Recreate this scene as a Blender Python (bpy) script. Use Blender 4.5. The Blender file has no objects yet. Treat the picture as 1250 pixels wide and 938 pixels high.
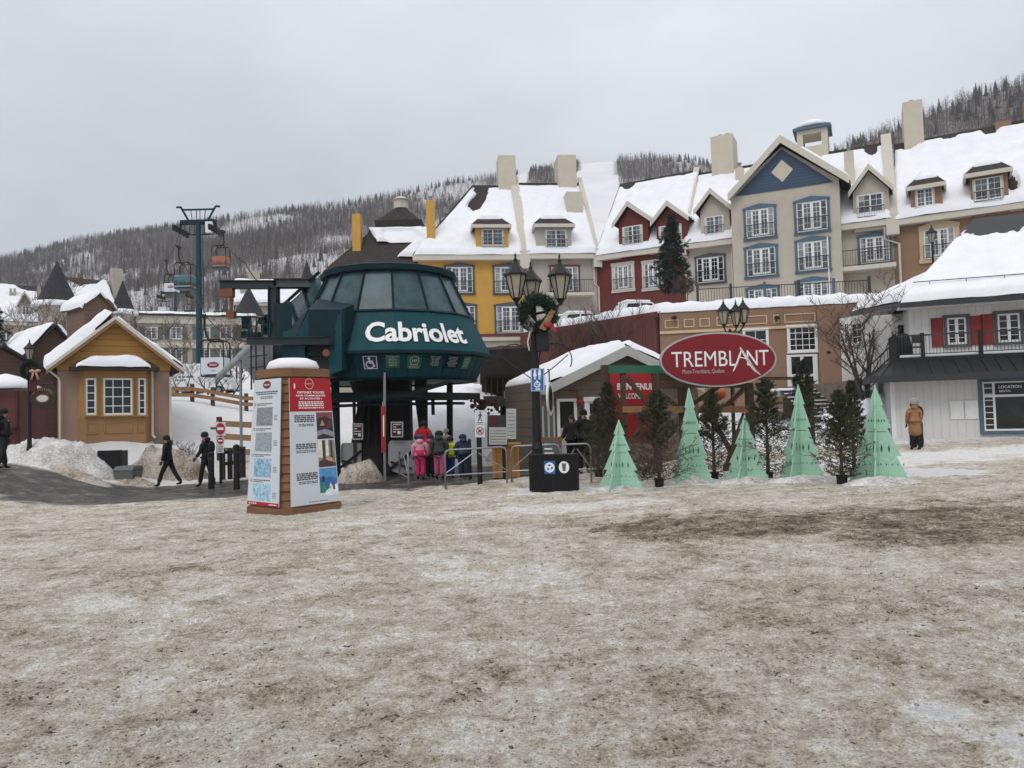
import bpy, bmesh, math, random
import numpy as np
from mathutils import Vector, Matrix
from math import sin, cos, pi, radians, sqrt, atan2

SC = bpy.context.scene
COL = SC.collection
random.seed(7)
rng = np.random.default_rng(11)

# ------------------------------------------------------------------ camera
FPX = 900.0                       # focal length in photo pixels (photo is 1250 x 938)
PITCH, ROLL = radians(2.3), radians(1.5)
CAM = Vector((0, 0, 1.7))
FWD = Vector((0, cos(PITCH), sin(PITCH)))
_u0, _r0 = Vector((0, -sin(PITCH), cos(PITCH))), Vector((1, 0, 0))
UP = _u0 * cos(ROLL) + _r0 * sin(ROLL)
RIGHT = _r0 * cos(ROLL) - _u0 * sin(ROLL)
cd = bpy.data.cameras.new('camera')
cam = bpy.data.objects.new('camera', cd); COL.objects.link(cam)
m3 = Matrix((RIGHT, UP, -FWD)).transposed()
cam.matrix_world = Matrix.Translation(CAM) @ m3.to_4x4()
cd.sensor_fit = 'HORIZONTAL'; cd.sensor_width = 36.0; cd.lens = FPX / 1250 * 36.0
cd.clip_start = 0.1; cd.clip_end = 5000
SC.camera = cam

# ------------------------------------------------------------------ world, sun, exposure
SUN_EL, SUN_AZ = radians(48), radians(205)        # azimuth measured clockwise from +Y
w = bpy.data.worlds.new('World'); SC.world = w; w.use_nodes = True
nt = w.node_tree; nt.nodes.clear()
def wn(t, **k):
    n = nt.nodes.new(t)
    for a, b in k.items(): setattr(n, a, b)
    return n
out = wn('ShaderNodeOutputWorld'); bg = wn('ShaderNodeBackground'); bg.inputs[1].default_value = 0.1
sky = wn('ShaderNodeTexSky', sky_type='NISHITA', sun_disc=False)
sky.sun_elevation = SUN_EL; sky.sun_rotation = SUN_AZ; sky.dust_density = 4.0; sky.air_density = 1.0
hs = wn('ShaderNodeHueSaturation'); hs.inputs['Saturation'].default_value = 0.35
nt.links.new(sky.outputs[0], hs.inputs['Color'])
tc = wn('ShaderNodeTexCoord'); sp = wn('ShaderNodeSeparateXYZ')
nt.links.new(tc.outputs['Generated'], sp.inputs[0])
ramp = wn('ShaderNodeValToRGB')                   # overcast: the zenith about twice the horizon
cr = ramp.color_ramp
cr.elements[0].position = 0.0; cr.elements[0].color = (0.62, 0.685, 0.775, 1)
cr.elements[1].position = 1.0; cr.elements[1].color = (1.25, 1.25, 1.27, 1)
e = cr.elements.new(0.16); e.color = (0.64, 0.70, 0.785, 1)
e = cr.elements.new(0.36); e.color = (0.78, 0.82, 0.88, 1)
nt.links.new(sp.outputs['Z'], ramp.inputs[0])
noi = wn('ShaderNodeTexNoise'); noi.inputs['Scale'].default_value = 1.9; noi.inputs['Detail'].default_value = 5; noi.inputs['Roughness'].default_value = 0.55
mp = wn('ShaderNodeMapping'); mp.inputs['Scale'].default_value = (1, 1, 2.2); mp.inputs['Location'].default_value = (3.1, 1.7, 0.4)
nt.links.new(tc.outputs['Generated'], mp.inputs[0]); nt.links.new(mp.outputs[0], noi.inputs['Vector'])
mr = wn('ShaderNodeMapRange'); mr.inputs[1].default_value = 0.3; mr.inputs[2].default_value = 0.7; mr.inputs[3].default_value = 0.90; mr.inputs[4].default_value = 1.19
nt.links.new(noi.outputs['Fac'], mr.inputs[0])
# the cloud cover is a little brighter towards +X
mx = wn('ShaderNodeMapRange'); mx.inputs[1].default_value = -0.6; mx.inputs[2].default_value = 0.7; mx.inputs[3].default_value = 0.94; mx.inputs[4].default_value = 1.08
nt.links.new(sp.outputs['X'], mx.inputs[0])
mm = wn('ShaderNodeMath', operation='MULTIPLY'); nt.links.new(mr.outputs[0], mm.inputs[0]); nt.links.new(mx.outputs[0], mm.inputs[1])
m10 = wn('ShaderNodeMath', operation='MULTIPLY'); m10.inputs[1].default_value = 9.0; nt.links.new(mm.outputs[0], m10.inputs[0])
vm = wn('ShaderNodeVectorMath', operation='SCALE'); nt.links.new(ramp.outputs[0], vm.inputs[0]); nt.links.new(m10.outputs[0], vm.inputs['Scale'])
mixn = wn('ShaderNodeMixRGB'); mixn.inputs[0].default_value = 0.90
nt.links.new(hs.outputs[0], mixn.inputs[1]); nt.links.new(vm.outputs[0], mixn.inputs[2])
nt.links.new(mixn.outputs[0], bg.inputs[0]); nt.links.new(bg.outputs[0], out.inputs[0])

sd = bpy.data.lights.new('sun', 'SUN'); sd.energy = 0.9; sd.angle = radians(25); sd.color = (1.0, 0.97, 0.93)
sun = bpy.data.objects.new('sun', sd); COL.objects.link(sun)
sdir = Vector((sin(SUN_AZ) * cos(SUN_EL), cos(SUN_AZ) * cos(SUN_EL), sin(SUN_EL)))
sun.rotation_euler = (-sdir).to_track_quat('-Z', 'Y').to_euler(); sun.location = sdir * 100
SC.view_settings.view_transform = 'Standard'; SC.view_settings.look = 'None'
SC.view_settings.exposure = 0.12; SC.view_settings.gamma = 1.0; SC.view_settings.use_curve_mapping = False
SC.cycles.max_bounces = 6; SC.cycles.diffuse_bounces = 3; SC.cycles.glossy_bounces = 3; SC.cycles.transparent_max_bounces = 8
SC.cycles.use_denoising = True

# ------------------------------------------------------------------ pixel <-> place
def ray(px, py):
    return FWD + RIGHT * ((px - 625) / FPX) - UP * ((py - 469) / FPX)
def P(px, py, d):
    r = ray(px, py); return CAM + r * (d / r.y)
def ss(a, b, x):
    t = np.clip((np.asarray(x, float) - a) / (b - a), 0, 1); return t * t * (3 - 2 * t)
def _hash(ix, iy, seed):
    n = (ix.astype(np.int64) * 374761393 + iy.astype(np.int64) * 668265263 + seed * 974711) & 0x7fffffff
    n = ((n ^ (n >> 13)) * 1274126177) & 0x7fffffff
    return ((n ^ (n >> 16)) & 0xffff) / 65535.0
def vnoise(x, y, seed=0):
    x = np.asarray(x, float); y = np.asarray(y, float)
    ix, iy = np.floor(x).astype(np.int64), np.floor(y).astype(np.int64)
    fx, fy = x - ix, y - iy; fx = fx * fx * (3 - 2 * fx); fy = fy * fy * (3 - 2 * fy)
    a, b, c, d = _hash(ix, iy, seed), _hash(ix + 1, iy, seed), _hash(ix, iy + 1, seed), _hash(ix + 1, iy + 1, seed)
    return (a + (b - a) * fx) * (1 - fy) + (c + (d - c) * fx) * fy
def fbm(x, y, seed=0, o=4, g=0.5):
    s, a, t = 0, 1, 0
    x = np.asarray(x, float); y = np.asarray(y, float)
    for k in range(o):
        s = s + a * vnoise(x * 2 ** k + 17 * k, y * 2 ** k - 9 * k, seed + k); t += a; a *= g
    return s / t
def G(x, y):
    """height of the ground"""
    x = np.asarray(x, float); y = np.asarray(y, float)
    xn = np.clip(x, -30, 30)
    z = 0.02 * xn - 0.15 * ss(12, 18, y)
    left = 1 - ss(-1, 7, x - 0.10 * (y - 30))
    rl = 2.9 * ss(27.5, 47, y) + 1.2 * ss(47, 75, y) + 5.5 * ss(72, 112, y)
    rr = 0.75 * ss(25, 38, y) + 0.6 * ss(38, 43, y)
    z = z + left * rl + (1 - left) * rr
    z = z + 1.05 * (1 - ss(-16.5, -11.0, x + 0.15 * (y - 22))) * ss(13, 22, y)
    return z
def onground(px, d):
    py = 505.0
    for _ in range(6):
        p = P(px, py, d); z = float(G(p.x, p.y)); py += (p.z - z) / d * FPX
    p = P(px, py, d); p.z = float(G(p.x, p.y)); return p
def gp(px, py):
    r = ray(px, py); t = 2.0
    while t < 140:
        p = CAM + r * t
        if p.z <= float(G(p.x, p.y)): break
        t += 0.05
    p.z = float(G(p.x, p.y)); return p

# ------------------------------------------------------------------ objects
def link(o, parent=None):
    COL.objects.link(o)
    if parent is not None: o.parent = parent
    return o
def tag(o, label=None, cat=None, group=None, kind=None):
    if label: o['label'] = label
    if cat: o['category'] = cat
    if group: o['group'] = group
    if kind: o['kind'] = kind
    return o
def thing(name, label, cat, loc=(0, 0, 0), rz=0.0, group=None):
    o = bpy.data.objects.new(name, None); o.empty_display_size = 0.3; link(o)
    o.location = loc; o.rotation_euler = (0, 0, rz)
    return tag(o, label, cat, group)
def copy_tree(o, parent=None):
    c = o.copy(); COL.objects.link(c)
    if parent is not None: c.parent = parent
    for ch in list(o.children): copy_tree(ch, c)
    return c

class MB:
    """collects shapes, then links them as one mesh object"""
    def __init__(s): s.v = []; s.f = []; s.mi = []; s.cur = 0
    def add(s, vs, fs):
        b = len(s.v); s.v += [tuple(p) for p in vs]
        for f in fs: s.f.append([i + b for i in f]); s.mi.append(s.cur)
        return s
    def box(s, x0, x1, y0, y1, z0, z1):
        if x0 > x1: x0, x1 = x1, x0
        if y0 > y1: y0, y1 = y1, y0
        if z0 > z1: z0, z1 = z1, z0
        return s.add([(x0,y0,z0),(x1,y0,z0),(x1,y1,z0),(x0,y1,z0),(x0,y0,z1),(x1,y0,z1),(x1,y1,z1),(x0,y1,z1)],
                     [(0,3,2,1),(4,5,6,7),(0,1,5,4),(1,2,6,5),(2,3,7,6),(3,0,4,7)])
    def prism(s, pts, y0, y1):
        """outline (x, z) drawn out along y"""
        n = len(pts)
        a = sum(pts[i][0]*pts[(i+1)%n][1]-pts[(i+1)%n][0]*pts[i][1] for i in range(n))
        if a < 0: pts = pts[::-1]
        if y0 > y1: y0, y1 = y1, y0
        vs = [(x, y0, z) for x, z in pts] + [(x, y1, z) for x, z in pts]
        fs = [list(range(n)), list(range(2*n-1, n-1, -1))] + [[(i+1)%n, i, n+i, n+(i+1)%n] for i in range(n)]
        return s.add(vs, fs)
    def hull4(s, quad, off):
        """a plate: four corners and an offset vector for its thickness"""
        q = [Vector(p) for p in quad]; o = Vector(off)
        vs = q + [p + o for p in q]; n = len(q)
        nrm = (q[1]-q[0]).cross(q[2]-q[0])
        fs = [list(range(n)), list(range(2*n-1, n-1, -1))] + [[(i+1)%n, i, n+i, n+(i+1)%n] for i in range(n)]
        if nrm.dot(o) > 0: fs = [f[::-1] for f in fs]
        return s.add(vs, fs)
    def tube(s, pts, rad, n=6, cap=True):
        pts = [Vector(p) for p in pts]
        if not hasattr(rad, '__len__'): rad = [rad] * len(pts)
        vs = []; fs = []; ref = None
        for i, p in enumerate(pts):
            t = (pts[min(i+1, len(pts)-1)] - pts[max(i-1, 0)])
            if t.length < 1e-9: t = Vector((0,0,1))
            t.normalize()
            if ref is None: ref = Vector((1,0,0)) if abs(t.x) < 0.8 else Vector((0,1,0))
            a = (ref - t * ref.dot(t)).normalized(); b = t.cross(a); ref = a
            for k in range(n):
                q = 2*pi*k/n; vs.append(p + (a*cos(q) + b*sin(q)) * rad[i])
        for i in range(len(pts)-1):
            for k in range(n):
                fs.append((i*n+k, i*n+(k+1)%n, (i+1)*n+(k+1)%n, (i+1)*n+k))
        if cap:
            fs.append(list(range(n-1,-1,-1))); m = (len(pts)-1)*n; fs.append([m+k for k in range(n)])
        return s.add(vs, fs)
    def lathe(s, prof, n=16, c=(0,0,0), ph=0.0, sx=1.0, sy=1.0):
        """profile (r, z) turned round the z axis"""
        c = Vector(c); vs = []; fs = []
        for r, z in prof:
            for k in range(n):
                q = 2*pi*k/n + ph; vs.append((c.x + r*cos(q)*sx, c.y + r*sin(q)*sy, c.z + z))
        for i in range(len(prof)-1):
            for k in range(n):
                fs.append((i*n+k, i*n+(k+1)%n, (i+1)*n+(k+1)%n, (i+1)*n+k))
        fs.append(list(range(n-1,-1,-1))); m = (len(prof)-1)*n; fs.append([m+k for k in range(n)])
        return s.add(vs, fs)
    def ball(s, c, r, n=10, m=7, sc=(1,1,1)):
        c = Vector(c); vs = []; fs = []
        for i in range(m+1):
            t = pi*i/m; t = min(max(t, 0.02), pi-0.02)
            for k in range(n):
                q = 2*pi*k/n; vs.append((c.x+r*sc[0]*sin(t)*cos(q), c.y+r*sc[1]*sin(t)*sin(q), c.z-r*sc[2]*cos(t)))
        for i in range(m):
            for k in range(n): fs.append((i*n+k, i*n+(k+1)%n, (i+1)*n+(k+1)%n, (i+1)*n+k))
        fs.append(list(range(n-1,-1,-1))); fs.append([m*n+k for k in range(n)])
        return s.add(vs, fs)
    def xf(s, M, start=0):
        for i in range(start, len(s.v)): s.v[i] = tuple(M @ Vector(s.v[i]))
        return s
    def build(s, name, mat, parent=None, smooth=False, bevel=0.0, label=None, mod=None):
        me = bpy.data.meshes.new(name); me.from_pydata(s.v, [], s.f); me.update()
        mats = mat if isinstance(mat, (list, tuple)) else [mat]
        for m in mats: me.materials.append(m)
        if len(mats) > 1: me.polygons.foreach_set('material_index', s.mi)
        if smooth: me.polygons.foreach_set('use_smooth', [True]*len(me.polygons))
        o = bpy.data.objects.new(name, me); link(o, parent)
        if bevel:
            b = o.modifiers.new('bevel', 'BEVEL'); b.width = bevel; b.segments = 2; b.limit_method = 'ANGLE'; b.angle_limit = radians(40)
        if label: o['label'] = label
        return o

def np_mesh(name, V, F, mat, parent=None, smooth=False, mi=None):
    """fast mesh from arrays; F is (n, 3) or (n, 4)"""
    V = np.asarray(V, np.float32); F = np.asarray(F, np.int32); k = F.shape[1]
    me = bpy.data.meshes.new(name)
    me.vertices.add(len(V)); me.vertices.foreach_set('co', V.ravel())
    me.loops.add(F.size); me.loops.foreach_set('vertex_index', F.ravel())
    me.polygons.add(len(F)); me.polygons.foreach_set('loop_start', np.arange(0, F.size, k, dtype=np.int32))
    me.polygons.foreach_set('loop_total', np.full(len(F), k, np.int32))
    if smooth: me.polygons.foreach_set('use_smooth', np.ones(len(F), bool))
    for m in (mat if isinstance(mat, (list, tuple)) else [mat]): me.materials.append(m)
    if mi is not None: me.polygons.foreach_set('material_index', np.asarray(mi, np.int32))
    me.update(calc_edges=True); me.validate()
    o = bpy.data.objects.new(name, me); return link(o, parent)

_tc = {}
def text_geo(s, size=1.0, bold=0.0, spacing=1.0, shear=0.0, align='CENTER'):
    """flat outline of some lettering: vertices (x, y) and faces"""
    key = (s, size, bold, spacing, shear, align)
    if key in _tc: return _tc[key]
    c = bpy.data.curves.new('lettering', 'FONT'); c.body = s; c.size = size; c.offset = bold; c.space_character = spacing
    c.shear = shear; c.align_x = align; c.align_y = 'CENTER'; c.resolution_u = 3
    o = bpy.data.objects.new('lettering', c); COL.objects.link(o)
    dg = bpy.context.evaluated_depsgraph_get(); me = bpy.data.meshes.new_from_object(o.evaluated_get(dg))
    vs = [(v.co.x, v.co.y) for v in me.vertices]; fs = [list(p.vertices) for p in me.polygons]
    bpy.data.objects.remove(o); bpy.data.curves.remove(c); bpy.data.meshes.remove(me)
    _tc[key] = (vs, fs); return vs, fs
def text_on(mb, s, fn, width=None, height=None, **k):
    """lettering scaled to a width and height, laid on a surface by fn(x, y) -> point"""
    vs, fs = text_geo(s, **k)
    if not vs: return mb
    xs = [v[0] for v in vs]; ys = [v[1] for v in vs]
    cx, cy = (min(xs)+max(xs))/2, (min(ys)+max(ys))/2
    kx = (width/(max(xs)-min(xs))) if width else 1.0
    ky = (height/(max(ys)-min(ys))) if height else kx
    if not width: kx = ky
    mb.add([fn((x-cx)*kx, (y-cy)*ky) for x, y in vs], fs); return mb

class Face:
    """a flat four-sided panel in space: u to the right, v up, in 0..1"""
    def __init__(s, bl, br, tr, tl):
        s.c = [Vector(p) for p in (bl, br, tr, tl)]
        n = (s.c[1]-s.c[0]).cross(s.c[3]-s.c[0]).normalized(); s.n = n
        s.w = ((s.c[1]-s.c[0]).length + (s.c[2]-s.c[3]).length)/2; s.h = (s.c[3]-s.c[0]).length
    def at(s, u, v, off=0.0):
        a = s.c[0].lerp(s.c[1], u); b = s.c[3].lerp(s.c[2], u); return a.lerp(b, v) + s.n*off
    def plate(s, mb, u0, u1, v0, v1, o0, o1):
        q = [s.at(u0,v0,o0), s.at(u1,v0,o0), s.at(u1,v1,o0), s.at(u0,v1,o0)]
        return mb.hull4(q, s.n*(o1-o0))
    def text(s, mb, t, u, v, wu, hv=None, off=0.01, **k):
        return text_on(mb, t, lambda x, y: s.at(u + x/s.w, v + y/s.h, off), width=wu*s.w, height=(hv*s.h if hv else None), **k)
    def poly(s, mb, pts, off):
        mb.add([s.at(u, v, off) for u, v in pts], [list(range(len(pts)))]); return mb
    def disc(s, mb, u, v, r, off, n=20, sy=1.0):
        return s.poly(mb, [(u + r*cos(2*pi*k/n)/s.w, v + r*sy*sin(2*pi*k/n)/s.h) for k in range(n)], off)
    def ring(s, mb, u, v, r0, r1, off, n=28):
        vs = []; fs = []
        for k in range(n):
            q = 2*pi*k/n
            for r in (r0, r1): vs.append(s.at(u + r*cos(q)/s.w, v + r*sin(q)/s.h, off))
        for k in range(n):
            a, b = 2*k, 2*((k+1)%n); fs.append((a, a+1, b+1, b))
        return mb.add(vs, fs)

class Frame:
    """an upright face of a building: x along it, y into the building, z up"""
    def __init__(s, pxl, dl, pxr, dr, z0=0.0, py=480):
        a, b = P(pxl, py, dl), P(pxr, py, dr)
        s.A = Vector((a.x, a.y, z0)); e = Vector((b.x-a.x, b.y-a.y)); s.L = e.length
        s.rz = atan2(e.y, e.x); s.M = Matrix.Translation(s.A) @ Matrix.Rotation(s.rz, 4, 'Z'); s.Mi = s.M.inverted()
    def loc(s, px, py, y=0.0):
        o = s.Mi @ CAM; d = (s.Mi.to_3x3() @ ray(px, py)); t = (y - o.y)/d.y
        return (o.x + t*d.x, o.z + t*d.z)
    def rect(s, x0, y0, x1, y1, y=0.0):
        mx, my = (x0+x1)/2, (y0+y1)/2
        return (s.loc(x0, my, y)[0], s.loc(x1, my, y)[0], s.loc(mx, y1, y)[1], s.loc(mx, y0, y)[1])
    def thing(s, name, label, cat, group=None):
        return thing(name, label, cat, s.A, s.rz, group)
# ------------------------------------------------------------------ materials
def hx(h):
    h = h.lstrip('#'); c = [int(h[i:i+2], 16)/255 for i in (0, 2, 4)]
    return tuple(x/12.92 if x <= 0.04045 else ((x+0.055)/1.055)**2.4 for x in c)
class NM:
    def __init__(s, name):
        s.m = bpy.data.materials.new(name); s.m.use_nodes = True; s.t = s.m.node_tree
        s.b = s.t.nodes['Principled BSDF']; s._co = None
    def n(s, t, **k):
        n = s.t.nodes.new(t)
        for a, v in k.items(): setattr(n, a, v)
        return n
    def l(s, a, b): s.t.links.new(a, b)
    def co(s):
        if s._co is None: s._co = s.n('ShaderNodeTexCoord')
        return s._co.outputs['Object']
    def noise(s, scale, detail=4, rough=0.55, stretch=None, dist=0.0):
        n = s.n('ShaderNodeTexNoise'); n.inputs['Scale'].default_value = scale; n.inputs['Detail'].default_value = detail
        n.inputs['Roughness'].default_value = rough; n.inputs['Distortion'].default_value = dist
        if stretch:
            mp = s.n('ShaderNodeMapping'); mp.inputs['Scale'].default_value = stretch; s.l(s.co(), mp.inputs[0]); s.l(mp.outputs[0], n.inputs['Vector'])
        else: s.l(s.co(), n.inputs['Vector'])
        return n.outputs['Fac']
    def rng(s, x, a, b, c, d):
        m = s.n('ShaderNodeMapRange'); m.inputs[1].default_value = a; m.inputs[2].default_value = b
        m.inputs[3].default_value = c; m.inputs[4].default_value = d; s.l(x, m.inputs[0]); return m.outputs[0]
    def math(s, op, a, b=None):
        m = s.n('ShaderNodeMath', operation=op)
        for i, q in enumerate((a, b)):
            if q is None: continue
            if isinstance(q, (int, float)): m.inputs[i].default_value = q
            else: s.l(q, m.inputs[i])
        return m.outputs[0]
    def mix(s, f, a, b, mode='MIX'):
        m = s.n('ShaderNodeMixRGB', blend_type=mode)
        for i, q in enumerate((f, a, b)):
            if isinstance(q, (int, float)): m.inputs[i].default_value = q
            elif isinstance(q, tuple): m.inputs[i].default_value = (*q[:3], 1)
            else: s.l(q, m.inputs[i])
        return m.outputs[0]
    def bump(s, h, strength=0.3, dist=0.02, chain=None):
        b = s.n('ShaderNodeBump'); b.inputs['Strength'].default_value = strength; b.inputs['Distance'].default_value = dist
        s.l(h, b.inputs['Height'])
        if chain is not None: s.l(chain, b.inputs['Normal'])
        return b.outputs[0]
    def attr(s, name):
        a = s.n('ShaderNodeAttribute', attribute_name=name); return a.outputs['Fac']
def mat(name, c, rough=0.8, var=0.12, scale=3.0, bump=0.0, bscale=30.0, bdist=0.01, metal=0.0, dirt=0.0, spec=None, stretch=None):
    q = NM(name); c = hx(c) if isinstance(c, str) else c
    f = q.noise(scale, 5, 0.6, stretch)
    lo = tuple(x*(1-var) for x in c); hi = tuple(min(1, x*(1+var)) for x in c)
    col = q.mix(q.rng(f, 0.3, 0.7, 0, 1), lo, hi)
    if dirt:
        d = q.rng(q.noise(scale*0.35, 6, 0.7), 0.48, 0.75, 0, dirt)
        col = q.mix(d, col, tuple(x*0.45 for x in c))
    q.l(col, q.b.inputs['Base Color']); q.b.inputs['Roughness'].default_value = rough; q.b.inputs['Metallic'].default_value = metal
    if spec is not None: q.b.inputs['Specular IOR Level'].default_value = spec
    if bump: q.l(q.bump(q.noise(bscale, 4, 0.6, stretch), bump, bdist), q.b.inputs['Normal'])
    return q.m
def siding(name, c, board=0.2, axis='Z', var=0.12, rough=0.75, groove=0.55):
    """boards: a shadowless groove line every board width, each board a little different"""
    q = NM(name); c = hx(c) if isinstance(c, str) else c
    s = q.n('ShaderNodeSeparateXYZ'); q.l(q.co(), s.inputs[0]); z = s.outputs[axis]
    t = q.math('DIVIDE', z, board); fr = q.math('FRACT', t); fl = q.math('FLOOR', t)
    wn_ = q.n('ShaderNodeTexWhiteNoise', noise_dimensions='1D'); q.l(fl, wn_.inputs['W'])
    f = q.noise(2.5, 5, 0.6)
    v = q.math('ADD', q.math('MULTIPLY', f, 0.7), q.math('MULTIPLY', wn_.outputs['Value'], 0.3))
    col = q.mix(v, tuple(x*(1-var*1.5) for x in c), tuple(min(1, x*(1+var*1.5)) for x in c))
    g = q.math('LESS_THAN', fr, 0.09)
    col = q.mix(q.math('MULTIPLY', g, groove), col, tuple(x*0.25 for x in c))
    q.l(col, q.b.inputs['Base Color']); q.b.inputs['Roughness'].default_value = rough
    q.l(q.bump(fr, 0.9, 0.03), q.b.inputs['Normal'])
    return q.m
def bricks(name, c1, c2, mortar, scale=1.0, w=0.3, h=0.14, rough=0.9, bump=0.5, plane='XZ'):
    q = NM(name); b = q.n('ShaderNodeTexBrick'); b.inputs['Scale'].default_value = scale
    b.inputs['Brick Width'].default_value = w; b.inputs['Row Height'].default_value = h; b.inputs['Mortar Size'].default_value = 0.015
    for i, c in enumerate((c1, c2, mortar)): b.inputs[i+1].default_value = (*hx(c), 1)
    s = q.n('ShaderNodeSeparateXYZ'); cb = q.n('ShaderNodeCombineXYZ'); q.l(q.co(), s.inputs[0])
    q.l(q.math('ADD', s.outputs['X'], s.outputs['Y']), cb.inputs[0]); q.l(s.outputs['Z'], cb.inputs[1]); q.l(cb.outputs[0], b.inputs['Vector'])
    f = q.noise(6, 5, 0.6)
    q.l(q.mix(q.rng(f, 0.3, 0.7, 0.55, 1.0), (0, 0, 0), b.outputs['Color']), q.b.inputs['Base Color'])
    q.b.inputs['Roughness'].default_value = rough
    q.l(q.bump(b.outputs['Fac'], -bump, 0.02), q.b.inputs['Normal'])
    return q.m

def snow_mat(name='snow', c=(0.80, 0.81, 0.84), grit=0.0):
    q = NM(name); f = q.noise(1.3, 6, 0.6); g = q.noise(14, 5, 0.65)
    col = q.mix(q.rng(f, 0.3, 0.7, 0, 1), tuple(x*0.95 for x in c), tuple(min(1, x*1.04) for x in c))
    if grit:
        d = q.math('ADD', q.math('MULTIPLY', f, 0.6), q.math('MULTIPLY', g, 0.6))
        col = q.mix(q.rng(d, 0.50, 0.74, 0, grit), col, hx('#6d5c49'))
        col = q.mix(q.rng(q.noise(55, 3, 0.7), 0.64, 0.74, 0, grit*0.8), col, hx('#3d342b'))
    q.l(col, q.b.inputs['Base Color']); q.b.inputs['Roughness'].default_value = 0.85; q.b.inputs['Specular IOR Level'].default_value = 0.2
    b1 = q.bump(f, 0.5, 0.12); q.l(q.bump(g, 0.35, 0.03, b1), q.b.inputs['Normal'])
    return q.m
def glass_mat(name, c='#20262b', rough=0.06, spec=0.6, var=0.5):
    """window glass seen from outside by day: dark room behind, sky in the reflection"""
    q = NM(name); c = hx(c)
    f = q.noise(1.4, 3, 0.6)
    q.l(q.mix(q.rng(f, 0.35, 0.65, 0, 1), tuple(x*(1-var) for x in c), tuple(x*(1+var*1.6) for x in c)), q.b.inputs['Base Color'])
    q.b.inputs['Roughness'].default_value = rough; q.b.inputs['Specular IOR Level'].default_value = spec
    q.l(q.bump(q.noise(0.8, 2, 0.5), 0.15, 0.05), q.b.inputs['Normal'])
    return q.m
MAT = {}
MAT['snow'] = snow_mat()
MAT['bank'] = snow_mat('bank_snow', (0.72, 0.71, 0.71), 0.75)
MAT['dirtybank'] = snow_mat('dirty_bank_snow', (0.50, 0.46, 0.41), 1.0)
MAT['yellow'] = mat('yellow_stucco', '#bf9344', 0.9, 0.07, 1.2, 0.15, 60, dirt=0.12)
MAT['grey_stucco'] = mat('grey_stucco', '#aaa199', 0.9, 0.06, 1.2, 0.15, 60, dirt=0.12)
MAT['red_siding'] = siding('red_boards', '#682726', 0.16)
MAT['cream'] = mat('cream_stucco', '#b3aa9c', 0.9, 0.06, 1.2, 0.15, 60, dirt=0.12)
MAT['cream2'] = mat('pale_cream_stucco', '#bfb6a5', 0.9, 0.06, 1.2, 0.15, 60)
MAT['blue'] = siding('blue_boards', '#3b4e63', 0.22)
MAT['blue_trim'] = mat('blue_trim', '#4a5f70', 0.7, 0.06, 4)
MAT['slate_trim'] = mat('slate_trim', '#4b4d50', 0.7, 0.06, 4)
MAT['red_trim'] = mat('red_trim', '#6a2f2c', 0.7, 0.06, 4)
MAT['tan_trim'] = mat('tan_trim', '#bca98a', 0.8, 0.06, 4)
MAT['brown_stucco'] = mat('brown_stucco', '#8a6c57', 0.9, 0.07, 1.2, 0.15, 60, dirt=0.15)
MAT['tan_stucco'] = mat('tan_stucco', '#886d58', 0.9, 0.08, 0.9, 0.15, 60, dirt=0.2)
MAT['tan_line'] = mat('tan_moulding', '#c4a98a', 0.8, 0.06, 3)
MAT['maroon'] = mat('maroon_stucco', '#5a3230', 0.9, 0.08, 1.0, 0.1, 40, dirt=0.2)
MAT['white_paint'] = mat('white_paint', '#dcdcdb', 0.6, 0.04, 3)
MAT['white_siding'] = siding('white_boards', '#cfcdc9', 0.28, 'X', 0.03, groove=0.2)
MAT['cream_board'] = mat('cream_trim', '#c2bbae', 0.7, 0.05, 4)
MAT['glass'] = glass_mat('window_glass', '#4b5155')
MAT['glass_dark'] = glass_mat('dark_window_glass', '#191b1c', 0.05, 0.5, 0.4)
MAT['curtain'] = mat('curtain', '#b7b5b0', 0.9, 0.1, 5)
MAT['shingle'] = bricks('roof_shingles', '#453b36', '#352d29', '#211d1b', 1.0, 0.35, 0.16, plane='XZ')
MAT['slate'] = bricks('slate_shingles', '#34353c', '#292a31', '#1a1a1f', 1.0, 0.4, 0.2)
MAT['black_metal'] = mat('black_iron', '#141516', 0.5, 0.2, 8, spec=0.35)
MAT['rail'] = mat('dark_railing', '#2a2d30', 0.6, 0.15, 8)
MAT['steel'] = mat('galvanised_steel', '#8d9093', 0.45, 0.12, 9, metal=0.7)
MAT['green_metal'] = mat('dark_green_paint', '#16434a', 0.6, 0.12, 1.5, spec=0.15, dirt=0.25)
MAT['green_metal2'] = mat('deep_green_paint', '#0e282e', 0.6, 0.12, 2.5, spec=0.15)
MAT['navy_beam'] = mat('dark_blue_green_steel', '#12252c', 0.55, 0.12, 3)
MAT['dark'] = mat('dark_machinery_and_shade', '#15130f', 0.8, 0.35, 4, 0.3, 20)
MAT['dark_brown'] = mat('dark_timber', '#33281f', 0.85, 0.25, 4, 0.3, 18, stretch=(1, 1, 0.2))
MAT['orange'] = mat('rusty_paint', '#6e4023', 0.6, 0.2, 5)
MAT['wood'] = mat('cedar_shingle', '#7e5b41', 0.85, 0.3, 5, 0.4, 22, 0.008, dirt=0.3)
MAT['wood_trim'] = mat('cedar_board', '#7a573d', 0.8, 0.2, 3, 0.3, 20, stretch=(0.3, 0.3, 3))
MAT['timber'] = mat('brown_timber', '#4a3727', 0.85, 0.25, 3, 0.3, 14, stretch=(2, 2, 0.3), dirt=0.3)
MAT['pale_timber'] = mat('pale_timber', '#8b6a4a', 0.85, 0.2, 3, 0.3, 14, dirt=0.2)
MAT['poster'] = mat('white_poster', '#c9d0d6', 0.35, 0.02, 2, spec=0.4)
MAT['poster_red'] = mat('red_poster', '#a3161f', 0.4, 0.04, 2, spec=0.35)
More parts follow.
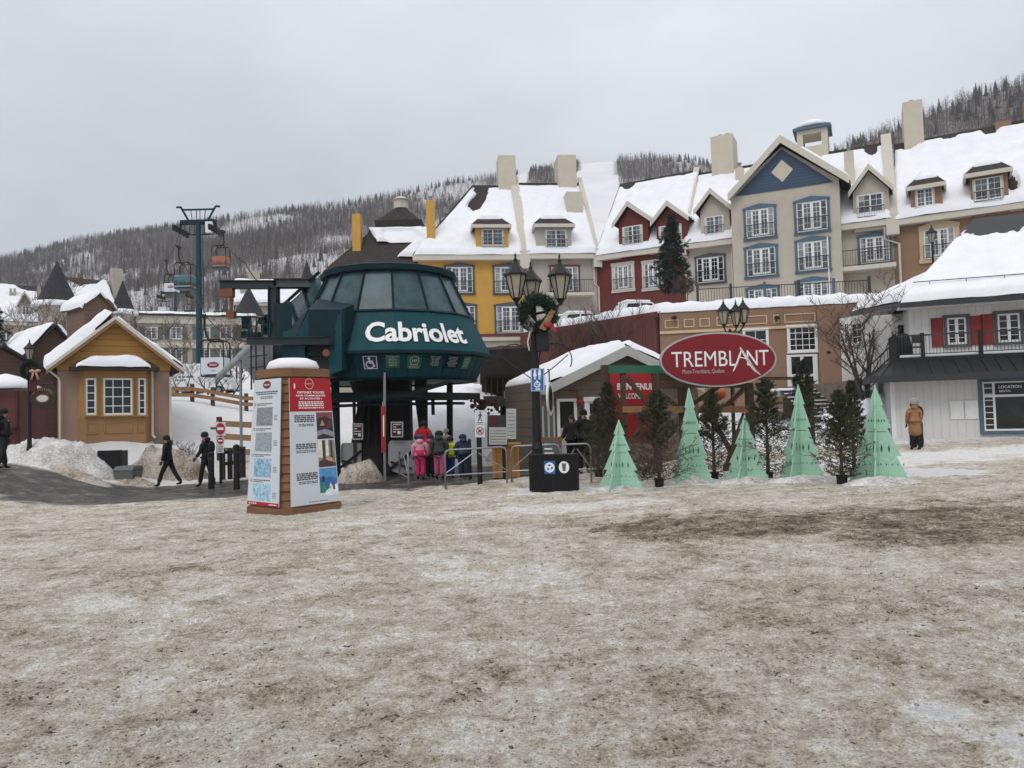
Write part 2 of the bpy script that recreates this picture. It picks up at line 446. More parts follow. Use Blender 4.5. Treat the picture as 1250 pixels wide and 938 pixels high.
MAT['ink'] = mat('black_ink', '#23252a', 0.6, 0.05, 2)
MAT['white_ink'] = mat('white_ink', '#e6e6e6', 0.6, 0.02, 2)
MAT['sign_red'] = mat('red_sign', '#7a1620', 0.45, 0.05, 1.5, spec=0.35)
MAT['red'] = mat('red_paint', '#a51d24', 0.6, 0.08, 2)
MAT['shutter'] = mat('red_shutter', '#7e2422', 0.7, 0.08, 3)
MAT['sign_blue'] = mat('blue_sign', '#1f5f9d', 0.45, 0.04, 2)
MAT['navy'] = mat('navy_sign', '#1c2c58', 0.5, 0.04, 2)
MAT['sign_green'] = mat('green_sign', '#1f5f45', 0.5, 0.06, 3)
MAT['mint'] = mat('mint_paint', '#9fc6b1', 0.7, 0.06, 2.0, 0.1, 25, dirt=0.10)
MAT['mint_dark'] = mat('mint_cutout', '#2d5f46', 0.8, 0.1, 3)
MAT['mint_light'] = mat('pale_mint_line', '#a5d8bb', 0.7, 0.05, 3)
MAT['lamp_glass'] = mat('frosted_lamp_glass', '#9a9484', 0.4, 0.15, 6)
MAT['needle'] = mat('conifer_needles', (0.030, 0.048, 0.022), 0.75, 0.5, 3)
MAT['needle_dry'] = mat('brown_needles', (0.07, 0.06, 0.03), 0.8, 0.4, 5)
MAT['spruce'] = mat('spruce_needles', (0.022, 0.034, 0.026), 0.75, 0.4, 1.5)
MAT['bark'] = mat('bark', '#4a4039', 0.9, 0.25, 6)
MAT['twig'] = mat('bare_twigs', '#54463e', 0.9, 0.25, 3)
MAT['far_twig'] = mat('far_bare_wood', (0.118, 0.096, 0.088), 0.9, 0.35, 0.02)
MAT['far_pine'] = mat('far_conifers', (0.05, 0.052, 0.046), 0.9, 0.3, 0.03)
MAT['gold_board'] = siding('ochre_boards', '#a67a3c', 0.27, 'Z', 0.1)
MAT['ochre_trim'] = mat('ochre_trim', '#a07a45', 0.7, 0.08, 3)
MAT['pinkbrown'] = mat('pinkish_stucco', '#9a8070', 0.9, 0.08, 1.0, 0.15, 50, dirt=0.15)
MAT['pinkbrown2'] = mat('brown_panel', '#92714f', 0.85, 0.08, 2)
MAT['gutter'] = mat('pale_gutter', '#c9c4ba', 0.55, 0.06, 3)
MAT['brown_board'] = siding('brown_boards', '#6e5749', 0.25)
MAT['dkbrown_board'] = siding('dark_red_brown_boards', '#50382f', 0.22)
MAT['hut_board'] = siding('grey_brown_boards', '#6d6153', 0.3)
MAT['fascia_grey'] = mat('grey_fascia', '#a9a9a6', 0.7, 0.06, 3)
MAT['ochre'] = mat('ochre_timber', '#a9783a', 0.8, 0.18, 3, 0.25, 14)
MAT['stone'] = mat('rough_stone', '#6d6258', 0.95, 0.35, 3, 0.8, 6, 0.05)
MAT['concrete'] = mat('concrete', '#8c8780', 0.9, 0.12, 1.5, 0.2, 30)
MAT['seam_metal'] = mat('black_standing_seam', '#1a1c1f', 0.45, 0.12, 3, spec=0.4)
MAT['bin'] = mat('black_bin', '#121314', 0.5, 0.2, 6, spec=0.35)
MAT['grey_plastic'] = mat('grey_plastic', '#585b5c', 0.6, 0.08, 3)
MAT['wreath'] = mat('wreath_needles', (0.014, 0.035, 0.018), 0.7, 0.5, 14)
MAT['bow'] = mat('red_ribbon', '#8f1a22', 0.55, 0.1, 5)
MAT['skin'] = mat('skin', '#b98a72', 0.6, 0.06, 8)
MAT['shutter_green'] = mat('grey_green_shutter', '#59615c', 0.8, 0.06, 3)
MAT['stonewash'] = mat('pale_grey_stucco', '#a59c90', 0.9, 0.08, 1.0, dirt=0.15)
MAT['rock_red'] = mat('dark_red_panel', '#4a1f1f', 0.85, 0.15, 2)
MAT['tarp'] = mat('clear_grey_tarp', '#7c8386', 0.4, 0.25, 2.0, 0.3, 3, 0.05)
MAT['rubber'] = mat('black_rubber', '#101010', 0.8, 0.15, 5)
MAT['van'] = mat('white_van_paint', '#d3d5d7', 0.35, 0.03, 2, spec=0.5)

MAT['station_glass'] = glass_mat('lift_station_glass', '#2f454a', 0.25, 0.3, 0.35)
MAT['flag_red'] = mat('red_banner', '#8f1a22', 0.7, 0.08, 3)
MAT['grey_panel'] = mat('grey_plastic_panel', '#8a8d8e', 0.6, 0.08, 2)
MAT['dark_fascia'] = mat('dark_fascia', '#2b2e32', 0.7, 0.08, 3)
MAT['curtain_behind_glass'] = glass_mat('curtain_behind_glass', '#8b8c8a', 0.12, 0.5, 0.2)
# ------------------------------------------------------------------ ground
def proj(X, Y, Z):
    """photo pixel of places on the ground (used to lay out where dirt and wet asphalt lie)"""
    dx, dy, dz = X - CAM.x, Y - CAM.y, Z - CAM.z
    f = dx*FWD.x + dy*FWD.y + dz*FWD.z; f = np.where(f < 0.3, 0.3, f)
    return 625 + FPX*(dx*RIGHT.x+dy*RIGHT.y+dz*RIGHT.z)/f, 469 - FPX*(dx*UP.x+dy*UP.y+dz*UP.z)/f
def build_ground():
    us = np.concatenate([[-7, -3.5, -1.8, -1.2], np.linspace(-1, 1, 560), [1.2, 1.8, 3.5, 7]])
    ys = np.concatenate([[-60, -30, -12, -4, 0, 1.2], 2.0*np.exp(np.linspace(0, np.log(60/2.0), 560)), np.linspace(61, 150, 60), [170]])
    Yg, Ug = np.meshgrid(ys, us, indexing='ij')
    X = Ug * (5.0 + 0.86*np.maximum(Yg, 0)); Y = Yg
    Z = G(X, Y)
    px, py = proj(X, Y, Z)
    # masks, each a patch of the plaza with its own ragged edge
    n1 = fbm(X*0.5, Y*0.5, 3, 5) - 0.5; n2 = fbm(X*2.2, Y*2.2, 8, 4) - 0.5
    wob = n1*3.4 + n2*2.2
    # wet asphalt lane along the left and under the lift station
    xs = [-400, 0, 150, 300, 420, 560, 640, 700]; lo = [626, 612, 608, 604, 601, 597, 590, 580]
    low = np.interp(px, xs, lo)
    dW = np.interp(px, xs, [15, 18.5, 19.0, 19.3, 19.6, 20.0, 21.5, 25])
    wet = ss(-0.25, 0.5, Y - dW + wob*0.5) * (1 - ss(1.8, 2.6, X + 0.0*Y)) * (1 - ss(26.3, 27.4, Y + wob*0.4))
    wet *= ss(-60, -40, X)
    bound = np.interp(X, [-30, -16.5, -14.5, -12.5, -10, -7], [19.5, 22.4, 22.2, 22.8, 24.2, 27])
    wet *= 1 - ss(-0.3, 0.5, Y - bound - 1.2 + wob*0.3)
    # dark gritty tracks across the right of the plaza
    def swath(x0, y0, x1, y1, wd):
        t = np.clip(((X-x0)*(x1-x0)+(Y-y0)*(y1-y0))/((x1-x0)**2+(y1-y0)**2), 0, 1)
        d = np.hypot(X-(x0+t*(x1-x0)), Y-(y0+t*(y1-y0)))
        return 1 - ss(0.35*wd, 1.15*wd, d + wob*0.55)
    dark = np.maximum.reduce([swath(2.2, 10.4, 9, 10.2, 1.5), swath(5.0, 9.2, 12, 8.8, 1.4)*0.9, swath(1.0, 11.2, 20, 12.2, 0.9)*0.45,
                              swath(2.0, 6.0, 5.0, 6.4, 0.5)*0.35, swath(-6, 9.5, -3, 9.0, 0.6)*0.3])
    # trodden white snow
    clean = np.maximum.reduce([swath(0.8, 17.6, 10.5, 17.6, 0.9), swath(8, 21, 24, 24.5, 2.2)*0.7, swath(2.6, 3.6, 3.6, 4.2, 0.45)*0.8,
                               swath(-4.2, 7.3, -3.2, 7.0, 0.6)*0.25, swath(-0.9, 8.3, 0.0, 7.4, 0.6)*0.22, swath(-2.5, 12.5, 2, 13.5, 0.7)*0.4])
    field = ss(26.5, 29.5, Y + wob*0.35)
    field = np.maximum(field, 1 - ss(-0.6, 0.5, bound + 1.2 - Y + wob*0.3) * 1.0) * (Y > 17)
    field = np.where(X < -40, (Y > 22)*1.0, field)
    clean = np.maximum(clean, field)
    # footprints, ruts, crusts
    near = 1 - ss(30, 45, Y)
    lump = (fbm(X*0.7, Y*0.7, 21, 3)-0.5)*0.07 + (fbm(X*3.3, Y*3.3, 31, 3)-0.5)*0.065 + (fbm(X*9, Y*9, 41, 3)-0.5)*0.042
    ridg = np.abs(fbm(X*5.0, Y*5.0, 51, 3)-0.5)
    lump = lump - 0.03*np.clip(0.10-ridg, 0, 1)*6*ss(0.45, 0.6, fbm(X*0.6, Y*0.6, 61, 3))
    Z = Z + lump*(1-0.85*wet)*near + field*(fbm(X*0.35, Y*0.35, 71, 4)-0.5)*0.35*ss(27, 32, Y) - 0.02*wet
    R_, C_ = X.shape
    V = np.stack([X, Y, Z], -1).reshape(-1, 3)
    i = np.arange(R_*C_).reshape(R_, C_)
    F = np.stack([i[:-1, :-1], i[:-1, 1:], i[1:, 1:], i[1:, :-1]], -1).reshape(-1, 4)
    q = NM('trodden_snow')
    big = q.noise(0.45, 6, 0.62); main = q.noise(1.7, 12, 0.74); mid = q.noise(2.3, 5, 0.65); fin = q.noise(9, 9, 0.75); speck = q.noise(38, 4, 0.75)
    streak = q.noise(0.9, 8, 0.68, (0.7, 2.6, 1), 0.5)
    wt, dk, cl = q.attr('wet'), q.attr('dark'), q.attr('clean')
    s = q.math('ADD', q.math('ADD', q.math('MULTIPLY', big, 0.25), q.math('MULTIPLY', main, 0.95)), q.math('ADD', q.math('MULTIPLY', fin, 1.1), q.math('MULTIPLY', streak, 0.4)))
    s = q.math('ADD', s, q.math('SUBTRACT', q.math('MULTIPLY', cl, 0.42), q.math('MULTIPLY', dk, 0.22)))
    cr = q.n('ShaderNodeValToRGB'); q.l(q.rng(s, 0.835, 1.75, 0, 1), cr.inputs[0])
    els = cr.color_ramp.elements; els[0].position = 0.0; els[0].color = (*hx('#4b4136'), 1); els[1].position = 1.0; els[1].color = (*hx('#e6e6e8'), 1)
    for p_, c_ in ((0.22, '#736858'), (0.36, '#9d9382'), (0.47, '#b8ae9f'), (0.60, '#cac2b5'), (0.74, '#dad6cf'), (0.86, '#e6e4e1')):
        e = els.new(p_); e.color = (*hx(c_), 1)
    col = cr.outputs[0]
    g1 = q.noise(62, 3, 0.8); g2 = q.noise(26, 4, 0.75)
    grain = q.math('MULTIPLY', q.rng(g1, 0.32, 0.66, 0.72, 1.42), q.rng(g2, 0.32, 0.66, 0.80, 1.28))
    col = q.mix(1.0, col, grain, 'MULTIPLY')
    dens = q.math('ADD', q.math('MULTIPLY', q.math('SUBTRACT', 0.5, main), 0.30), q.math('MULTIPLY', q.math('SUBTRACT', dk, cl), 0.07))
    grit = q.rng(q.math('ADD', q.noise(48, 3, 0.75), dens), 0.575, 0.635, 0, 0.75)
    col = q.mix(grit, col, hx('#40372c'))
    sp2 = q.rng(q.math('ADD', q.noise(17, 2, 0.6), dens), 0.675, 0.705, 0, 0.9); col = q.mix(q.math('MULTIPLY', sp2, q.math('SUBTRACT', 1.0, cl)), col, hx('#352c23'))
    fresh = q.rng(q.math('ADD', cl, q.math('MULTIPLY', q.math('SUBTRACT', main, 0.5), 1.2)), 0.62, 1.0, 0, 0.85); col = q.mix(fresh, col, (0.74, 0.74, 0.745))
    asph = q.mix(q.rng(mid, 0.3, 0.7, 0, 1), (0.028, 0.028, 0.029), (0.062, 0.059, 0.056))
    slush = q.rng(q.math('ADD', main, q.math('MULTIPLY', fin, 0.5)), 0.74, 0.98, 0, 0.55)
    asph = q.mix(slush, asph, hx('#a79d8d'))
    col = q.mix(wt, col, asph)
    q.l(col, q.b.inputs['Base Color'])
    rough = q.mix(wt, (0.85,)*3, q.mix(q.rng(mid, 0.4, 0.6, 0, 1), (0.28,)*3, (0.65,)*3)); q.l(rough, q.b.inputs['Roughness'])
    q.b.inputs['Specular IOR Level'].default_value = 0.25
    hgt = q.math('ADD', q.math('MULTIPLY', main, 0.8), q.math('ADD', q.math('MULTIPLY', fin, 0.7), q.math('MULTIPLY', speck, 0.3)))
    hgt = q.math('MULTIPLY', hgt, q.math('SUBTRACT', 1.0, q.math('MULTIPLY', wt, 0.8)))
    q.l(q.bump(hgt, 1.0, 0.10), q.b.inputs['Normal'])
    o = np_mesh('plaza_ground', V, F, q.m, smooth=True)
    for nm_, a in (('wet', wet), ('dark', dark), ('clean', clean)):
        at = o.data.attributes.new(nm_, 'FLOAT', 'POINT'); at.data.foreach_set('value', np.clip(a, 0, 1).ravel().astype(np.float32))
    tag(o, kind='structure')
build_ground()

# ------------------------------------------------------------------ mountain
RX = [-500, -200, 0, 60, 100, 180, 230, 270, 350, 430, 500, 560, 610, 650, 690, 705, 755, 800, 850, 868, 885, 930, 985, 1030, 1090, 1150, 1200, 1250, 1330, 1600]
RY = [350, 330, 313, 298, 288, 277, 270, 263, 252, 243, 229, 216, 211, 203, 196, 194, 191, 186, 190, 198, 212, 232, 205, 178, 155, 129, 110, 96, 80, 40]
def ridge_d(px): return 620 - 290*ss(880, 985, px)
MD0 = 118.0
def hill(px, d):
    """place on the hillside: pixel column and distance -> world point arrays"""
    px = np.asarray(px, float); D = ridge_d(px); ry = np.interp(px, RX, RY) + 6
    r0 = RIGHT; k = (px-625)/FPX; m = (ry-469)/FPX
    dirx = FWD.x + r0.x*k - UP.x*m; diry = FWD.y + r0.y*k - UP.y*m; dirz = FWD.z + r0.z*k - UP.z*m
    zr = CAM.z + dirz*(D/diry)
    x = dirx/diry*d
    z0 = 9.0 + 2.0*ss(500, 900, px)
    t = np.clip((d - MD0)/(D - MD0), 0, 1.35)
    z = z0 + (zr - z0)*np.where(t <= 1, 0.72*t + 0.28*t*t, 1 - 0.6*(t-1))
    z = z + (fbm(x*0.012, d*0.012, 5, 4)-0.5)*14*np.clip(t, 0, 1)*(1-np.clip(t, 0, 1))*2.2
    return x, z
def trail(px, d):
    """the cleared ski runs"""
    D = ridge_d(px); t = (d-MD0)/(D-MD0)
    a = (np.abs(px - (731 - (1-t)*26)) < (22 + (1-t)*34)) & (px < 850) & (t > 0.25)
    b = (np.abs(px - (640 - (1-t)*50)) < 8 + (1-t)*10) & (t > 0.5)
    return a | b
def build_mountain():
    cols = np.arange(-520, 1621, 7.0); tt = np.concatenate([np.linspace(0, 1, 80), [1.06, 1.15, 1.35]])
    Pg, Tg = np.meshgrid(cols, tt, indexing='xy')
    D = ridge_d(Pg); d = MD0 + (D-MD0)*Tg
    X, Z = hill(Pg, d)
    R_, C_ = X.shape; V = np.stack([X, d, Z], -1).reshape(-1, 3); i = np.arange(R_*C_).reshape(R_, C_)
    F = np.stack([i[:-1, :-1], i[:-1, 1:], i[1:, 1:], i[1:, :-1]], -1).reshape(-1, 4)
    q = NM('hill_snow'); f = q.noise(0.02, 6, 0.65); g = q.noise(0.35, 4, 0.7)
    fl = q.attr('forest')
    base = q.mix(q.rng(f, 0.35, 0.65, 0, 1), (0.70, 0.70, 0.73), (0.80, 0.80, 0.83))
    floor = q.mix(q.rng(g, 0.35, 0.62, 0, 1), hx('#4a423f'), hx('#948e8c'))      # leaf litter and brush between the trunks
    q.l(q.mix(fl, base, floor), q.b.inputs['Base Color']); q.b.inputs['Roughness'].default_value = 0.9
    o = np_mesh('mountain', V, F, q.m, smooth=True); tag(o, kind='structure')
    fa = np.where(trail(Pg, d), 0.0, 1.0) * (0.35 + 0.65*ss(0.40, 0.58, fbm(X*0.02+3, d*0.014, 9, 4)))
    fa *= ss(118, 150, d)
    at = o.data.attributes.new('forest', 'FLOAT', 'POINT'); at.data.foreach_set('value', fa.ravel().astype(np.float32))
build_mountain()

def bare_template(seed, h=9.0):
    r = np.random.default_rng(seed); T = []
    def blade(a, b, wd):
        a, b = np.array(a), np.array(b); ax = b-a; s = np.cross(ax, r.normal(size=3)); s = s/np.linalg.norm(s)*wd/2
        T.append([a-s, a+s, b])
    for q in range(2):
        s = np.array([cos(q*1.57), sin(q*1.57), 0])*0.13
        T.append([-s, s, np.array([0, 0, h*0.97])])
    for k in range(13):
        z = h*(0.14 + 0.78*k/13 + r.uniform(-.03, .03)); az = r.uniform(0, 6.28); L = h*r.uniform(0.18, 0.30)*(1.25-z/h*0.7)
        a = np.array([0, 0, z]); b = a + np.array([cos(az)*0.62, sin(az)*0.62, 0.85])*L
        blade(a, b, 0.11)
        for m in range(3):
            c = a + (b-a)*r.uniform(0.3, 0.8); e = c + (np.array([cos(az+r.normal()*0.9)*0.7, sin(az+r.normal()*0.9)*0.7, 0.8]))*L*0.5
            blade(c, e, 0.075)
    return np.array(T)
def pine_template(seed, h=11.0):
    r = np.random.default_rng(seed); T = []
    for k in range(9):
        z = h*(0.06 + 0.86*k/9); R_ = h*0.17*(1-k/9.5)
        n = 7
        for j in range(n):
            a = 2*pi*j/n + k*0.6 + r.uniform(-.2, .2); rr = R_*r.uniform(0.7, 1.2)
            tip = np.array([cos(a)*rr, sin(a)*rr, z-h*0.03*r.uniform(0, 1.5)])
            s = np.array([-sin(a), cos(a), 0])*rr*0.42
            top = np.array([0, 0, z+h*0.16]); T.append([tip-s*0.9+np.array([0,0,h*0.02]), tip, top]); T.append([tip, tip+s*0.9+np.array([0,0,h*0.02]), top])
    return np.array(T)
def scatter(templ, x, y, z, s, rot, pick):
    Vs = []
    for t in range(len(templ)):
        m = np.where(pick == t)[0]
        if not len(m): continue
        T = templ[t]                                    # (n, 3, 3)
        c, sn = np.cos(rot[m]), np.sin(rot[m])
        px_ = T[None, ..., 0]*c[:, None, None] - T[None, ..., 1]*sn[:, None, None]
        py_ = T[None, ..., 0]*sn[:, None, None] + T[None, ..., 1]*c[:, None, None]
        k = s[m][:, None, None]
        Vs.append(np.stack([px_*k + x[m][:, None, None], py_*k + y[m][:, None, None], T[None, ..., 2]*k + z[m][:, None, None]], -1).reshape(-1, 3))
    V = np.concatenate(Vs); return V, np.arange(len(V)).reshape(-1, 3)
def build_forest():
    n = 60000
    px = rng.uniform(-90, 1340, n); u = rng.uniform(0, 1, n)
    D = ridge_d(px); d0 = 135.0
    d = np.sqrt(d0**2 + u*((D*1.03)**2 - d0**2))
    keep = rng.uniform(0, 1, n) < (0.45+0.55*(D > 500)) * 1.0
    keep &= ~trail(px, d)
    x, z = hill(px, d)
    dens = ss(0.36, 0.56, fbm(x*0.02+3, d*0.014, 9, 4))
    keep &= rng.uniform(0, 1, n) < 0.30 + 0.70*dens
    keep &= ~((px > 400) & (px < 1000) & (d < 260))     # that part of the slope is behind the hotels
    px, d, x, z, D = px[keep], d[keep], x[keep], z[keep], D[keep]; m = len(px)
    t = (d-MD0)/(D-MD0)
    pine = rng.uniform(0, 1, m) < 0.02 + 0.26*ss(0.93, 1.0, t)*(fbm(px*0.02, px*0, 4, 3) > 0.45) + 0.07*(fbm(x*0.03, d*0.02, 13, 3) > 0.60)
    s = rng.uniform(0.45, 0.88, m); rot = rng.uniform(0, 6.28, m)
    b = ~pine
    V, F = scatter([bare_template(k, 9.0) for k in range(6)], x[b], d[b], z[b]-0.3, s[b], rot[b], rng.integers(0, 6, b.sum()))
    tag(np_mesh('bare_forest', V, F, MAT['far_twig']), 'leafless grey brown forest covering the mountainside behind the village', 'forest', kind='stuff')
    V, F = scatter([pine_template(k, 9.0) for k in range(4)], x[pine], d[pine], z[pine]-0.3, s[pine], rot[pine], rng.integers(0, 4, pine.sum()))
    tag(np_mesh('conifer_forest', V, F, MAT['far_pine']), 'dark conifers scattered along the mountain ridge among the bare forest', 'forest', kind='stuff')
build_forest()
# ------------------------------------------------------------------ building helpers
def snow_sheet(parent, c00, c10, c11, c01, th=0.3, nu=60, nv=24, bare=(), seed=1, name='snow', lip=0.12, ragged=0.5, m=None, edge=(0.3, 0.3, 0.35, 0.3)):
    """a blanket of snow on a roof plane; c00-c10 is the eave, c01-c11 the top; bare = (u, v, ru, rv) patches"""
    c = [np.array(p, float) for p in (c00, c10, c11, c01)]
    nrm = np.cross(c[1]-c[0], c[3]-c[0]); nrm /= np.linalg.norm(nrm)
    if nrm[2] < 0: nrm = -nrm
    U, V = np.meshgrid(np.linspace(0, 1, nu), np.linspace(0, 1, nv), indexing='xy')
    Pp = (c[0]*(1-U)[..., None] + c[1]*U[..., None])*(1-V)[..., None] + (c[3]*(1-U)[..., None] + c[2]*U[..., None])*V[..., None]
    Lu = np.linalg.norm(c[1]-c[0]); Lv = np.linalg.norm(c[3]-c[0])
    n1 = fbm(U*Lu*0.5+seed, V*Lv*0.5, seed, 4) - 0.5; n2 = fbm(U*Lu*2.0, V*Lv*2.0, seed+5, 3) - 0.5
    t = th*(1 + n1*0.8) + n2*0.06
    el, er, et, eb = edge
    wob = n1*1.2*ragged
    d = np.minimum.reduce([U*Lu/el + wob, (1-U)*Lu/er + wob, (1-V)*Lv/et + wob*0.5 + 0.1, V*Lv/eb + 0.15 + wob*0.4])
    t = t*np.sqrt(np.clip(d, 0, 1)) - 0.06*(d <= 0.02)
    for (bu, bv, ru, rv) in bare:
        q = np.sqrt(((U-bu)/ru)**2 + ((V-bv)/rv)**2) + n1*1.1 + n2*0.4
        k = ss(0.85, 1.15, q); t = t*k - 0.08*(1-k)
    Pp = Pp + nrm*t[..., None]
    Pp[0] = Pp[0] - np.array([0, 0, lip])           # the lip hangs over the eave
    i = np.arange(nu*nv).reshape(nv, nu)
    F = np.stack([i[:-1, :-1], i[:-1, 1:], i[1:, 1:], i[1:, :-1]], -1).reshape(-1, 4)
    return np_mesh(name, Pp.reshape(-1, 3), F, m or MAT['snow'], parent, smooth=True)

def window(parent, x0, x1, z0, z1, y=0.0, trim='slate_trim', kind='french', top='ped', rail=0.45, frame='white_paint', tw=0.13, glass='glass', name='window', sub=True):
    """a window set into a wall facing -y"""
    b = MB()
    b.box(x0-tw, x0, y-0.09, y-0.002, z0, z1); b.box(x1, x1+tw, y-0.09, y-0.002, z0, z1)
    b.box(x0-tw-0.05, x1+tw+0.05, y-0.13, y-0.002, z0-tw, z0)
    if top == 'ped':
        mx = (x0+x1)/2
        b.prism([(x0-tw-0.04, z1), (x1+tw+0.04, z1), (x1+tw+0.04, z1+tw*0.8), (mx, z1+tw*2.1), (x0-tw-0.04, z1+tw*0.8)], y-0.12, y-0.002)
    elif top: b.box(x0-tw-0.04, x1+tw+0.04, y-0.12, y-0.002, z1, z1+tw*1.2)
    wnd = b.build(name, MAT[trim], parent)
    f = MB(); W = x1-x0; fw = 0.07
    def bar(a, c, e, g, dp=0.05): f.box(a, c, y-dp, y-0.012, e, g)
    bar(x0, x0+fw, z0, z1); bar(x1-fw, x1, z0, z1); bar(x0+fw, x1-fw, z1-fw, z1, 0.055); bar(x0+fw, x1-fw, z0, z0+fw*1.3, 0.055)
    if kind == 'french':
        sw = W*0.17                                    # side lights, then two leaves
        cols = [x0+fw+sw, (x0+x1)/2, x1-fw-sw]
        for k, c in enumerate(cols):
            hw = 0.035 if k != 1 else 0.05
            bar(c-hw, c+hw, z0+fw*1.3, z1-fw, 0.06)
        for a, c in ((cols[0]+0.035, cols[1]-0.05), (cols[1]+0.05, cols[2]-0.035)):
            bar(a, a+0.05, z0+fw*1.3, z1-fw, 0.045); bar(c-0.05, c, z0+fw*1.3, z1-fw, 0.045)
            bar(a+0.05, c-0.05, z0+fw*1.3, z0+0.26, 0.044); bar(a+0.05, c-0.05, z1-fw-0.07, z1-fw, 0.044)
            bar((a+c)/2-0.014, (a+c)/2+0.014, z0+0.26, z1-fw-0.07, 0.03)
            for k in range(1, 5):
                zz = z0+0.26 + (z1-z0-0.26-fw)*k/5; bar(a+0.05, c-0.05, zz-0.014, zz+0.014, 0.028)
        for a, c in ((x0+fw, cols[0]-0.035), (cols[2]+0.035, x1-fw)):
            for k in range(1, 4):
                zz = z0 + (z1-z0)*k/4; bar(a, c, zz-0.014, zz+0.014, 0.03)
    elif kind == 'pair':
        c = (x0+x1)/2; bar(c-0.05, c+0.05, z0+fw*1.3, z1-fw, 0.06)
        for a, e in ((x0+fw, c-0.05), (c+0.05, x1-fw)):
            for k in range(1, 4):
                zz = z0 + (z1-z0)*k/4; bar(a, e, zz-0.014, zz+0.014, 0.03)
            bar((a+e)/2-0.012, (a+e)/2+0.012, z0+fw*1.3, z1-fw, 0.028)
    elif kind == 'two':
        c = (x0+x1)/2; bar(c-0.06, c+0.06, z0+fw*1.3, z1-fw, 0.06)
        for a, e in ((x0+fw, c-0.06), (c+0.06, x1-fw)):
            for k in range(1, 4):
                zz = z0 + (z1-z0)*k/4; bar(a, e, zz-0.012, zz+0.012, 0.03)
    elif isinstance(kind, tuple):
        nx, nz = kind
        for k in range(1, nx):
            c = x0 + W*k/nx; bar(c-0.018, c+0.018, z0+fw*1.3, z1-fw, 0.03)
        for k in range(1, nz):
            c = z0 + (z1-z0)*k/nz; bar(x0+fw, x1-fw, c-0.018, c+0.018, 0.028)
    f.build('frame', MAT[frame], wnd)
    g = MB(); g.box(x0+0.01, x1-0.01, y-0.02, y-0.004, z0+0.01, z1-0.01); g.build('pane', MAT[glass], wnd)
    r = random.Random(int((x0*7.3+z0*13.1+y*3.7)*100))
    if glass == 'glass' and r.random() < 0.75:
        W = x1-x0; a, c = r.uniform(0.05, 0.35), r.uniform(0.05, 0.35); zt = z1-0.02; zb = z0+0.05 if r.random() < 0.7 else z1-(z1-z0)*r.uniform(0.25, 0.5)
        for q0, q1 in ((x0+0.02, x0+W*a), (x1-W*c, x1-0.02)): cv = MB(); cv.box(q0, q1, y-0.0205, y-0.006, zb, zt); cv.build('curtain', MAT['curtain_behind_glass'], wnd)
    if rail:
        r = MB(); zr = z0 + (z1-z0)*rail
        railing(r, x0-0.05, x1+0.05, y-0.26, z0-0.02, zr); r.box(x0-0.05, x0-0.02, y-0.26, y, zr-0.04, zr); r.box(x1+0.02, x1+0.05, y-0.26, y, zr-0.04, zr)
        r.build('railing', MAT['rail'], wnd)
    return wnd
def railing(r, x0, x1, y, z0, z1, sp=0.15, t=0.018):
    r.box(x0, x1, y-0.025, y+0.025, z1-0.05, z1); r.box(x0, x1, y-0.02, y+0.02, z0+0.06, z0+0.10)
    n = max(2, int((x1-x0)/sp))
    for k in range(n+1):
        c = x0 + (x1-x0)*k/n; r.box(c-t/2, c+t/2, y-t/2, y+t/2, z0+0.10, z1-0.05)
def chimney(parent, x0, x1, y0, y1, z0, z1, m='cream2', flues=1, cap=True, slant=0.0):
    b = MB()
    b.add([(x0,y0,z0),(x1,y0,z0),(x1,y1,z0),(x0,y1,z0),(x0,y0,z1-slant),(x1,y0,z1),(x1,y1,z1),(x0,y1,z1-slant)],
          [(0,3,2,1),(4,5,6,7),(0,1,5,4),(1,2,6,5),(2,3,7,6),(3,0,4,7)])
    ch = b.build('chimney', MAT[m], parent, bevel=0.03)
    for k in range(flues):
        f = MB(); cx = x0 + (x1-x0)*(k+1)/(flues+1)
        f.lathe([(0.12, z1-0.02), (0.12, z1+0.35), (0.2, z1+0.36), (0.2, z1+0.42), (0.02, z1+0.5)], 8, (cx, (y0+y1)/2, 0)); f.build('flue', MAT['steel'], ch)
    return ch
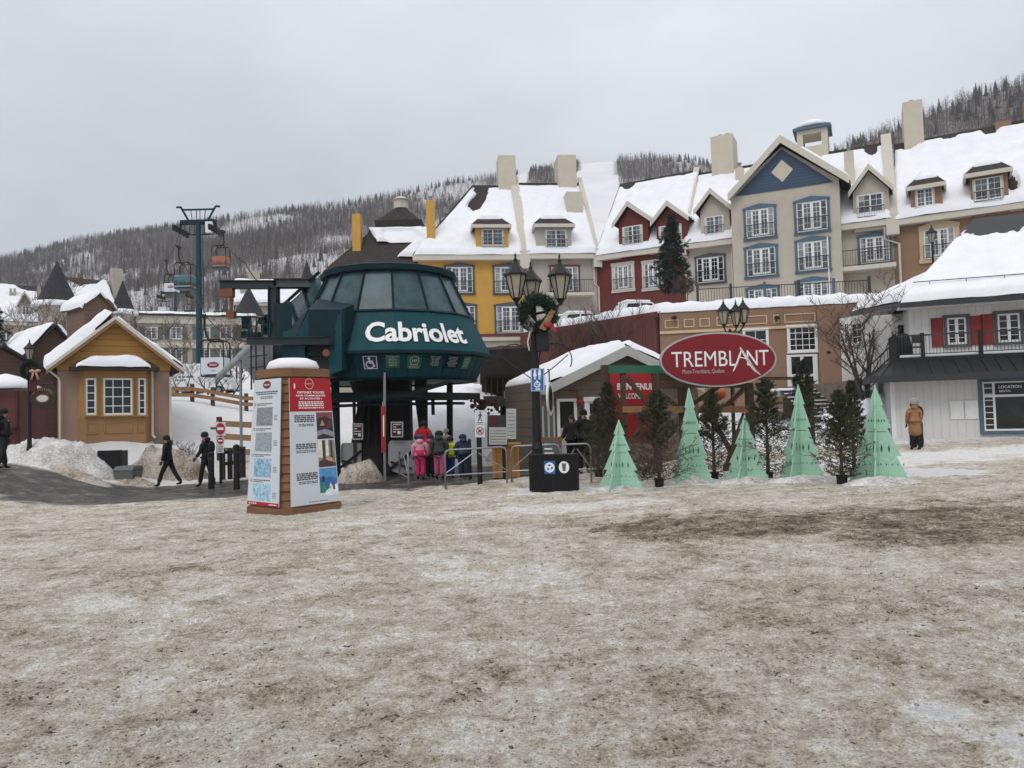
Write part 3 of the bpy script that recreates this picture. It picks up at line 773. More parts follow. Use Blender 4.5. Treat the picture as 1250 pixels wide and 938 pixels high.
def dormer(parent, fr, apex, el, er, bx, win, y, wall, hip=False, trim='cream_board', kind='pair', rail=0.45, depth=4.0, glass='glass', rake='cream_board', zbot=None):
    """a dormer from its front outline in the photograph, standing on the roof slope"""
    xa, za = fr.loc(apex[0], apex[1], y); x0, zl = fr.loc(el[0], el[1], y); x1, zr = fr.loc(er[0], er[1], y)
    ze = (zl+zr)/2; b0 = fr.loc(bx[0], el[1], y)[0]; b1 = fr.loc(bx[1], er[1], y)[0]; zb = fr.loc((bx[0]+bx[1])/2, win[3]+5, y)[1] - 0.6
    b = MB()
    if hip: b.box(b0, b1, y, y+depth, zb, ze)
    else: b.prism([(b0, zb), (b1, zb), (b1, ze+0.1), (xa, za-0.25), (b0, ze+0.1)], y, y+depth)
    d = b.build('dormer', MAT[wall], parent)
    r = MB(); s = MB()
    if hip:
        ya = y + 1.6; o = y-0.45; za = fr.loc(apex[0], apex[1], ya)[1]
        q = [(x0, o, ze), (x1, o, ze), (x1, y+depth, ze+0.02), (x0, y+depth, ze+0.02)]
        r.hull4(q, (0, 0, 0.16))
        top = Vector((xa, ya, za)); back = Vector((xa, y+depth+1.2, za))
        zz = ze + 0.162
        vs = [(x0, o, zz), (x1, o, zz), tuple(top), tuple(back), (x1, y+depth, zz), (x0, y+depth, zz)]
        r.add(vs, [(0, 1, 2), (1, 4, 3, 2), (5, 0, 2, 3), (5, 4, 1, 0), (4, 5, 3)])
        rf = r.build('dormer_roof', MAT['shingle'], d)
        t = MB(); t.box(x0-0.05, x1+0.05, o-0.06, o+0.1, ze-0.12, ze+0.15); t.box(x0-0.05, x0+0.08, o+0.1, y+depth*0.7, ze-0.12, ze+0.15); t.box(x1-0.08, x1+0.05, o+0.1, y+depth*0.7, ze-0.12, ze+0.15)
        t.build('fascia', MAT[rake], d)
        a, bq = Vector(vs[0]), Vector(vs[1]); L = a.lerp(top, 0.36); R_ = bq.lerp(top, 0.36)
        snow_sheet(d, L, R_, top+Vector((0.15, 0, 0)), top-Vector((0.15, 0, 0)), 0.2, 24, 14, seed=int(apex[0]), edge=(0.25, 0.25, 0.3, 0.25), ragged=0.3)
        snow_sheet(d, bq.lerp(Vector(vs[4]), 0.1), Vector(vs[4]), back, top, 0.2, 16, 12, seed=int(apex[0])+1)
        snow_sheet(d, Vector(vs[5]), a.lerp(Vector(vs[5]), 0.1), top, back, 0.2, 16, 12, seed=int(apex[0])+2)
    else:
        o = y-0.5; e = 0.16
        for sx in (0, 1):
            ex = (x0, x1)[sx]
            q = [(ex, o, ze), (xa, o, za), (xa, y+depth+1.5, za), (ex, y+depth+0.5, ze)]
            r.hull4(q, (0, 0, e))
        rf = r.build('dormer_roof', MAT['shingle'], d)
        t = MB(); wd = 0.28
        t.prism([(x0-0.06, ze-wd), (x0-0.06, ze+0.12), (xa, za+0.13), (xa, za-wd)], o-0.07, o-0.005)
        t.prism([(x1+0.06, ze-wd), (xa, za-wd), (xa, za+0.13), (x1+0.06, ze+0.12)], o-0.07, o-0.005)
        t.build('bargeboard', MAT[rake], d)
        for sx in (0, 1):
            ex = (x0, x1)[sx]
            a, bq, c, dd = (ex, o+0.3, ze+e), (ex, y+depth+0.5, ze+e), (xa, y+depth+1.5, za+e), (xa, o+0.3, za+e)
            snow_sheet(d, a, bq, c, dd, 0.16, 16, 16, seed=int(apex[0])+sx, bare=[(0.05, 0.5, 0.14, 1.2)] if sx else [])
    wx0, wx1, wz0, wz1 = fr.rect(*win, y=y)
    window(d, wx0, wx1, wz0, wz1, y, trim, kind, None, rail, glass=glass, tw=0.1)
    return d
def flatten_subparts(root):
    """windows inside dormers: hang their pieces on the dormer, so nothing lies deeper than a sub-part"""
    for part in list(root.children):
        for sub in list(part.children):
            for deep in list(sub.children):
                deep.parent = part
def mansard(parent, x0, x1, ze, zr, yr=6.0, over=0.5, bare=(), m='shingle', hipl=0.0, snow=True, seed=3, th=0.24, yb=12.0, nu=70, gable='cream'):
    b = MB(); t = 0.2
    b.hull4([(x0, -over, ze), (x1, -over, ze), (x1, yr, zr), (x0+hipl, yr, zr)], (0, 0, t))
    b.hull4([(x0, yb, ze), (x0+hipl, yr, zr), (x1, yr, zr), (x1, yb, ze)], (0, 0, t))
    if hipl: b.hull4([(x0, -over, ze), (x0+hipl, yr, zr), (x0, yb, ze)], (0.05, 0, t))
    rf = b.build('roof', MAT[m], parent)
    b = MB()
    for xx in ((x0+0.25,) if not hipl else ()) + (x1-0.25,):
        b.add([(xx, 0.02, ze-0.1), (xx, yb-0.6, ze-0.1), (xx, yr, zr-0.1)], [(0, 1, 2)])
    b.build('gable_end', MAT[gable], rf)
    f = MB(); f.box(x0, x1, -over-0.12, -over-0.003, ze-0.28, ze+0.14); f.box(x0, x1, -over-0.003, -0.003, ze-0.28, ze-0.18)
    f.build('eave_board', MAT['cream_board'], rf)
    if snow:
        snow_sheet(rf, (x0+0.05, -over-0.12, ze+t), (x1-0.05, -over-0.12, ze+t), (x1-0.05, yr-0.35, zr+t-0.35*(zr-ze)/(yr+over)), (x0+hipl+0.05, yr-0.35, zr+t-0.35*(zr-ze)/(yr+over)), th, nu, 40, bare, seed, edge=(0.25, 0.25, 0.25, 0.3))
    return rf
def firewall(parent, x, wd, ze, zr, yr=6.0, over=0.55, m='cream_board', up=0.55):
    b = MB()
    b.hull4([(x-wd/2, -over, ze-0.35), (x+wd/2, -over, ze-0.35), (x+wd/2, yr, zr), (x-wd/2, yr, zr)], (0, 0, up+0.35))
    b.box(x-wd/2-0.05, x+wd/2+0.05, -over-0.1, -over+0.6, ze-1.0, ze+0.45)
    return b.build('firewall', MAT[m], parent)
def pipe(parent, pts, r=0.06, m='gutter', name='downspout'):
    b = MB(); b.tube(pts, r, 6); return b.build(name, MAT[m], parent)

# ------------------------------------------------------------------ yellow hotel
YR = 6.0
fr = Frame(512, 59.3, 643, 60.2); yh = fr.thing('hotel', 'bright yellow hotel with grey trimmed french windows and one yellow dormer in its snowy roof', 'hotel')
ze = fr.loc(575, 315)[1]; zr = fr.loc(610, 229, YR)[1]; L = fr.L; zband = fr.loc(600, 411)[1]
b = MB(); b.box(0.1, L, 0, 11.5, zband, ze); b.build('wall', MAT['yellow'], yh)
xa0, xa1 = fr.loc(588, 450)[0], fr.loc(640, 450)[0]
b = MB(); b.box(0.1, xa0, 0.05, 11, 2, zband-0.35); b.box(xa1, L, 0.05, 11, 2, zband-0.35)
n = 10; arch = [(xa0, 7.2-0.4), (xa0, zband-0.35), (xa1, zband-0.35), (xa1, 6.8)] + [(xa1-(xa1-xa0)*k/n, 6.3+1.0*sin(pi*k/n)) for k in range(n+1)]
b.prism(arch, 0.05, 11); b.build('arcade', MAT['stonewash'], yh)
b = MB(); b.box(0.0, L, -0.12, 0.4, zband-0.36, zband-0.04); b.build('stone_band', MAT['cream_board'], yh)
b = MB(); b.box(0.0, L, -0.16, 0.4, zband-0.038, zband+0.2); b.build('red_band', MAT['red_trim'], yh)
for r_ in ((545, 326, 577, 358), (604, 326, 640, 358), (547, 374, 580, 407), (606, 374, 641, 407)):
    window(yh, *fr.rect(*r_), 0, 'slate_trim', tw=0.16)
mansard(yh, -0.3, L, ze, zr, YR, hipl=5.3, bare=[(0.30, 0.84, 0.12, 0.20), (0.18, 1.0, 0.2, 0.08)], seed=4)
dormer(yh, fr, (597, 256), (575.5, 280), (623, 276), (580.6, 620), (589, 280, 614, 300), -0.4, 'yellow', hip=True)
x_ = fr.loc(641, 300)[0]; firewall(yh, x_-0.1, 0.75, ze, zr)
x0_, zt = fr.loc(607, 193, YR); x1_ = fr.loc(628, 193, YR)[0]; chimney(yh, x0_, x1_, YR-0.8, YR+1.2, zr-3.5, zt, 'cream2', 0, slant=0.0)
x0_, zt = fr.loc(520, 246, 0.6); x1_ = fr.loc(530.5, 246, 0.6)[0]
chimney(yh, x0_, x1_, 0.3, 1.1, ze-0.4, zt, 'yellow', 1)

# ------------------------------------------------------------------ grey hotel
fr = Frame(643, 60.2, 733, 60.8); gh = fr.thing('hotel', 'pale grey stucco hotel wedged between the yellow and the dark red one', 'hotel')
ze = fr.loc(690, 313.5)[1]; zr = fr.loc(660, 226, YR)[1]; L = fr.L
b = MB(); b.box(0.003, L, 0, 11.5, 4, ze); b.build('wall', MAT['grey_stucco'], gh)
window(gh, *fr.rect(673, 326, 706, 358), 0, 'red_trim', top='box')
b = MB(); x0_, x1_, z0_, z1_ = fr.rect(666, 341, 721, 360)
b.box(x0_, x1_, -1.3, -0.003, z0_-0.25, z0_); bal = b.build('balcony', MAT['cream_board'], gh)
b = MB(); railing(b, x0_, x1_, -1.25, z0_, z0_+1.05); b.build('railing', MAT['rail'], bal)
mansard(gh, 0.05, L, ze, zr, YR, seed=8)
dormer(gh, fr, (674, 256), (652, 279.5), (700, 275), (654, 697), (666.5, 281, 691, 303), -0.4, 'grey_stucco', hip=True)
x0_, zt = fr.loc(679, 193, YR); x1_ = fr.loc(701, 193, YR)[0]
ch = chimney(gh, x0_, x1_, YR-0.9, YR+1.3, zr-2.2, zt, 'cream2', 0, slant=0.0)
xs_ = fr.loc(688, 240, YR-2)[0]; b = MB(); b.box(xs_, x1_-0.05, 2.6, YR-0.905, zr-4.6, fr.loc(694, 234, 2.6)[1]); b.build('chimney_breast', MAT['cream2'], ch)
pipe(gh, [(L-0.25, -0.12, ze-0.2), (L-0.25, -0.12, ze-2.3), (L+0.1, -0.12, ze-2.6), (L+0.1, -0.12, 8.2)], 0.07)
x_ = fr.loc(733, 300)[0]
b = MB(); b.box(L-0.35, L+0.35, -0.62, 0.4, ze-1.0, ze+0.55); b.build('corbel', MAT['cream_board'], gh)
firewall(gh, L, 0.4, ze, zr, up=0.35)

# ------------------------------------------------------------------ red hotel
fr = Frame(733, 60.8, 841, 57.2); rh = fr.thing('hotel', 'dark red boarded hotel with two pointed red dormers behind the tall spruce', 'hotel')
ze = fr.loc(785, 308.5)[1]; zr = fr.loc(770, 225, YR)[1]; L = fr.L
b = MB(); b.box(0.003, L, 0, 11.5, 4, ze); b.build('wall', MAT['red_siding'], rh)
for r_ in ((750, 324, 772, 354), (787, 321, 808, 352)): window(rh, *fr.rect(*r_), 0, 'cream_board', top='box', tw=0.2)
mansard(rh, 0.05, L, ze, zr, YR, bare=[(0.15, 1.0, 0.10, 0.07), (0.75, 1.02, 0.3, 0.04)], seed=12)
dormer(rh, fr, (768, 249.5), (750.5, 274), (798, 272.5), (755, 791), (761.5, 276, 783.5, 299), -0.4, 'red_siding')
dormer(rh, fr, (816, 249), (797, 271.5), (842, 270), (801, 838), (806, 275, 831, 297), -0.4, 'red_siding')

# ------------------------------------------------------------------ cream hotel with the blue gable
fr = Frame(841, 57.2, 1099, 50.8); ch_ = fr.thing('hotel', 'cream hotel with a big blue gable bearing a pale diamond', 'hotel')
YB = -1.5
ze = (fr.loc(868, 298)[1] + fr.loc(1060, 275)[1])/2; zr = (fr.loc(880, 213, YR)[1] + fr.loc(1060, 177, YR)[1])/2; L = fr.L
g0, zg0 = fr.loc(894, 300, YB); g1 = fr.loc(1027, 290, YB)[0]
b = MB(); b.box(0.003, L, 0, 11.5, 4, ze); b.build('wall', MAT['cream'], ch_)
# the gable block
zel = (fr.loc(890, 238, YB)[1] + fr.loc(1037, 224, YB)[1])/2; xap, zap = fr.loc(957, 168, YB-0.4); xap = (g0+g1)/2
b = MB(); b.prism([(g0, 4), (g1, 4), (g1, zel+0.2), (xap, zap-0.5), (g0, zel+0.2)], YB, 8.0); gb = b.build('gable_block', MAT['cream'], ch_)
xl, xr = fr.loc(890, 238, YB)[0], fr.loc(1037, 224, YB)[0]
slope = (zap-zel)/(xap-xl)
b = MB(); b.prism([(g0+0.35, zel+0.02), (g1-0.35, zel+0.02), (xap, zap-0.7)], YB-0.06, YB-0.003); pn = b.build('gable_boards', MAT['blue'], gb)
xd, zd = xap, fr.loc(957, 209, YB)[1]; q_ = 0.74
b = MB(); b.prism([(xd-q_, zd), (xd, zd-q_*1.1), (xd+q_, zd), (xd, zd+q_*1.1)], YB-0.12, YB-0.062); b.build('diamond', MAT['cream2'], gb)
b = MB()
for ex in (xl, xr): b.hull4([(ex, YB-0.6, zel-0.1), (xap, YB-0.6, zap-0.1), (xap, 7.0, zap-0.1), (ex, 7.0, zel-0.1)], (0, 0, 0.2))
b.build('gable_roof', MAT['shingle'], gb)
b = MB()
for ex in (xl, xr): b.prism([(ex, zel-0.42), (ex, zel+0.12), (xap, zap+0.14), (xap, zap-0.42)], YB-0.72, YB-0.605)
b.build('bargeboard', MAT['cream_board'], gb)
snow_sheet(gb, (xr, YB-0.2, zel+0.1), (xr, 7, zel+0.1), (xap, 7, zap+0.1), (xap, YB-0.2, zap+0.1), 0.3, 30, 30, [(0.0, 0.95, 0.2, 0.2)], 15)
snow_sheet(gb, (xl, 7, zel+0.1), (xl, YB-0.2, zel+0.1), (xap, YB-0.2, zap+0.1), (xap, 7, zap+0.1), 0.3, 30, 30, [(1.0, 0.95, 0.2, 0.2)], 16)
for r_ in ((911, 255, 945, 290), (972.5, 246, 1010, 282.5), (912, 303, 947, 337), (974, 294.5, 1011, 330)):
    window(ch_, *fr.rect(*r_, y=YB), YB, 'blue_trim', tw=0.18)
for r_ in ((914, 353, 949, 375), (974, 344, 1011, 366)): window(ch_, *fr.rect(*r_, y=YB), YB, 'blue_trim', tw=0.18, rail=0)
window(ch_, *fr.rect(851, 314, 884, 345), 0, 'slate_trim', tw=0.15, glass='glass_dark')
window(ch_, *fr.rect(1050, 289, 1086, 321), 0, 'blue_trim', tw=0.16)
x0_, x1_, z0_, z1_ = fr.rect(1027, 306, 1093, 327)
b = MB(); b.box(x0_, x1_, -1.3, -0.003, z0_-0.3, z0_); bal = b.build('balcony', MAT['cream_board'], ch_)
b = MB(); railing(b, x0_, x1_, -1.25, z0_, z0_+1.15); b.build('railing', MAT['rail'], bal)
mansard(ch_, 0.05, L, ze, zr, YR, bare=[(0.62, 1.0, 0.06, 0.12), (0.93, 1.0, 0.03, 0.10)], seed=19, nu=120)
dormer(ch_, fr, (868, 234), (849, 261), (893, 254.5), (855, 890), (861.5, 264, 883, 286), -0.4, 'cream', rake='cream_board')
dormer(ch_, fr, (1060, 205), (1036.5, 236), (1090, 234.5), (1041, 1085), (1047, 237, 1078, 266), -0.4, 'cream')
x0_, zt = fr.loc(870, 172, YR); x1_ = fr.loc(896.5, 172, YR)[0]; chimney(ch_, x0_, x1_, YR-1, YR+1.4, zr-3, zt, 'cream2', 2)
x0_, zt = fr.loc(1101, 131, YR); x1_ = fr.loc(1125, 131, YR)[0]; chimney(ch_, x0_, x1_, YR-1, YR+1.4, zr-3, zt, 'cream2', 1)
x0_, zt = fr.loc(1030, 187, 2.5); x1_ = fr.loc(1042, 187, 2.5)[0]; chimney(ch_, x0_, x1_, 2.2, 3.2, ze, zt, 'cream2', 1)
x0_, zt = fr.loc(898, 206, 4.5); x1_ = fr.loc(907, 206, 4.5)[0]; chimney(ch_, x0_, x1_, 4.2, 5.0, ze+2, zt, 'cream2', 1)
# cupola behind the gable
cx0, cz0 = fr.loc(975, 190, 6.5); cx1 = fr.loc(1012, 190, 6.5)[0]; cz1 = fr.loc(993, 164, 6.5)[1]
b = MB(); cw = cx1-cx0; b.box(cx0, cx1, 5.3, 5.3+cw, zr-2.0, cz0+0.2)
for dx in (0, cw-0.45):
    for dy in (0, cw-0.45): b.box(cx0+dx, cx0+dx+0.45, 5.3+dy, 5.75+dy, cz0+0.2, cz1-0.3)
b.box(cx0, cx1, 5.3, 5.3+cw, cz1-0.3, cz1); cu = b.build('cupola', MAT['cream2'], ch_)
b = MB(); mx = (cx0+cx1)/2; b.lathe([(cw*0.88, cz1), (cw*0.88, cz1+0.18), (cw*0.1, cz1+1.0)], 4, (mx, 5.3+cw/2, 0), pi/4); b.build('cupola_roof', MAT['blue_trim'], cu)
b = MB(); b.lathe([(cw*0.66, cz1+0.36), (cw*0.6, cz1+0.62), (cw*0.3, cz1+0.98), (cw*0.05, cz1+1.12)], 12, (mx, 5.3+cw/2, 0), pi/4); b.build('snow', MAT['snow'], cu, smooth=True)
firewall(ch_, L, 0.7, ze, zr, up=0.5)
firewall(ch_, 0.0, 0.5, ze, zr, up=0.4)
pipe(ch_, [(g0-0.3, -0.1, ze-0.1), (g0-0.3, -0.1, 8.2)], 0.06)
px_, pz_ = fr.loc(1009, 286, YB-1.0); pipe(ch_, [(px_, YB-0.1, pz_), (px_, YB-0.1, 8.2)], 0.055, 'white_paint')
pipe(ch_, [(L-0.5, -0.55, ze-0.4), (L-0.5, -0.2, ze-1.2), (L+0.35, -0.2, ze-1.6), (L+0.35, -0.2, 8.2)], 0.08)

# ------------------------------------------------------------------ brown hotel
fr = Frame(1099, 50.8, 1380, 44.5); bh = fr.thing('hotel', 'tan brown stucco hotel with two hipped dormers above the white rental house', 'hotel')
ze = fr.loc(1175, 261.5)[1]; zr = fr.loc(1180, 163, YR)[1]; L = fr.L
b = MB(); b.box(0.003, L, 0, 11.5, 4, ze); b.build('wall', MAT['brown_stucco'], bh)
window(bh, *fr.rect(1128, 279, 1166, 315), 0, 'tan_trim', tw=0.28)
mansard(bh, 0.05, L, ze, zr, YR, bare=[(0.07, 1.0, 0.06, 0.07), (0.30, 1.0, 0.05, 0.05), (0.5, 1.0, 0.05, 0.1), (0.57, 0.25, 0.03, 0.1)], seed=27, nu=120)
dormer(bh, fr, (1131, 206), (1106.5, 231), (1154, 228.5), (1111, 1150), (1119, 230.5, 1139, 252.5), -0.4, 'brown_stucco', hip=True, rail=0)
dormer(bh, fr, (1205, 189), (1177, 214.5), (1235, 212.5), (1184, 1230), (1189.5, 217, 1223, 246.5), -0.4, 'brown_stucco', hip=True)
x0_, zt = fr.loc(1214, 153, YR); x1_ = fr.loc(1234, 153, YR)[0]; chimney(bh, x0_, x1_, YR-0.6, YR+0.8, zr-1, zt, 'brown_stucco', 0)
x0_, zt = fr.loc(1249, 124, YR); x1_ = fr.loc(1262, 124, YR)[0]; chimney(bh, x0_, x1_, YR-0.6, YR+1.2, zr-1, zt, 'brown_stucco', 0)
for o in (yh, gh, rh, ch_, bh): flatten_subparts(o)

# ------------------------------------------------------------------ brown pyramid-roofed hall behind the lift station
hx0, hx1 = P(400, 330, 66), P(545, 330, 66)
py_ = thing('hall', 'hall with a steep brown pyramid roof topped by a small white lantern', 'hall', ((hx0.x+hx1.x)/2+0.6, 70, 0))
c0 = (hx0.x+hx1.x)/2+0.6
def hz(py, d=68): return P(487, py, d).z
b = MB(); b.box(-5.6, 5.6, -5, 5, 3, hz(345)); b.build('wall', MAT['stonewash'], py_)
def sq(r, z): return [(-r, -r, z), (r, -r, z), (r, r, z), (-r, r, z)]
b = MB()
b.lathe([(8.2, hz(338)), (7.6, hz(330)), (3.6, hz(286)), (3.4, hz(278))], 4, (0, 0, 0), pi/4)
b.lathe([(2.95, hz(270)), (0.55, hz(247))], 4, (0.2, 0, 0), pi/4); rf = b.build('roof', MAT['shingle'], py_)
b = MB(); b.lathe([(3.0, hz(279)), (3.1, hz(269))], 4, (0.2, 0, 0), pi/4); b.build('roof_band', MAT['shingle'], rf)
b = MB(); b.lathe([(0.7, hz(248)), (0.7, hz(238)), (0.95, hz(237.5)), (0.3, hz(233))], 8, (0.2, 0, 0)); b.build('lantern', MAT['cream_board'], py_)
def sl(u, v, k):                                       # corners on the roof's faces
    r = 8.2*0.7071*(1-v) + 3.5*0.7071*v; z = hz(333)*(1-v) + hz(280)*v
    return ((2*u-1)*r, -r-0.02, z+0.05) if k == 0 else (r+0.02, (2*u-1)*r, z+0.05)
snow_sheet(rf, sl(.30, .62, 0), sl(1, .62, 0), sl(1, 1, 0), sl(.0, 1, 0), 0.25, 30, 20, [(0.45, 0.3, 0.3, 0.5)], 31)
snow_sheet(rf, sl(.55, .22, 0), sl(1, .12, 0), sl(1, .66, 0), sl(.75, .6, 0), 0.25, 30, 20, [], 33)
snow_sheet(rf, sl(0, .05, 1), sl(1, .05, 1), sl(1, 1, 1), sl(0, 1, 1), 0.3, 30, 30, [], 34)
for (a, c) in ((430, 440),):
    p0, p1 = P(a, 262, 66), P(c, 262, 66); x0_, x1_ = p0.x-c0, p1.x-c0
    chimney(py_, x0_, x1_, -4.2, -3.2, hz(345), p0.z, 'yellow', 1)

# ------------------------------------------------------------------ terrace over the shops
TZ = 7.6
TP = [(640, 54), (808, 44.2), (1080, 41.8), (1150, 41.2)]
tp = [Vector((P(px, 430, d).x, d)) for px, d in TP]
b = MB(); n = len(tp)
ring = [(p.x, p.y) for p in tp] + [(tp[-1].x+6, 75), (tp[0].x-0.0, 75)]
b.add([(x, y, -0.5) for x, y in ring] + [(x, y, TZ) for x, y in ring],
      [list(range(len(ring), 2*len(ring)))] + [(i, (i+1) % len(ring), len(ring)+(i+1) % len(ring), len(ring)+i) for i in range(len(ring))])
tag(b.build('terrace', MAT['concrete']), kind='structure')
# its snow, heaped on the edge
us = np.linspace(0, 1, 150); vs_ = np.array([-0.35, -0.30, -0.15, 0.1, 0.4, 0.9, 1.6, 3, 5, 8, 12, 17])
cum = [0]
for i in range(1, n): cum.append(cum[-1] + (tp[i]-tp[i-1]).length)
ex = np.interp(us*cum[-1], cum, [p.x for p in tp]); ey = np.interp(us*cum[-1], cum, [p.y for p in tp])
Uu, Vv = np.meshgrid(us, vs_, indexing='xy')
hh = np.interp(vs_, [-0.35, -0.3, -0.15, 0.1, 0.4, 0.9, 1.6, 20], [-0.10, 0.12, 0.33, 0.48, 0.52, 0.50, 0.42, 0.25])[:, None]*np.ones_like(Uu)
hh = hh*(0.75 + 0.7*fbm(Uu*60, Vv*0.8, 5, 3)) * np.ones_like(Uu)
V = np.stack([np.broadcast_to(ex, Uu.shape), ey[None, :] + Vv, TZ + hh], -1).reshape(-1, 3)
i = np.arange(len(us)*len(vs_)).reshape(len(vs_), len(us)); F = np.stack([i[:-1, :-1], i[:-1, 1:], i[1:, 1:], i[1:, :-1]], -1).reshape(-1, 4)
tag(np_mesh('terrace_snow', V, F, MAT['snow'], smooth=True), kind='structure')

def shopfront(pa, da, pb, db, name, label, m):
    fr = Frame(pa, da, pb, db); t = fr.thing(name, label, 'shop')
    b = MB(); b.box(0, fr.L, -0.25, 0.3, -0.3, TZ-0.004); b.build('wall', MAT[m], t)
    return fr, t
def panels(fr, parent, xs, z0, z1, y=-0.25, m='tan_line', t=0.07):
    b = MB()
    for x0, x1 in xs:
        b.box(x0, x1, y-0.035, y-0.002, z1-t, z1); b.box(x0, x1, y-0.035, y-0.002, z0, z0+t)
        b.box(x0, x0+t, y-0.034, y-0.002, z0+t, z1-t); b.box(x1-t, x1, y-0.034, y-0.002, z0+t, z1-t)
    return b.build('panel_moulding', MAT[m], parent)
fr, t = shopfront(640, 54, 808, 44.2, 'shop_front', 'long maroon shop front with upright panels under the snowy terrace edge', 'maroon')
k = 12; panels(fr, t, [(fr.L*(i+0.08)/k, fr.L*(i+0.92)/k) for i in range(k)], 4.2, 7.4, t=0.05, m='red_trim')
b = MB(); b.box(0, fr.L, -0.42, -0.253, 3.7, 4.0); b.build('cornice', MAT['tan_trim'], t)
for i in range(6):
    x = fr.L*(0.62+0.065*i); window(t, x, x+0.75, 1.6, 3.5, -0.25, 'tan_trim', (2, 3), 'box', 0, tw=0.1, glass='glass_dark')
fr, t = shopfront(808, 44.2, 1080, 41.8, 'shop_front', 'tan stucco shop front with tall white doors above the stairs', 'tan_stucco')
zt_, zb_ = TZ-0.55, fr.loc(950, 400, -0.25)[1]
xsL = [fr.loc(p_, 380, -0.25)[0] for p_ in (811, 828, 847, 864, 874, 936, 957, 995, 1003, 1022, 1030, 1070)]
panels(fr, t, [(xsL[0], xsL[1]), (xsL[1]+0.3, xsL[2]), (xsL[3]-0.5, xsL[3]+0.1), (xsL[4], xsL[5]), (xsL[5]+0.35, xsL[6]-0.3), (xsL[6], xsL[7]), (xsL[8], xsL[9]), (xsL[10], xsL[11])], zb_+0.25, zt_, t=0.06)
b = MB(); b.box(0, xsL[7]+0.2, -0.36, -0.253, zb_-0.08, zb_+0.08); b.build('string_course', MAT['tan_line'], t)
b = MB(); b.box(xsL[8]-0.3, fr.L, -0.55, -0.252, -0.2, TZ-0.2); b.build('pier', MAT['tan_stucco'], t)
window(t, *fr.rect(909, 403, 937, 452, y=-0.25), -0.25, 'white_paint', (2, 4), 'box', 0, tw=0.08, glass='glass_dark')
window(t, *fr.rect(963, 399, 996, 429, y=-0.25), -0.25, 'white_paint', (4, 4), 'box', 0, tw=0.1, glass='glass_dark')
x0_, x1_, z0_, z1_ = fr.rect(963, 433, 996, 478, y=-0.25)
b = MB(); xm = (x0_+x1_)/2
b.box(x0_-0.1, x0_+0.06, -0.33, -0.253, z0_, z1_); b.box(x1_-0.06, x1_+0.1, -0.33, -0.253, z0_, z1_); b.box(x0_+0.06, x1_-0.06, -0.33, -0.253, z1_-0.12, z1_)
for a, c in ((x0_+0.06, xm), (xm, x1_-0.06)):
    b.box(a, a+0.09, -0.30, -0.252, z0_, z1_-0.12); b.box(c-0.09, c, -0.30, -0.252, z0_, z1_-0.12); b.box(a+0.09, c-0.09, -0.30, -0.252, z0_, z0_+0.2); b.box(a+0.09, c-0.09, -0.30, -0.252, z0_+0.85, z0_+1.0)
dr = b.build('door', MAT['white_paint'], t)
b = MB(); b.box(x0_, x1_, -0.27, -0.2515, z0_, z1_-0.06); b.build('pane', MAT['glass_dark'], dr)
for p_ in (823, 802, 948, 1010):
    x, z = fr.loc(p_, 390 if p_ < 1000 else 432, -0.25); b = MB(); b.lathe([(0.02, 0.2), (0.16, 0.1), (0.16, 0.0), (0.02, -0.02)], 8, (x, -0.45, z)); b.box(x-0.03, x+0.03, -0.45, -0.25, z+0.1, z+0.16); b.build('wall_lamp', MAT['black_metal'], t)

# steps up to the doors
s0, s1 = onground(985, 34), onground(1030, 34); st = thing('stairs', 'wide dark outdoor stairs with snowy treads climbing to the tan shop doors', 'stairs', (s0.x, 33.0, 0))
wd = s1.x - s0.x; zb0 = float(G(s0.x, 33)); zt0 = P(1000, 478, 41).z; ns = 10
for k in range(ns):
    b = MB(); zz = zb0 + (zt0-zb0)*(k+1)/ns; yy = 0.42*k
    b.box(0, wd, yy, yy+0.40, zz-0.06, zz); o = b.build('step', MAT['dark_brown'], st)
    b = MB(); b.box(0.02, wd-0.02, yy+0.06, yy+0.39, zz+0.002, zz+0.05); b.build('snow', MAT['snow'], o, bevel=0.02)
b = MB(); b.box(wd, wd+0.35, 0, 8.5, zb0-0.5, zt0+0.3); b.build('side_wall', MAT['stone'], st)
b = MB(); b.box(0, wd, 0.42*ns, 8.6, zt0-0.3, zt0); b.build('landing', MAT['concrete'], st)
b = MB(); b.box(0, wd, 0.42*ns+0.1, 8.0, zt0+0.002, zt0+0.14); b.build('landing_snow', MAT['snow'], st, bevel=0.05)
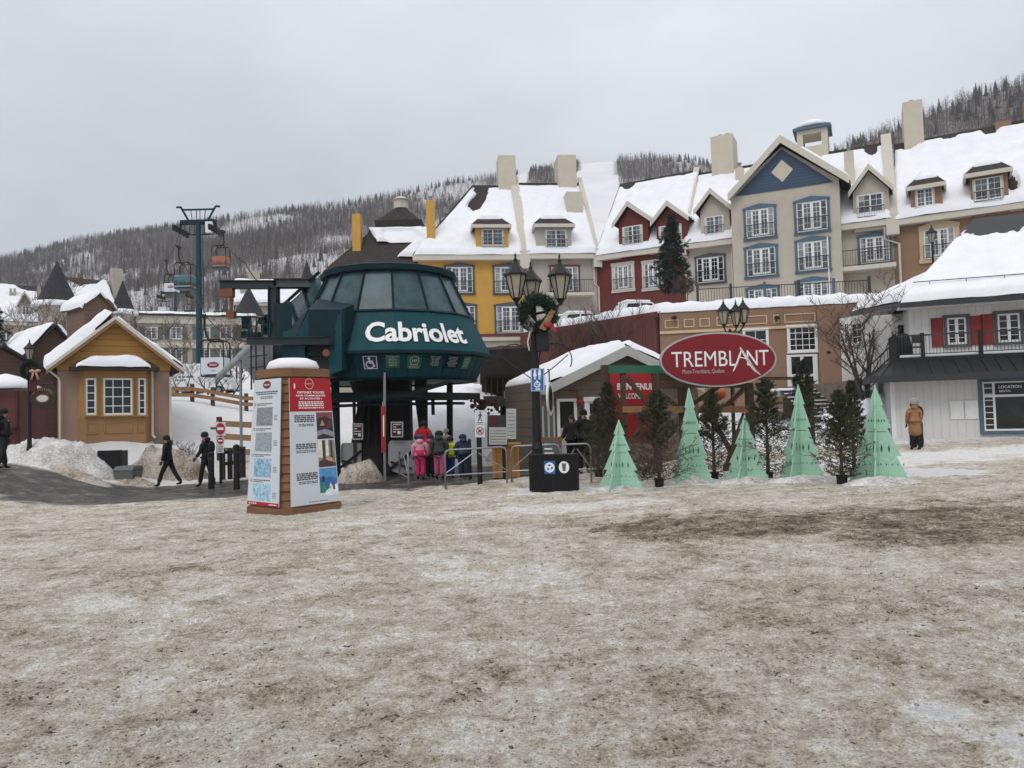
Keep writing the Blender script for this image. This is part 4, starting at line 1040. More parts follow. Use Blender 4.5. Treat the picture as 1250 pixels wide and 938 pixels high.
# ------------------------------------------------------------------ bare and evergreen trees
def bare_tree(name, label, base, h, spread=0.45, seed=1, stems=1, depth=4, m='twig', r0=0.09, group=None, droop=0.0, cat='tree', kids=4, split=0.25, rmin=None):
    rmin = rmin or max(0.006, 0.00022*base[1])
    r = random.Random(seed); root = thing(name, label, cat, base, 0, group)
    tr, crn = MB(), MB()
    def grow(mb, p, d, L, rad, k):
        n = 4; pts = [p]; rr = [rad]
        for i in range(n):
            d = (d + Vector((r.gauss(0, .13), r.gauss(0, .13), 0.07 - droop*k*0.05))).normalized(); p = p + d*(L/n); pts.append(p); rr.append(rad*(1-0.55*(i+1)/n))
        mb.tube(pts, rr, 5 if k < 2 else 3, cap=False)
        if k >= depth: return
        for j in range(kids + r.randint(0, 1)):
            t = r.uniform(split, 1.0); i = min(int(t*n), n-1); q = pts[i].lerp(pts[i+1], t*n-i)
            az = r.uniform(0, 6.283); side = Vector((cos(az), sin(az), r.uniform(0.0, 0.5)))
            dd = (d*(1-spread) + side*spread*1.5).normalized()
            grow(crn, q, dd, L*r.uniform(0.42, 0.68), max(rr[i+1]*0.62, rmin), k+1)
    for s in range(stems):
        az = 6.283*s/max(1, stems)+r.random(); lean = 0.0 if stems == 1 else r.uniform(0.25, 0.5)
        grow(tr, Vector((cos(az)*0.08*(stems > 1), sin(az)*0.08*(stems > 1), -0.15)), Vector((cos(az)*lean, sin(az)*lean, 1)).normalized(), h*0.55, r0, 0)
    tr.build('trunk', MAT['bark'], root, smooth=True); crn.build('crown', MAT[m], root)
    return root
def conifer_geo(h, R_, seed, nb=70, per=55, bare=0.25, needle=0.055, up=0.35, wid=0.010, dry=0.3):
    """branches with needle blades: returns trunk builder, twig builder, needle arrays"""
    r = np.random.default_rng(seed); tr = MB(); tw = MB(); T = []
    tr.tube([(0, 0, -0.1), (0.01, 0, h*0.5), (0, 0, h)], [h*0.018+0.008, h*0.011+0.005, 0.004], 6)
    for k in range(nb):
        t = (k+0.5)/nb; z = h*(0.05+0.93*t); L = R_*(1.05 - t)**0.8*r.uniform(0.6, 1.2)*(1.0 if t > 0.15 else 0.75)
        az = k*2.4 + r.uniform(-.4, .4); u = up*r.uniform(0.6, 1.5)*(0.4+t)
        a = np.array([0, 0, z]); dirv = np.array([cos(az), sin(az), u]); dirv /= np.linalg.norm(dirv)
        pts = [a + dirv*L*s + np.array([0, 0, 0.10*L*s*s + (1-t)*(-0.14)*L*s]) for s in (0, 0.35, 0.7, 1.0)]
        tw.tube([Vector(p) for p in pts], [0.008+0.003*h*0.3, 0.006, 0.004, 0.002], 3, cap=False)
        segs = [(pts[0], pts[3])]
        for q in range(5):
            s = r.uniform(0.25, 0.9); i = int(s*3) if s < 1 else 2; p = pts[min(i, 2)]*(1-(s*3-i)) + pts[min(i+1, 3)]*(s*3-i)
            e = p + (dirv*0.55 + r.normal(size=3)*0.38)*L*0.42; tw.tube([Vector(p), Vector(e)], [0.004, 0.002], 3, cap=False); segs.append((p, e))
        dens = 1.0 if t > bare else 0.25
        for a_, b_ in segs:
            n = int(per*dens*r.uniform(0.5, 1.3)/3)
            for q in range(n):
                s = r.uniform(0.15, 1.0); p = a_*(1-s)+b_*s; d = (b_-a_); d = d/(np.linalg.norm(d)+1e-9)
                v = d*0.7 + r.normal(size=3)*0.75; v = v/np.linalg.norm(v)*needle*r.uniform(0.7, 1.4)
                w_ = np.cross(v, r.normal(size=3)); w_ = w_/(np.linalg.norm(w_)+1e-9)*wid
                T.append([p-w_, p+w_, p+v])
    T = np.array(T); mi = (r.uniform(0, 1, len(T)) < dry).astype(int)
    return tr, tw, T, mi
def conifer(name, label, base, h, R_, seed, group=None, mats=('spruce', 'spruce'), cat='tree', **k):
    root = thing(name, label, cat, base, 0, group)
    tr, tw, T, mi = conifer_geo(h, R_, seed, **k)
    tr.build('trunk', MAT['bark'], root); V = T.reshape(-1, 3)
    cr_ = np_mesh('crown', V, np.arange(len(V)).reshape(-1, 3), [MAT[m] for m in mats], root, mi=mi)
    tw.build('branches', MAT['twig'], cr_)
    return root
def mound(name, label, px, d, rx, ry, h, seed, m='bank', rot=0.0, cat='snow bank', lump=0.35, group=None, c=None):
    p = c or onground(px, d); n, k = 90, 40
    A_, R_ = np.meshgrid(np.linspace(0, 2*pi, n, endpoint=False), np.linspace(0, 1, k), indexing='xy')
    x = R_*np.cos(A_)*rx; y = R_*np.sin(A_)*ry; x, y = x*cos(rot)-y*sin(rot), x*sin(rot)+y*cos(rot)
    wob = 1 + 0.3*(fbm(np.cos(A_)*1.5+seed, np.sin(A_)*1.5, seed, 3)-0.5); x *= wob; y *= wob
    f = (1-R_**2)**0.8; z = h*f*(0.6+0.8*fbm(x*0.8/max(h, .5)+seed, y*0.8/max(h, .5), seed+1, 3))
    z += lump*h*(fbm(x*3.2, y*3.2, seed+2, 4)-0.5)*np.minimum(1, 3*(1-R_)) + 0.12*lump*(fbm(x*11, y*11, seed+3, 3)-0.5)*np.minimum(1, 4*(1-R_))
    g = G(p.x+x, p.y+y) - p.z
    V = np.stack([x, y, z+g-0.05*R_], -1).reshape(-1, 3)
    i = np.arange(n*k).reshape(k, n); j = np.roll(i, -1, axis=1)
    F = np.stack([i[:-1], i[1:], j[1:], j[:-1]], -1).reshape(-1, 4)
    o = np_mesh(name, V, F, MAT[m], smooth=True); o.location = p
    return tag(o, label, cat, group)

# ------------------------------------------------------------------ ochre cottage
fr = Frame(70, 31.4, 207, 33.6); ct = fr.thing('cottage', 'ochre and pinkish cottage with a bay window under a heavy snow cap', 'house')
L = fr.L; zg = 0.2
xe0, ze0 = fr.loc(57, 455); xe1, ze1 = fr.loc(222, 450); ze = (ze0+ze1)/2; xa, za = fr.loc(138, 390); xa = L/2
b = MB(); b.box(0, L, 0, 6, -0.6, ze+0.3); b.build('wall', MAT['pinkbrown'], ct)
b = MB(); b.prism([(-0.1, ze+0.303), (0.003, ze-0.02), (L-0.003, ze-0.02), (L+0.1, ze+0.303), (L*0.97, ze+0.42), (xa, za-0.16), (L*0.03, ze+0.42)], -0.06, -0.003); gbl = b.build('gable', MAT['gold_board'], ct)
b = MB()
for ex, s in ((xe0, 1), (xe1, -1)):
    b.hull4([(ex, -0.45, ze), (xa, -0.45, za), (xa, 6.4, za), (ex, 6.4, ze)], (0, 0, 0.12))
rf = b.build('roof', MAT['shingle'], ct)
b = MB()
b.prism([(xe0, ze-0.06), (xe0, ze+0.1), (xa, za+0.1), (xa, za-0.06)], -0.52, -0.455); b.prism([(xe1, ze-0.06), (xa, za-0.06), (xa, za+0.1), (xe1, ze+0.1)], -0.52, -0.455)
b.build('bargeboard', MAT['gutter'], rf); b = MB(); b.prism([(xe0, ze-0.2), (xe0, ze-0.062), (xa, za-0.062), (xa, za-0.2)], -0.49, -0.452); b.prism([(xe1, ze-0.2), (xa, za-0.2), (xa, za-0.062), (xe1, ze-0.062)], -0.49, -0.452); b.build('rake_board', MAT['pinkbrown2'], rf)
snow_sheet(rf, (xe0, 6.4, ze+.12), (xe0, -0.5, ze+.12), (xa, -0.5, za+.12), (xa, 6.4, za+.12), 0.42, 40, 40, [], 41, edge=(0.3, 0.3, 0.05, 0.3), ragged=0.4)
snow_sheet(rf, (xe1, -0.5, ze+.12), (xe1, 6.4, ze+.12), (xa, 6.4, za+.12), (xa, -0.5, za+.12), 0.16, 40, 40, [(0.02, 0.8, 0.05, 0.3)], 42, edge=(0.3, 0.3, 0.05, 0.3))
# bay
x0, x1, zb0, zb1 = fr.rect(96, 510, 184, 452); zb0, zb1 = min(zb0, zb1), max(zb0, zb1)
bay = [(x0-0.02, 0), (x0+0.25, -0.45), (x1-0.25, -0.45), (x1+0.02, 0)]
def loft(mb, poly, z0, z1): 
    n = len(poly); mb.add([(x, y, z0) for x, y in poly]+[(x, y, z1) for x, y in poly], [list(range(n-1, -1, -1)), list(range(n, 2*n))]+[[i, (i+1) % n, n+(i+1) % n, n+i] for i in range(n)]); return mb
zlow = fr.loc(140, 538)[1]
by = loft(MB(), bay, zb0, zb1).build('bay', MAT['ochre_trim'], ct)
loft(MB(), [(x, y*0.97) for x, y in bay], zlow-0.3, zb0-0.002).build('bay_base', MAT['pinkbrown2'], by)
b = MB()
for (a, c) in ((102, 119), (127, 161), (166, 180)):
    p0, p1 = fr.loc(a, 525, -0.45)[0], fr.loc(c, 525, -0.45)[0]; q0, q1 = fr.loc(140, 529, -0.45)[1], fr.loc(140, 515, -0.45)[1]
    p0 = max(p0, x0+0.28); p1 = min(p1, x1-0.28); t = 0.035
    for bx in ((p0, p1, q0, q0+t), (p0, p1, q1-t, q1), (p0, p0+t, q0+t, q1-t), (p1-t, p1, q0+t, q1-t)): b.box(bx[0], bx[1], -0.47, -0.437, bx[2], bx[3])
b.build('panel_moulding', MAT['ochre_trim'], by)
def cw(px0, px1, kind):
    a, c, z0, z1 = fr.rect(px0, 462, px1, 507, y=-0.45); window(ct, a, c, z0, z1, -0.45, 'ochre_trim', kind, None, 0, 'white_paint', 0.05, 'glass_dark')
cw(104.5, 117.5, (1, 5)); cw(126, 161.5, (3, 4)); cw(168.5, 178, (1, 5))
b = MB(); b.hull4([(x0-0.35, -0.85, zb1+0.02), (x1+0.3, -0.85, zb1+0.02), (x1-0.1, -0.01, zb1+0.38), (x0+0.1, -0.01, zb1+0.38)], (0, 0, 0.06)); b.box(x0-0.35, x1+0.3, -0.87, -0.02, zb1-0.06, zb1+0.018)
br = b.build('bay_roof', MAT['dark_brown'], by)
snow_sheet(by, (x0-0.1, -0.82, zb1+0.06), (x1-0.05, -0.82, zb1+0.06), (x1-0.35, -0.06, zb1+0.42), (x0+0.35, -0.06, zb1+0.42), 0.42, 40, 16, [], 44, edge=(0.9, 0.9, 0.6, 0.5), ragged=0.25)
def down(pts, nm='downspout'): pipe(ct, pts, 0.05)
xd, _ = fr.loc(73, 490, -0.12); down([(xe0+0.1, -0.42, ze-0.05), (xd-0.05, -0.12, ze-0.35), (xd, -0.12, ze-0.5), (xd, -0.12, 0.4)])
xd, _ = fr.loc(208, 490, -0.12); down([(xe1-0.02, -0.42, ze-0.0), (xe1-0.08, -0.4, ze-0.12), (xd, -0.12, ze-0.4), (xd, -0.12, 0.2)])
xd = x1+0.05; down([(xd, -0.2, zb1-0.05), (xd, -0.2, zlow+0.2), (xd+0.1, -0.3, zlow+0.05)])
b = MB(); b.box(x1+0.1, L+0.1, -0.35, -0.005, -0.6, zlow-0.05); b.build('stone_plinth', MAT['stone'], ct)
b = MB(); b.box(-1.3, -0.005, 0.5, 4, -0.6, ze-0.1); pch = b.build('porch', MAT['dkbrown_board'], ct)
flatten_subparts(ct)

# boarded bell tower behind the cottage
fr = Frame(103, 42, 137, 43.15); bt = fr.thing('bell_tower', 'square tower of brown horizontal boards with a snowy gable, rising behind the ochre cottage', 'tower')
L = fr.L; ze = fr.loc(118, 374)[1]; za = fr.loc(118, 359)[1]
b = MB(); b.prism([(0, 2), (L, 2), (L, ze), (L/2, za-0.1), (0, ze)], 0, 2.6); b.build('wall', MAT['brown_board'], bt)
b = MB(); o = 0.2
b.hull4([(-o, -0.25, ze-0.2), (L/2, -0.25, za), (L/2, 2.8, za), (-o, 2.8, ze-0.2)], (0, 0, 0.1)); b.hull4([(L+o, -0.25, ze-0.2), (L/2, -0.25, za), (L/2, 2.8, za), (L+o, 2.8, ze-0.2)], (0, 0, 0.1)); rf = b.build('roof', MAT['brown_board'], bt)
snow_sheet(rf, (-o, 2.8, ze-.1), (-o, -.28, ze-.1), (L/2, -.28, za+.1), (L/2, 2.8, za+.1), 0.3, 20, 20, [], 45); snow_sheet(rf, (L+o, -.28, ze-.1), (L+o, 2.8, ze-.1), (L/2, 2.8, za+.1), (L/2, -.28, za+.1), 0.2, 20, 20, [], 46)
b = MB(); b.box(-0.03, 0.18, -0.04, -0.003, 2, ze); b.box(L-0.18, L+0.03, -0.04, -0.003, 2, ze); b.build('corner_board', MAT['brown_board'], bt)

# dark gabled houses
def gable_house(label, pxl, dl, pxr, dr, pye, apx, apy, depth, wall, snow, seed, z0=1.0, over=0.4, name='house'):
    fr = Frame(pxl, dl, pxr, dr); t = fr.thing(name, label, 'house'); L = fr.L
    ze = fr.loc((pxl+pxr)/2, pye)[1]; xa, za = fr.loc(apx, apy)
    b = MB(); b.prism([(0, z0), (L, z0), (L, ze), (xa, za-0.12), (0, ze)], 0, depth); b.build('wall', MAT[wall], t)
    b = MB()
    for ex in (-over, L+over):
        k = (za-ze)/abs((0 if ex < 0 else L)-xa); zz = ze - over*k
        b.hull4([(ex, -0.3, zz), (xa, -0.3, za), (xa, depth+0.3, za), (ex, depth+0.3, zz)], (0, 0, 0.14))
    rf = b.build('roof', MAT['shingle'], t)
    k0 = (za-ze)/max(xa, .1); k1 = (za-ze)/max(L-xa, .1)
    if snow:
        snow_sheet(rf, (-over, depth+.3, ze-over*k0+.14), (-over, -.3, ze-over*k0+.14), (xa, -.3, za+.14), (xa, depth+.3, za+.14), 0.3, 24, 24, [], seed)
        snow_sheet(rf, (L+over, -.3, ze-over*k1+.14), (L+over, depth+.3, ze-over*k1+.14), (xa, depth+.3, za+.14), (xa, -.3, za+.14), 0.3, 24, 24, [], seed+1)
    return fr, t
gable_house('dark brown boarded house with its gable just left of the bell tower', 22, 45, 108, 48, 442, 66, 399, 6, 'dkbrown_board', True, 51)
gable_house('small dark brown shed roof at the far left below the pale hotel', -40, 39, 45, 42, 448, 2, 424, 6, 'dkbrown_board', False, 53)

# ------------------------------------------------------------------ pale hotels far left
fr = Frame(-60, 95, 62, 101); t = fr.thing('hotel', 'pale stone hotel at the far left with a long snowy roof and small dormer', 'hotel'); L = fr.L
ze = fr.loc(20, 395)[1]; zr = fr.loc(20, 350, 6)[1]
b = MB(); b.box(0, L, 0, 12, 3, ze); b.build('wall', MAT['stonewash'], t)
mansard(t, -0.3, L+0.3, ze, zr, 6, bare=[(0.85, 1.0, 0.2, 0.15)], seed=55, th=0.5)
for a in (2, 30, 46):
    x0, x1, z0, z1 = fr.rect(a, 404, a+11, 424); window(t, x0, x1, z0, z1, 0, 'tan_trim', 'two', 'box', 0, tw=0.12)
dormer(t, fr, (30, 357), (21, 374), (41, 373), (22.5, 40), (27, 374, 36, 387), -0.1, 'stonewash', rail=0, kind='two')
for a in (13, 18):
    x0, zt = fr.loc(a-1.5, 352, 3); x1 = fr.loc(a+1.5, 352, 3)[0]; chimney(t, x0, x1, 3, 3.6, ze+2, zt, 'stonewash', 0)
x0, zt = fr.loc(45, 350, 1); x1 = fr.loc(50, 350, 1)[0]; chimney(t, x0, x1, 1, 2, ze, zt, 'stonewash', 1)
flatten_subparts(t)
def turret(label, px, d, apy, pyb, rpx, body, bodyb, lean=0.0, snow=True, n=16):
    c = P(px, pyb, d); r = rpx*d/FPX; za = P(px, apy, d).z; t = thing('turret', label, 'turret', (c.x, c.y, 0))
    b = MB(); b.lathe([(r*0.82, bodyb), (r*0.82, c.z)], n); b.build('wall', MAT[body], t)
    b = MB(); b.lathe([(r, c.z-0.1), (r*0.97, c.z+0.1), (r*0.42, c.z+(za-c.z)*0.58), (0.05, za)], n); b.build('roof', MAT['slate'], t)
    if snow: b = MB(); b.lathe([(r*0.95, c.z-0.15), (r*1.12, c.z-0.2), (r*1.15, c.z+0.1), (r*1.02, c.z+0.45), (r*0.9, c.z+0.5)], n); b.build('snow', MAT['snow'], t, smooth=True)
    return t
turret('tall dark slate cone turret with a snow collar, above the dark gable', 70, 90, 319, 374, 24.5, 'stonewash', 5)
turret('slim dark slate cone turret beside a pale chimney, right of the bell tower', 150, 98, 343, 383, 15, 'stonewash', 5)
turret('dark slate cone turret behind the long shuttered hotel by the lift beam', 304, 122, 350, 386, 19, 'stonewash', 6, snow=False)
turret('bluish slate spire poking up right beside the lift station roof', 375, 112, 318, 352, 11, 'stonewash', 6, snow=False)
def roof_house(label, pxl, pxr, d, pye, pyr, seed, wall='stonewash', z0=4, chim=(), bare=()):
    fr = Frame(pxl, d, pxr, d+4); t = fr.thing('hotel', label, 'hotel'); L = fr.L; ze = fr.loc((pxl+pxr)/2, pye)[1]; zr = fr.loc((pxl+pxr)/2, pyr, 6)[1]
    b = MB(); b.box(0, L, 0, 12, z0, ze); b.build('wall', MAT[wall], t); mansard(t, -0.2, L+0.2, ze, zr, 6, seed=seed, bare=bare, th=0.4, nu=40)
    for a, w_, py, y in chim:
        x0, zt = fr.loc(a, py, y); x1 = fr.loc(a+w_, py, y)[0]; chimney(t, x0, x1, y, y+1.5, ze, zt, 'stonewash', 1)
    return fr, t
roof_house('pale hotel with a snowy roof and a broad chimney beside the slim turret', 84, 142, 102, 378, 343, 57, chim=((137, 13, 327, 4), (100, 12, 362, 0.5)), bare=[(0.5, 0.95, 0.45, 0.22)])
roof_house('pale hotel with a steep snowy roof behind the lift beam, two chimneys', 288, 372, 126, 372, 343, 59, chim=((303, 14, 330, 5), (293, 7, 351, 1)))
fr = Frame(168, 105, 312, 111); t = fr.thing('hotel', 'long cream hotel with grey green shutters behind the lift tower', 'hotel'); L = fr.L
ze = fr.loc(240, 387)[1]
b = MB(); b.box(0, L, 0, 12, 5, ze); b.build('wall', MAT['stonewash'], t)
b = MB(); zz = fr.loc(240, 396)[1]; b.box(-0.1, L+0.1, -0.3, -0.003, zz, ze); z2, z3 = fr.loc(240, 425)[1], fr.loc(240, 419)[1]; b.box(-0.1, L+0.1, -0.25, -0.003, z2, z3); b.build('cornice', MAT['cream_board'], t)
b = MB(); b.box(-0.4, L+0.4, -0.7, 12.4, ze, ze+0.2); b.build('roof', MAT['shingle'], t)
snow_sheet(t, (-0.4, -0.7, ze+0.2), (L+0.4, -0.7, ze+0.2), (L+0.4, 12, ze+0.6), (-0.4, 12, ze+0.6), 0.5, 60, 16, [], 58)
for a in (178, 208, 242, 269, 296):
    for (y0, y1) in ((400, 414), (427, 442)):
        x0, x1, z0, z1 = fr.rect(a, y0, a+14, y1); wv = window(t, x0, x1, z0, z1, 0, 'cream_board', 'two', None, 0, tw=0.08)
        sw = (x1-x0)*0.42
        for sx in (x0-0.12-sw, x1+0.12): b = MB(); b.box(sx, sx+sw, -0.07, -0.003, z0-0.1, z1+0.1); b.build('shutter', MAT['shutter_green'], wv)

# ------------------------------------------------------------------ the cabin lift
def rope(label, pts):
    P_ = [P(*p) for p in pts]; out = []
    for a, c in zip(P_[:-1], P_[1:]):
        for k in range(8): out.append(a.lerp(c, k/8) - Vector((0, 0, 0.02*(c-a).length*4*(k/8)*(1-k/8))))
    b = MB(); b.tube(out+[P_[-1]], 0.035, 5); tag(b.build('lift_cable', MAT['dark'], None), label, 'cable')
rope('lift cable on the near side, carrying the cabin with the white panel', [(318, 418, 29), (252, 386, 52), (219, 302, 70), (222, 276, 75), (204, 317, 100), (197, 354, 148)])
rope('lift cable passing over the right end of the tower crossarm to the orange cabin', [(340, 352, 29), (300, 322, 50), (265, 276, 75), (273.5, 282, 82), (229, 354, 148)])
def tower(label, px, d, ytop, ybase, half, r0, big=True):
    p = onground(px, d); zt = P(px, ytop, d).z-p.z; k = d/FPX; t = thing('lift_tower', label, 'lift tower', p)
    b = MB(); b.lathe([(r0*1.25, -0.5), (r0, zt*0.6), (r0*0.9, zt)], 14); b.build('pole', MAT['green_metal'], t, smooth=False)
    b = MB(); b.box(-half, half, -0.25, 0.25, zt-0.1, zt+0.35); b.build('crossarm', MAT['green_metal2'], t, bevel=0.03)
    for s in (-1, 1):
        b = MB(); b.box(s*half-0.12, s*half+0.12, -1.7, 1.7, zt-0.75, zt-0.5)
        for q in range(6): b.tube([(s*half-0.12, -1.5+0.6*q, zt-0.85), (s*half+0.12, -1.5+0.6*q, zt-0.85)], 0.24, 10)
        b.box(s*half-0.06, s*half+0.06, -0.15, 0.15, zt-0.6, zt); b.build('sheaves', MAT['dark'], t)
    if big:
        b = MB()
        for s in (-1, 1):
            b.tube([(s*half*0.55, 0, zt+0.3), (s*half*1.0, 0, zt+1.75)], 0.11, 6); b.tube([(s*half*1.0, 0, zt+1.75), (s*half*1.24, 0, zt+1.72)], 0.11, 6)
            b.tube([(s*half*0.35, 0, zt+0.3), (s*half*0.42, 0, zt+1.4)], 0.04, 5); b.tube([(s*half*0.1, 0, zt+0.3), (s*half*0.1, 0, zt+1.4)], 0.04, 5)
        b.tube([(-half*0.95, 0, zt+1.45), (half*0.95, 0, zt+1.45)], 0.1, 6)
        b.tube([(-half*0.85, 0, zt-1.15), (half*0.85, 0, zt-1.15)], 0.06, 6)
        for q in np.linspace(-0.85, 0.85, 7): b.tube([(half*q, 0.3, zt-1.15), (half*q, 0.3, zt-0.1)], 0.03, 4)
        b.build('lifting_frame', MAT['green_metal2'], t)
        b = MB(); b.box(half*0.55, half*0.92, -0.7, -0.4, zt-1.1, zt+0.0); b.build('control_box', MAT['white_paint'], t)
        b = MB()
        for q in range(int(zt/0.4)): b.tube([(0.35, -0.45, 1+0.4*q*0.98), (0.62, -0.45, 1+0.4*q*0.98)], 0.018, 4)
        b.tube([(0.35, -0.45, 0.6), (0.35, -0.4, zt)], 0.025, 4); b.tube([(0.62, -0.45, 0.6), (0.62, -0.4, zt)], 0.025, 4); b.build('ladder', MAT['green_metal2'], t)
    return t
tower('tall dark green tubular lift tower standing behind the ochre cottage', 244, 75, 273, 490, 1.8, 0.29)
tower('small distant lift tower seen under the white cabin', 215, 148, 358, 388, 2.9, 0.3, False)
def cabin(label, px, pytop, d, wpx, hpx, panel, logo=False, face='poster', hang=None):
    """open lift cabin; (px, pytop) is its roof bar's middle in the photograph"""
    p = P(px, pytop, d); k = d/FPX; w2 = wpx*k/2; h = hpx*k; t = thing('lift_cabin', label, 'lift cabin', p, 0, 'open cabins hanging from the lift cable')
    b = MB(); r = 0.055; y0, y1 = -0.6, 0.6
    for y in (y0, y1):
        b.tube([(-w2, y, -h), (-w2, y, -0.2), (-w2+0.2, y, 0), (w2-0.2, y, 0), (w2, y, -0.2), (w2, y, -h)], r, 6)
    b.tube([(-w2*0.5, y0, 0), (-w2*0.5, y1, 0)], r, 6); b.tube([(w2*0.5, y0, 0), (w2*0.5, y1, 0)], r, 6)
    b.build('frame', MAT['dark'], t)
    b = MB(); b.box(-w2, w2, y0-0.05, y1+0.05, -h-0.10, -h); b.box(-w2*0.98, w2*0.98, -0.2, 0.2, -h*0.72, -h*0.66); b.build('floor', MAT['navy_beam'], t)
    b = MB(); b.box(-w2, w2, y0-0.05, y0-0.01, -h*0.97, -h*0.5); b.box(-w2, w2, y1+0.01, y1+0.05, -h*0.97, -h*0.5)
    b.box(-w2-0.02, -w2+0.02, y0, y1, -h*0.97, -h*0.5); b.box(w2-0.02, w2+0.02, y0, y1, -h*0.97, -h*0.5)
    pn = b.build('panel', MAT[panel] if isinstance(panel, str) else panel, t)
    b = MB(); hx_, hz_ = (hang or (-w2*0.55, 1.8))
    b.tube([(-w2*0.1, 0, 0), (hx_*0.7, 0, 0.15), (hx_, 0, hz_*0.45), (hx_, 0, hz_)], 0.07, 6); b.box(hx_-0.1, hx_+0.1, -0.35, 0.35, hz_-0.12, hz_+0.1); b.build('hanger', MAT['dark'], t)
    if logo:
        f = Face((-w2, y0-0.05, -h*0.97), (w2, y0-0.05, -h*0.97), (w2, y0-0.05, -h*0.5), (-w2, y0-0.05, -h*0.5))
        b = MB(); f.disc(b, 0.55, 0.55, f.h*0.17*2.1, 0.012, 24, 0.48); lg = b.build('emblem', MAT['sign_red'], pn)
        b = MB(); f.text(b, 'TREMBLANT', 0.55, 0.55, 0.36, 0.13, 0.016); b.build('lettering', MAT['white_ink'], pn)
        b = MB(); f.text(b, 'TREMBLANT', 0.55, 0.2, 0.2, 0.07, 0.014); b.build('small_lettering', MAT['ink'], pn)
    return t
def ad(name, c1, c2, c3):
    q = NM(name); f = q.noise(1.6, 3, 0.6); s = q.n('ShaderNodeSeparateXYZ'); q.l(q.co(), s.inputs[0])
    v = q.math('ADD', q.math('MULTIPLY', q.math('FRACT', q.math('MULTIPLY', s.outputs['Z'], 0.45)), 0.9), q.math('MULTIPLY', f, 0.4))
    q.l(q.mix(q.rng(v, 0.55, 0.65, 0, 1), q.mix(q.rng(v, 0.3, 0.4, 0, 1), hx(c1), hx(c2)), hx(c3)), q.b.inputs['Base Color']); q.b.inputs['Roughness'].default_value = 0.5
    return q.m
MAT['ad_orange'] = ad('orange_cabin_panel', '#5a4038', '#a2604c', '#8a7468'); MAT['ad_blue'] = ad('landscape_cabin_panel', '#20282a', '#45606d', '#7f97a3')
cabin('open lift cabin with a white panel and red oval, nearest the ochre cottage', 263, 416, 52, 27, 43, 'poster', True, hang=(-0.75, 1.75))
cabin('open lift cabin with an orange panel, right of the lift tower top', 269.5, 301, 82, 17, 27, 'ad_orange', hang=(0.35, 1.7))
cabin('open lift cabin with a blue landscape panel, left of the lift tower', 226, 322, 70, 20, 31, 'ad_blue', hang=(-0.6, 1.6))
cabin('open lift cabin with a plain white panel, farther left of the tower', 210, 336, 97, 14, 22, 'poster', True, hang=(-0.7, 1.9))
cabin('tiny far lift cabin with a pale panel, low above the hotel roof', 200, 368, 140, 10, 15, 'poster', hang=(-0.4, 1.8))
cabin('tiny far lift cabin with a dark panel, right of the small far tower', 231, 372, 140, 9, 15, 'dark', hang=(-0.4, 2.2))

# bare trees on the left
bare_tree('bare_tree', 'tall leafless tree standing left of the dark slate cone turret', onground(38, 78), 12.0, 0.42, 3, 2, 4, r0=0.16)
bare_tree('bare_tree', 'leafless tree rising behind the slate cone turret against the sky', onground(76, 100), 17.5, 0.42, 5, 1, 4, r0=0.2)
bare_tree('bare_tree', 'leafless tree between the ochre cottage gable and the shuttered hotel', onground(176, 66), 9.5, 0.45, 9, 2, 4, r0=0.12)
bare_tree('bare_tree', 'spreading leafless tree in front of the shuttered hotel, left of the tower', onground(192, 70), 8.0, 0.5, 13, 2, 4, r0=0.1)
bare_tree('bare_tree', 'leafless tree just right of the lift tower before the shuttered hotel', onground(290, 72), 9.5, 0.5, 15, 3, 4, r0=0.1)
bare_tree('bare_tree', 'leafless tree leaning over the brown gable behind the cottage', onground(92, 56), 8.5, 0.5, 17, 1, 4, r0=0.13)
bare_tree('bare_tree', 'thin leafless tree directly above the cottage ridge', onground(140, 85), 11, 0.42, 19, 2, 4, r0=0.12)
for k, (px, d, h, s_) in enumerate(((222, 56, 3.6, 21), (281, 55, 3.6, 22), (258, 53, 3.2, 23))):
    bare_tree('bare_shrub', ('small pruned leafless tree behind the rail fence, nearest the cottage', 'small pruned leafless tree behind the rail fence, farthest from the cottage', 'small pruned leafless tree behind the rail fence, below the white cabin')[k], onground(px, d), h, 0.5, s_, 2, 3, r0=0.07, group='small trees behind the rail fence')
conifer('spruce', 'dark spruce cut off by the left edge of the picture', onground(-4, 48), 6.5, 1.5, 61, None, ('spruce', 'spruce'), nb=60, per=60, needle=0.16, wid=0.03, up=0.1, bare=0.0)

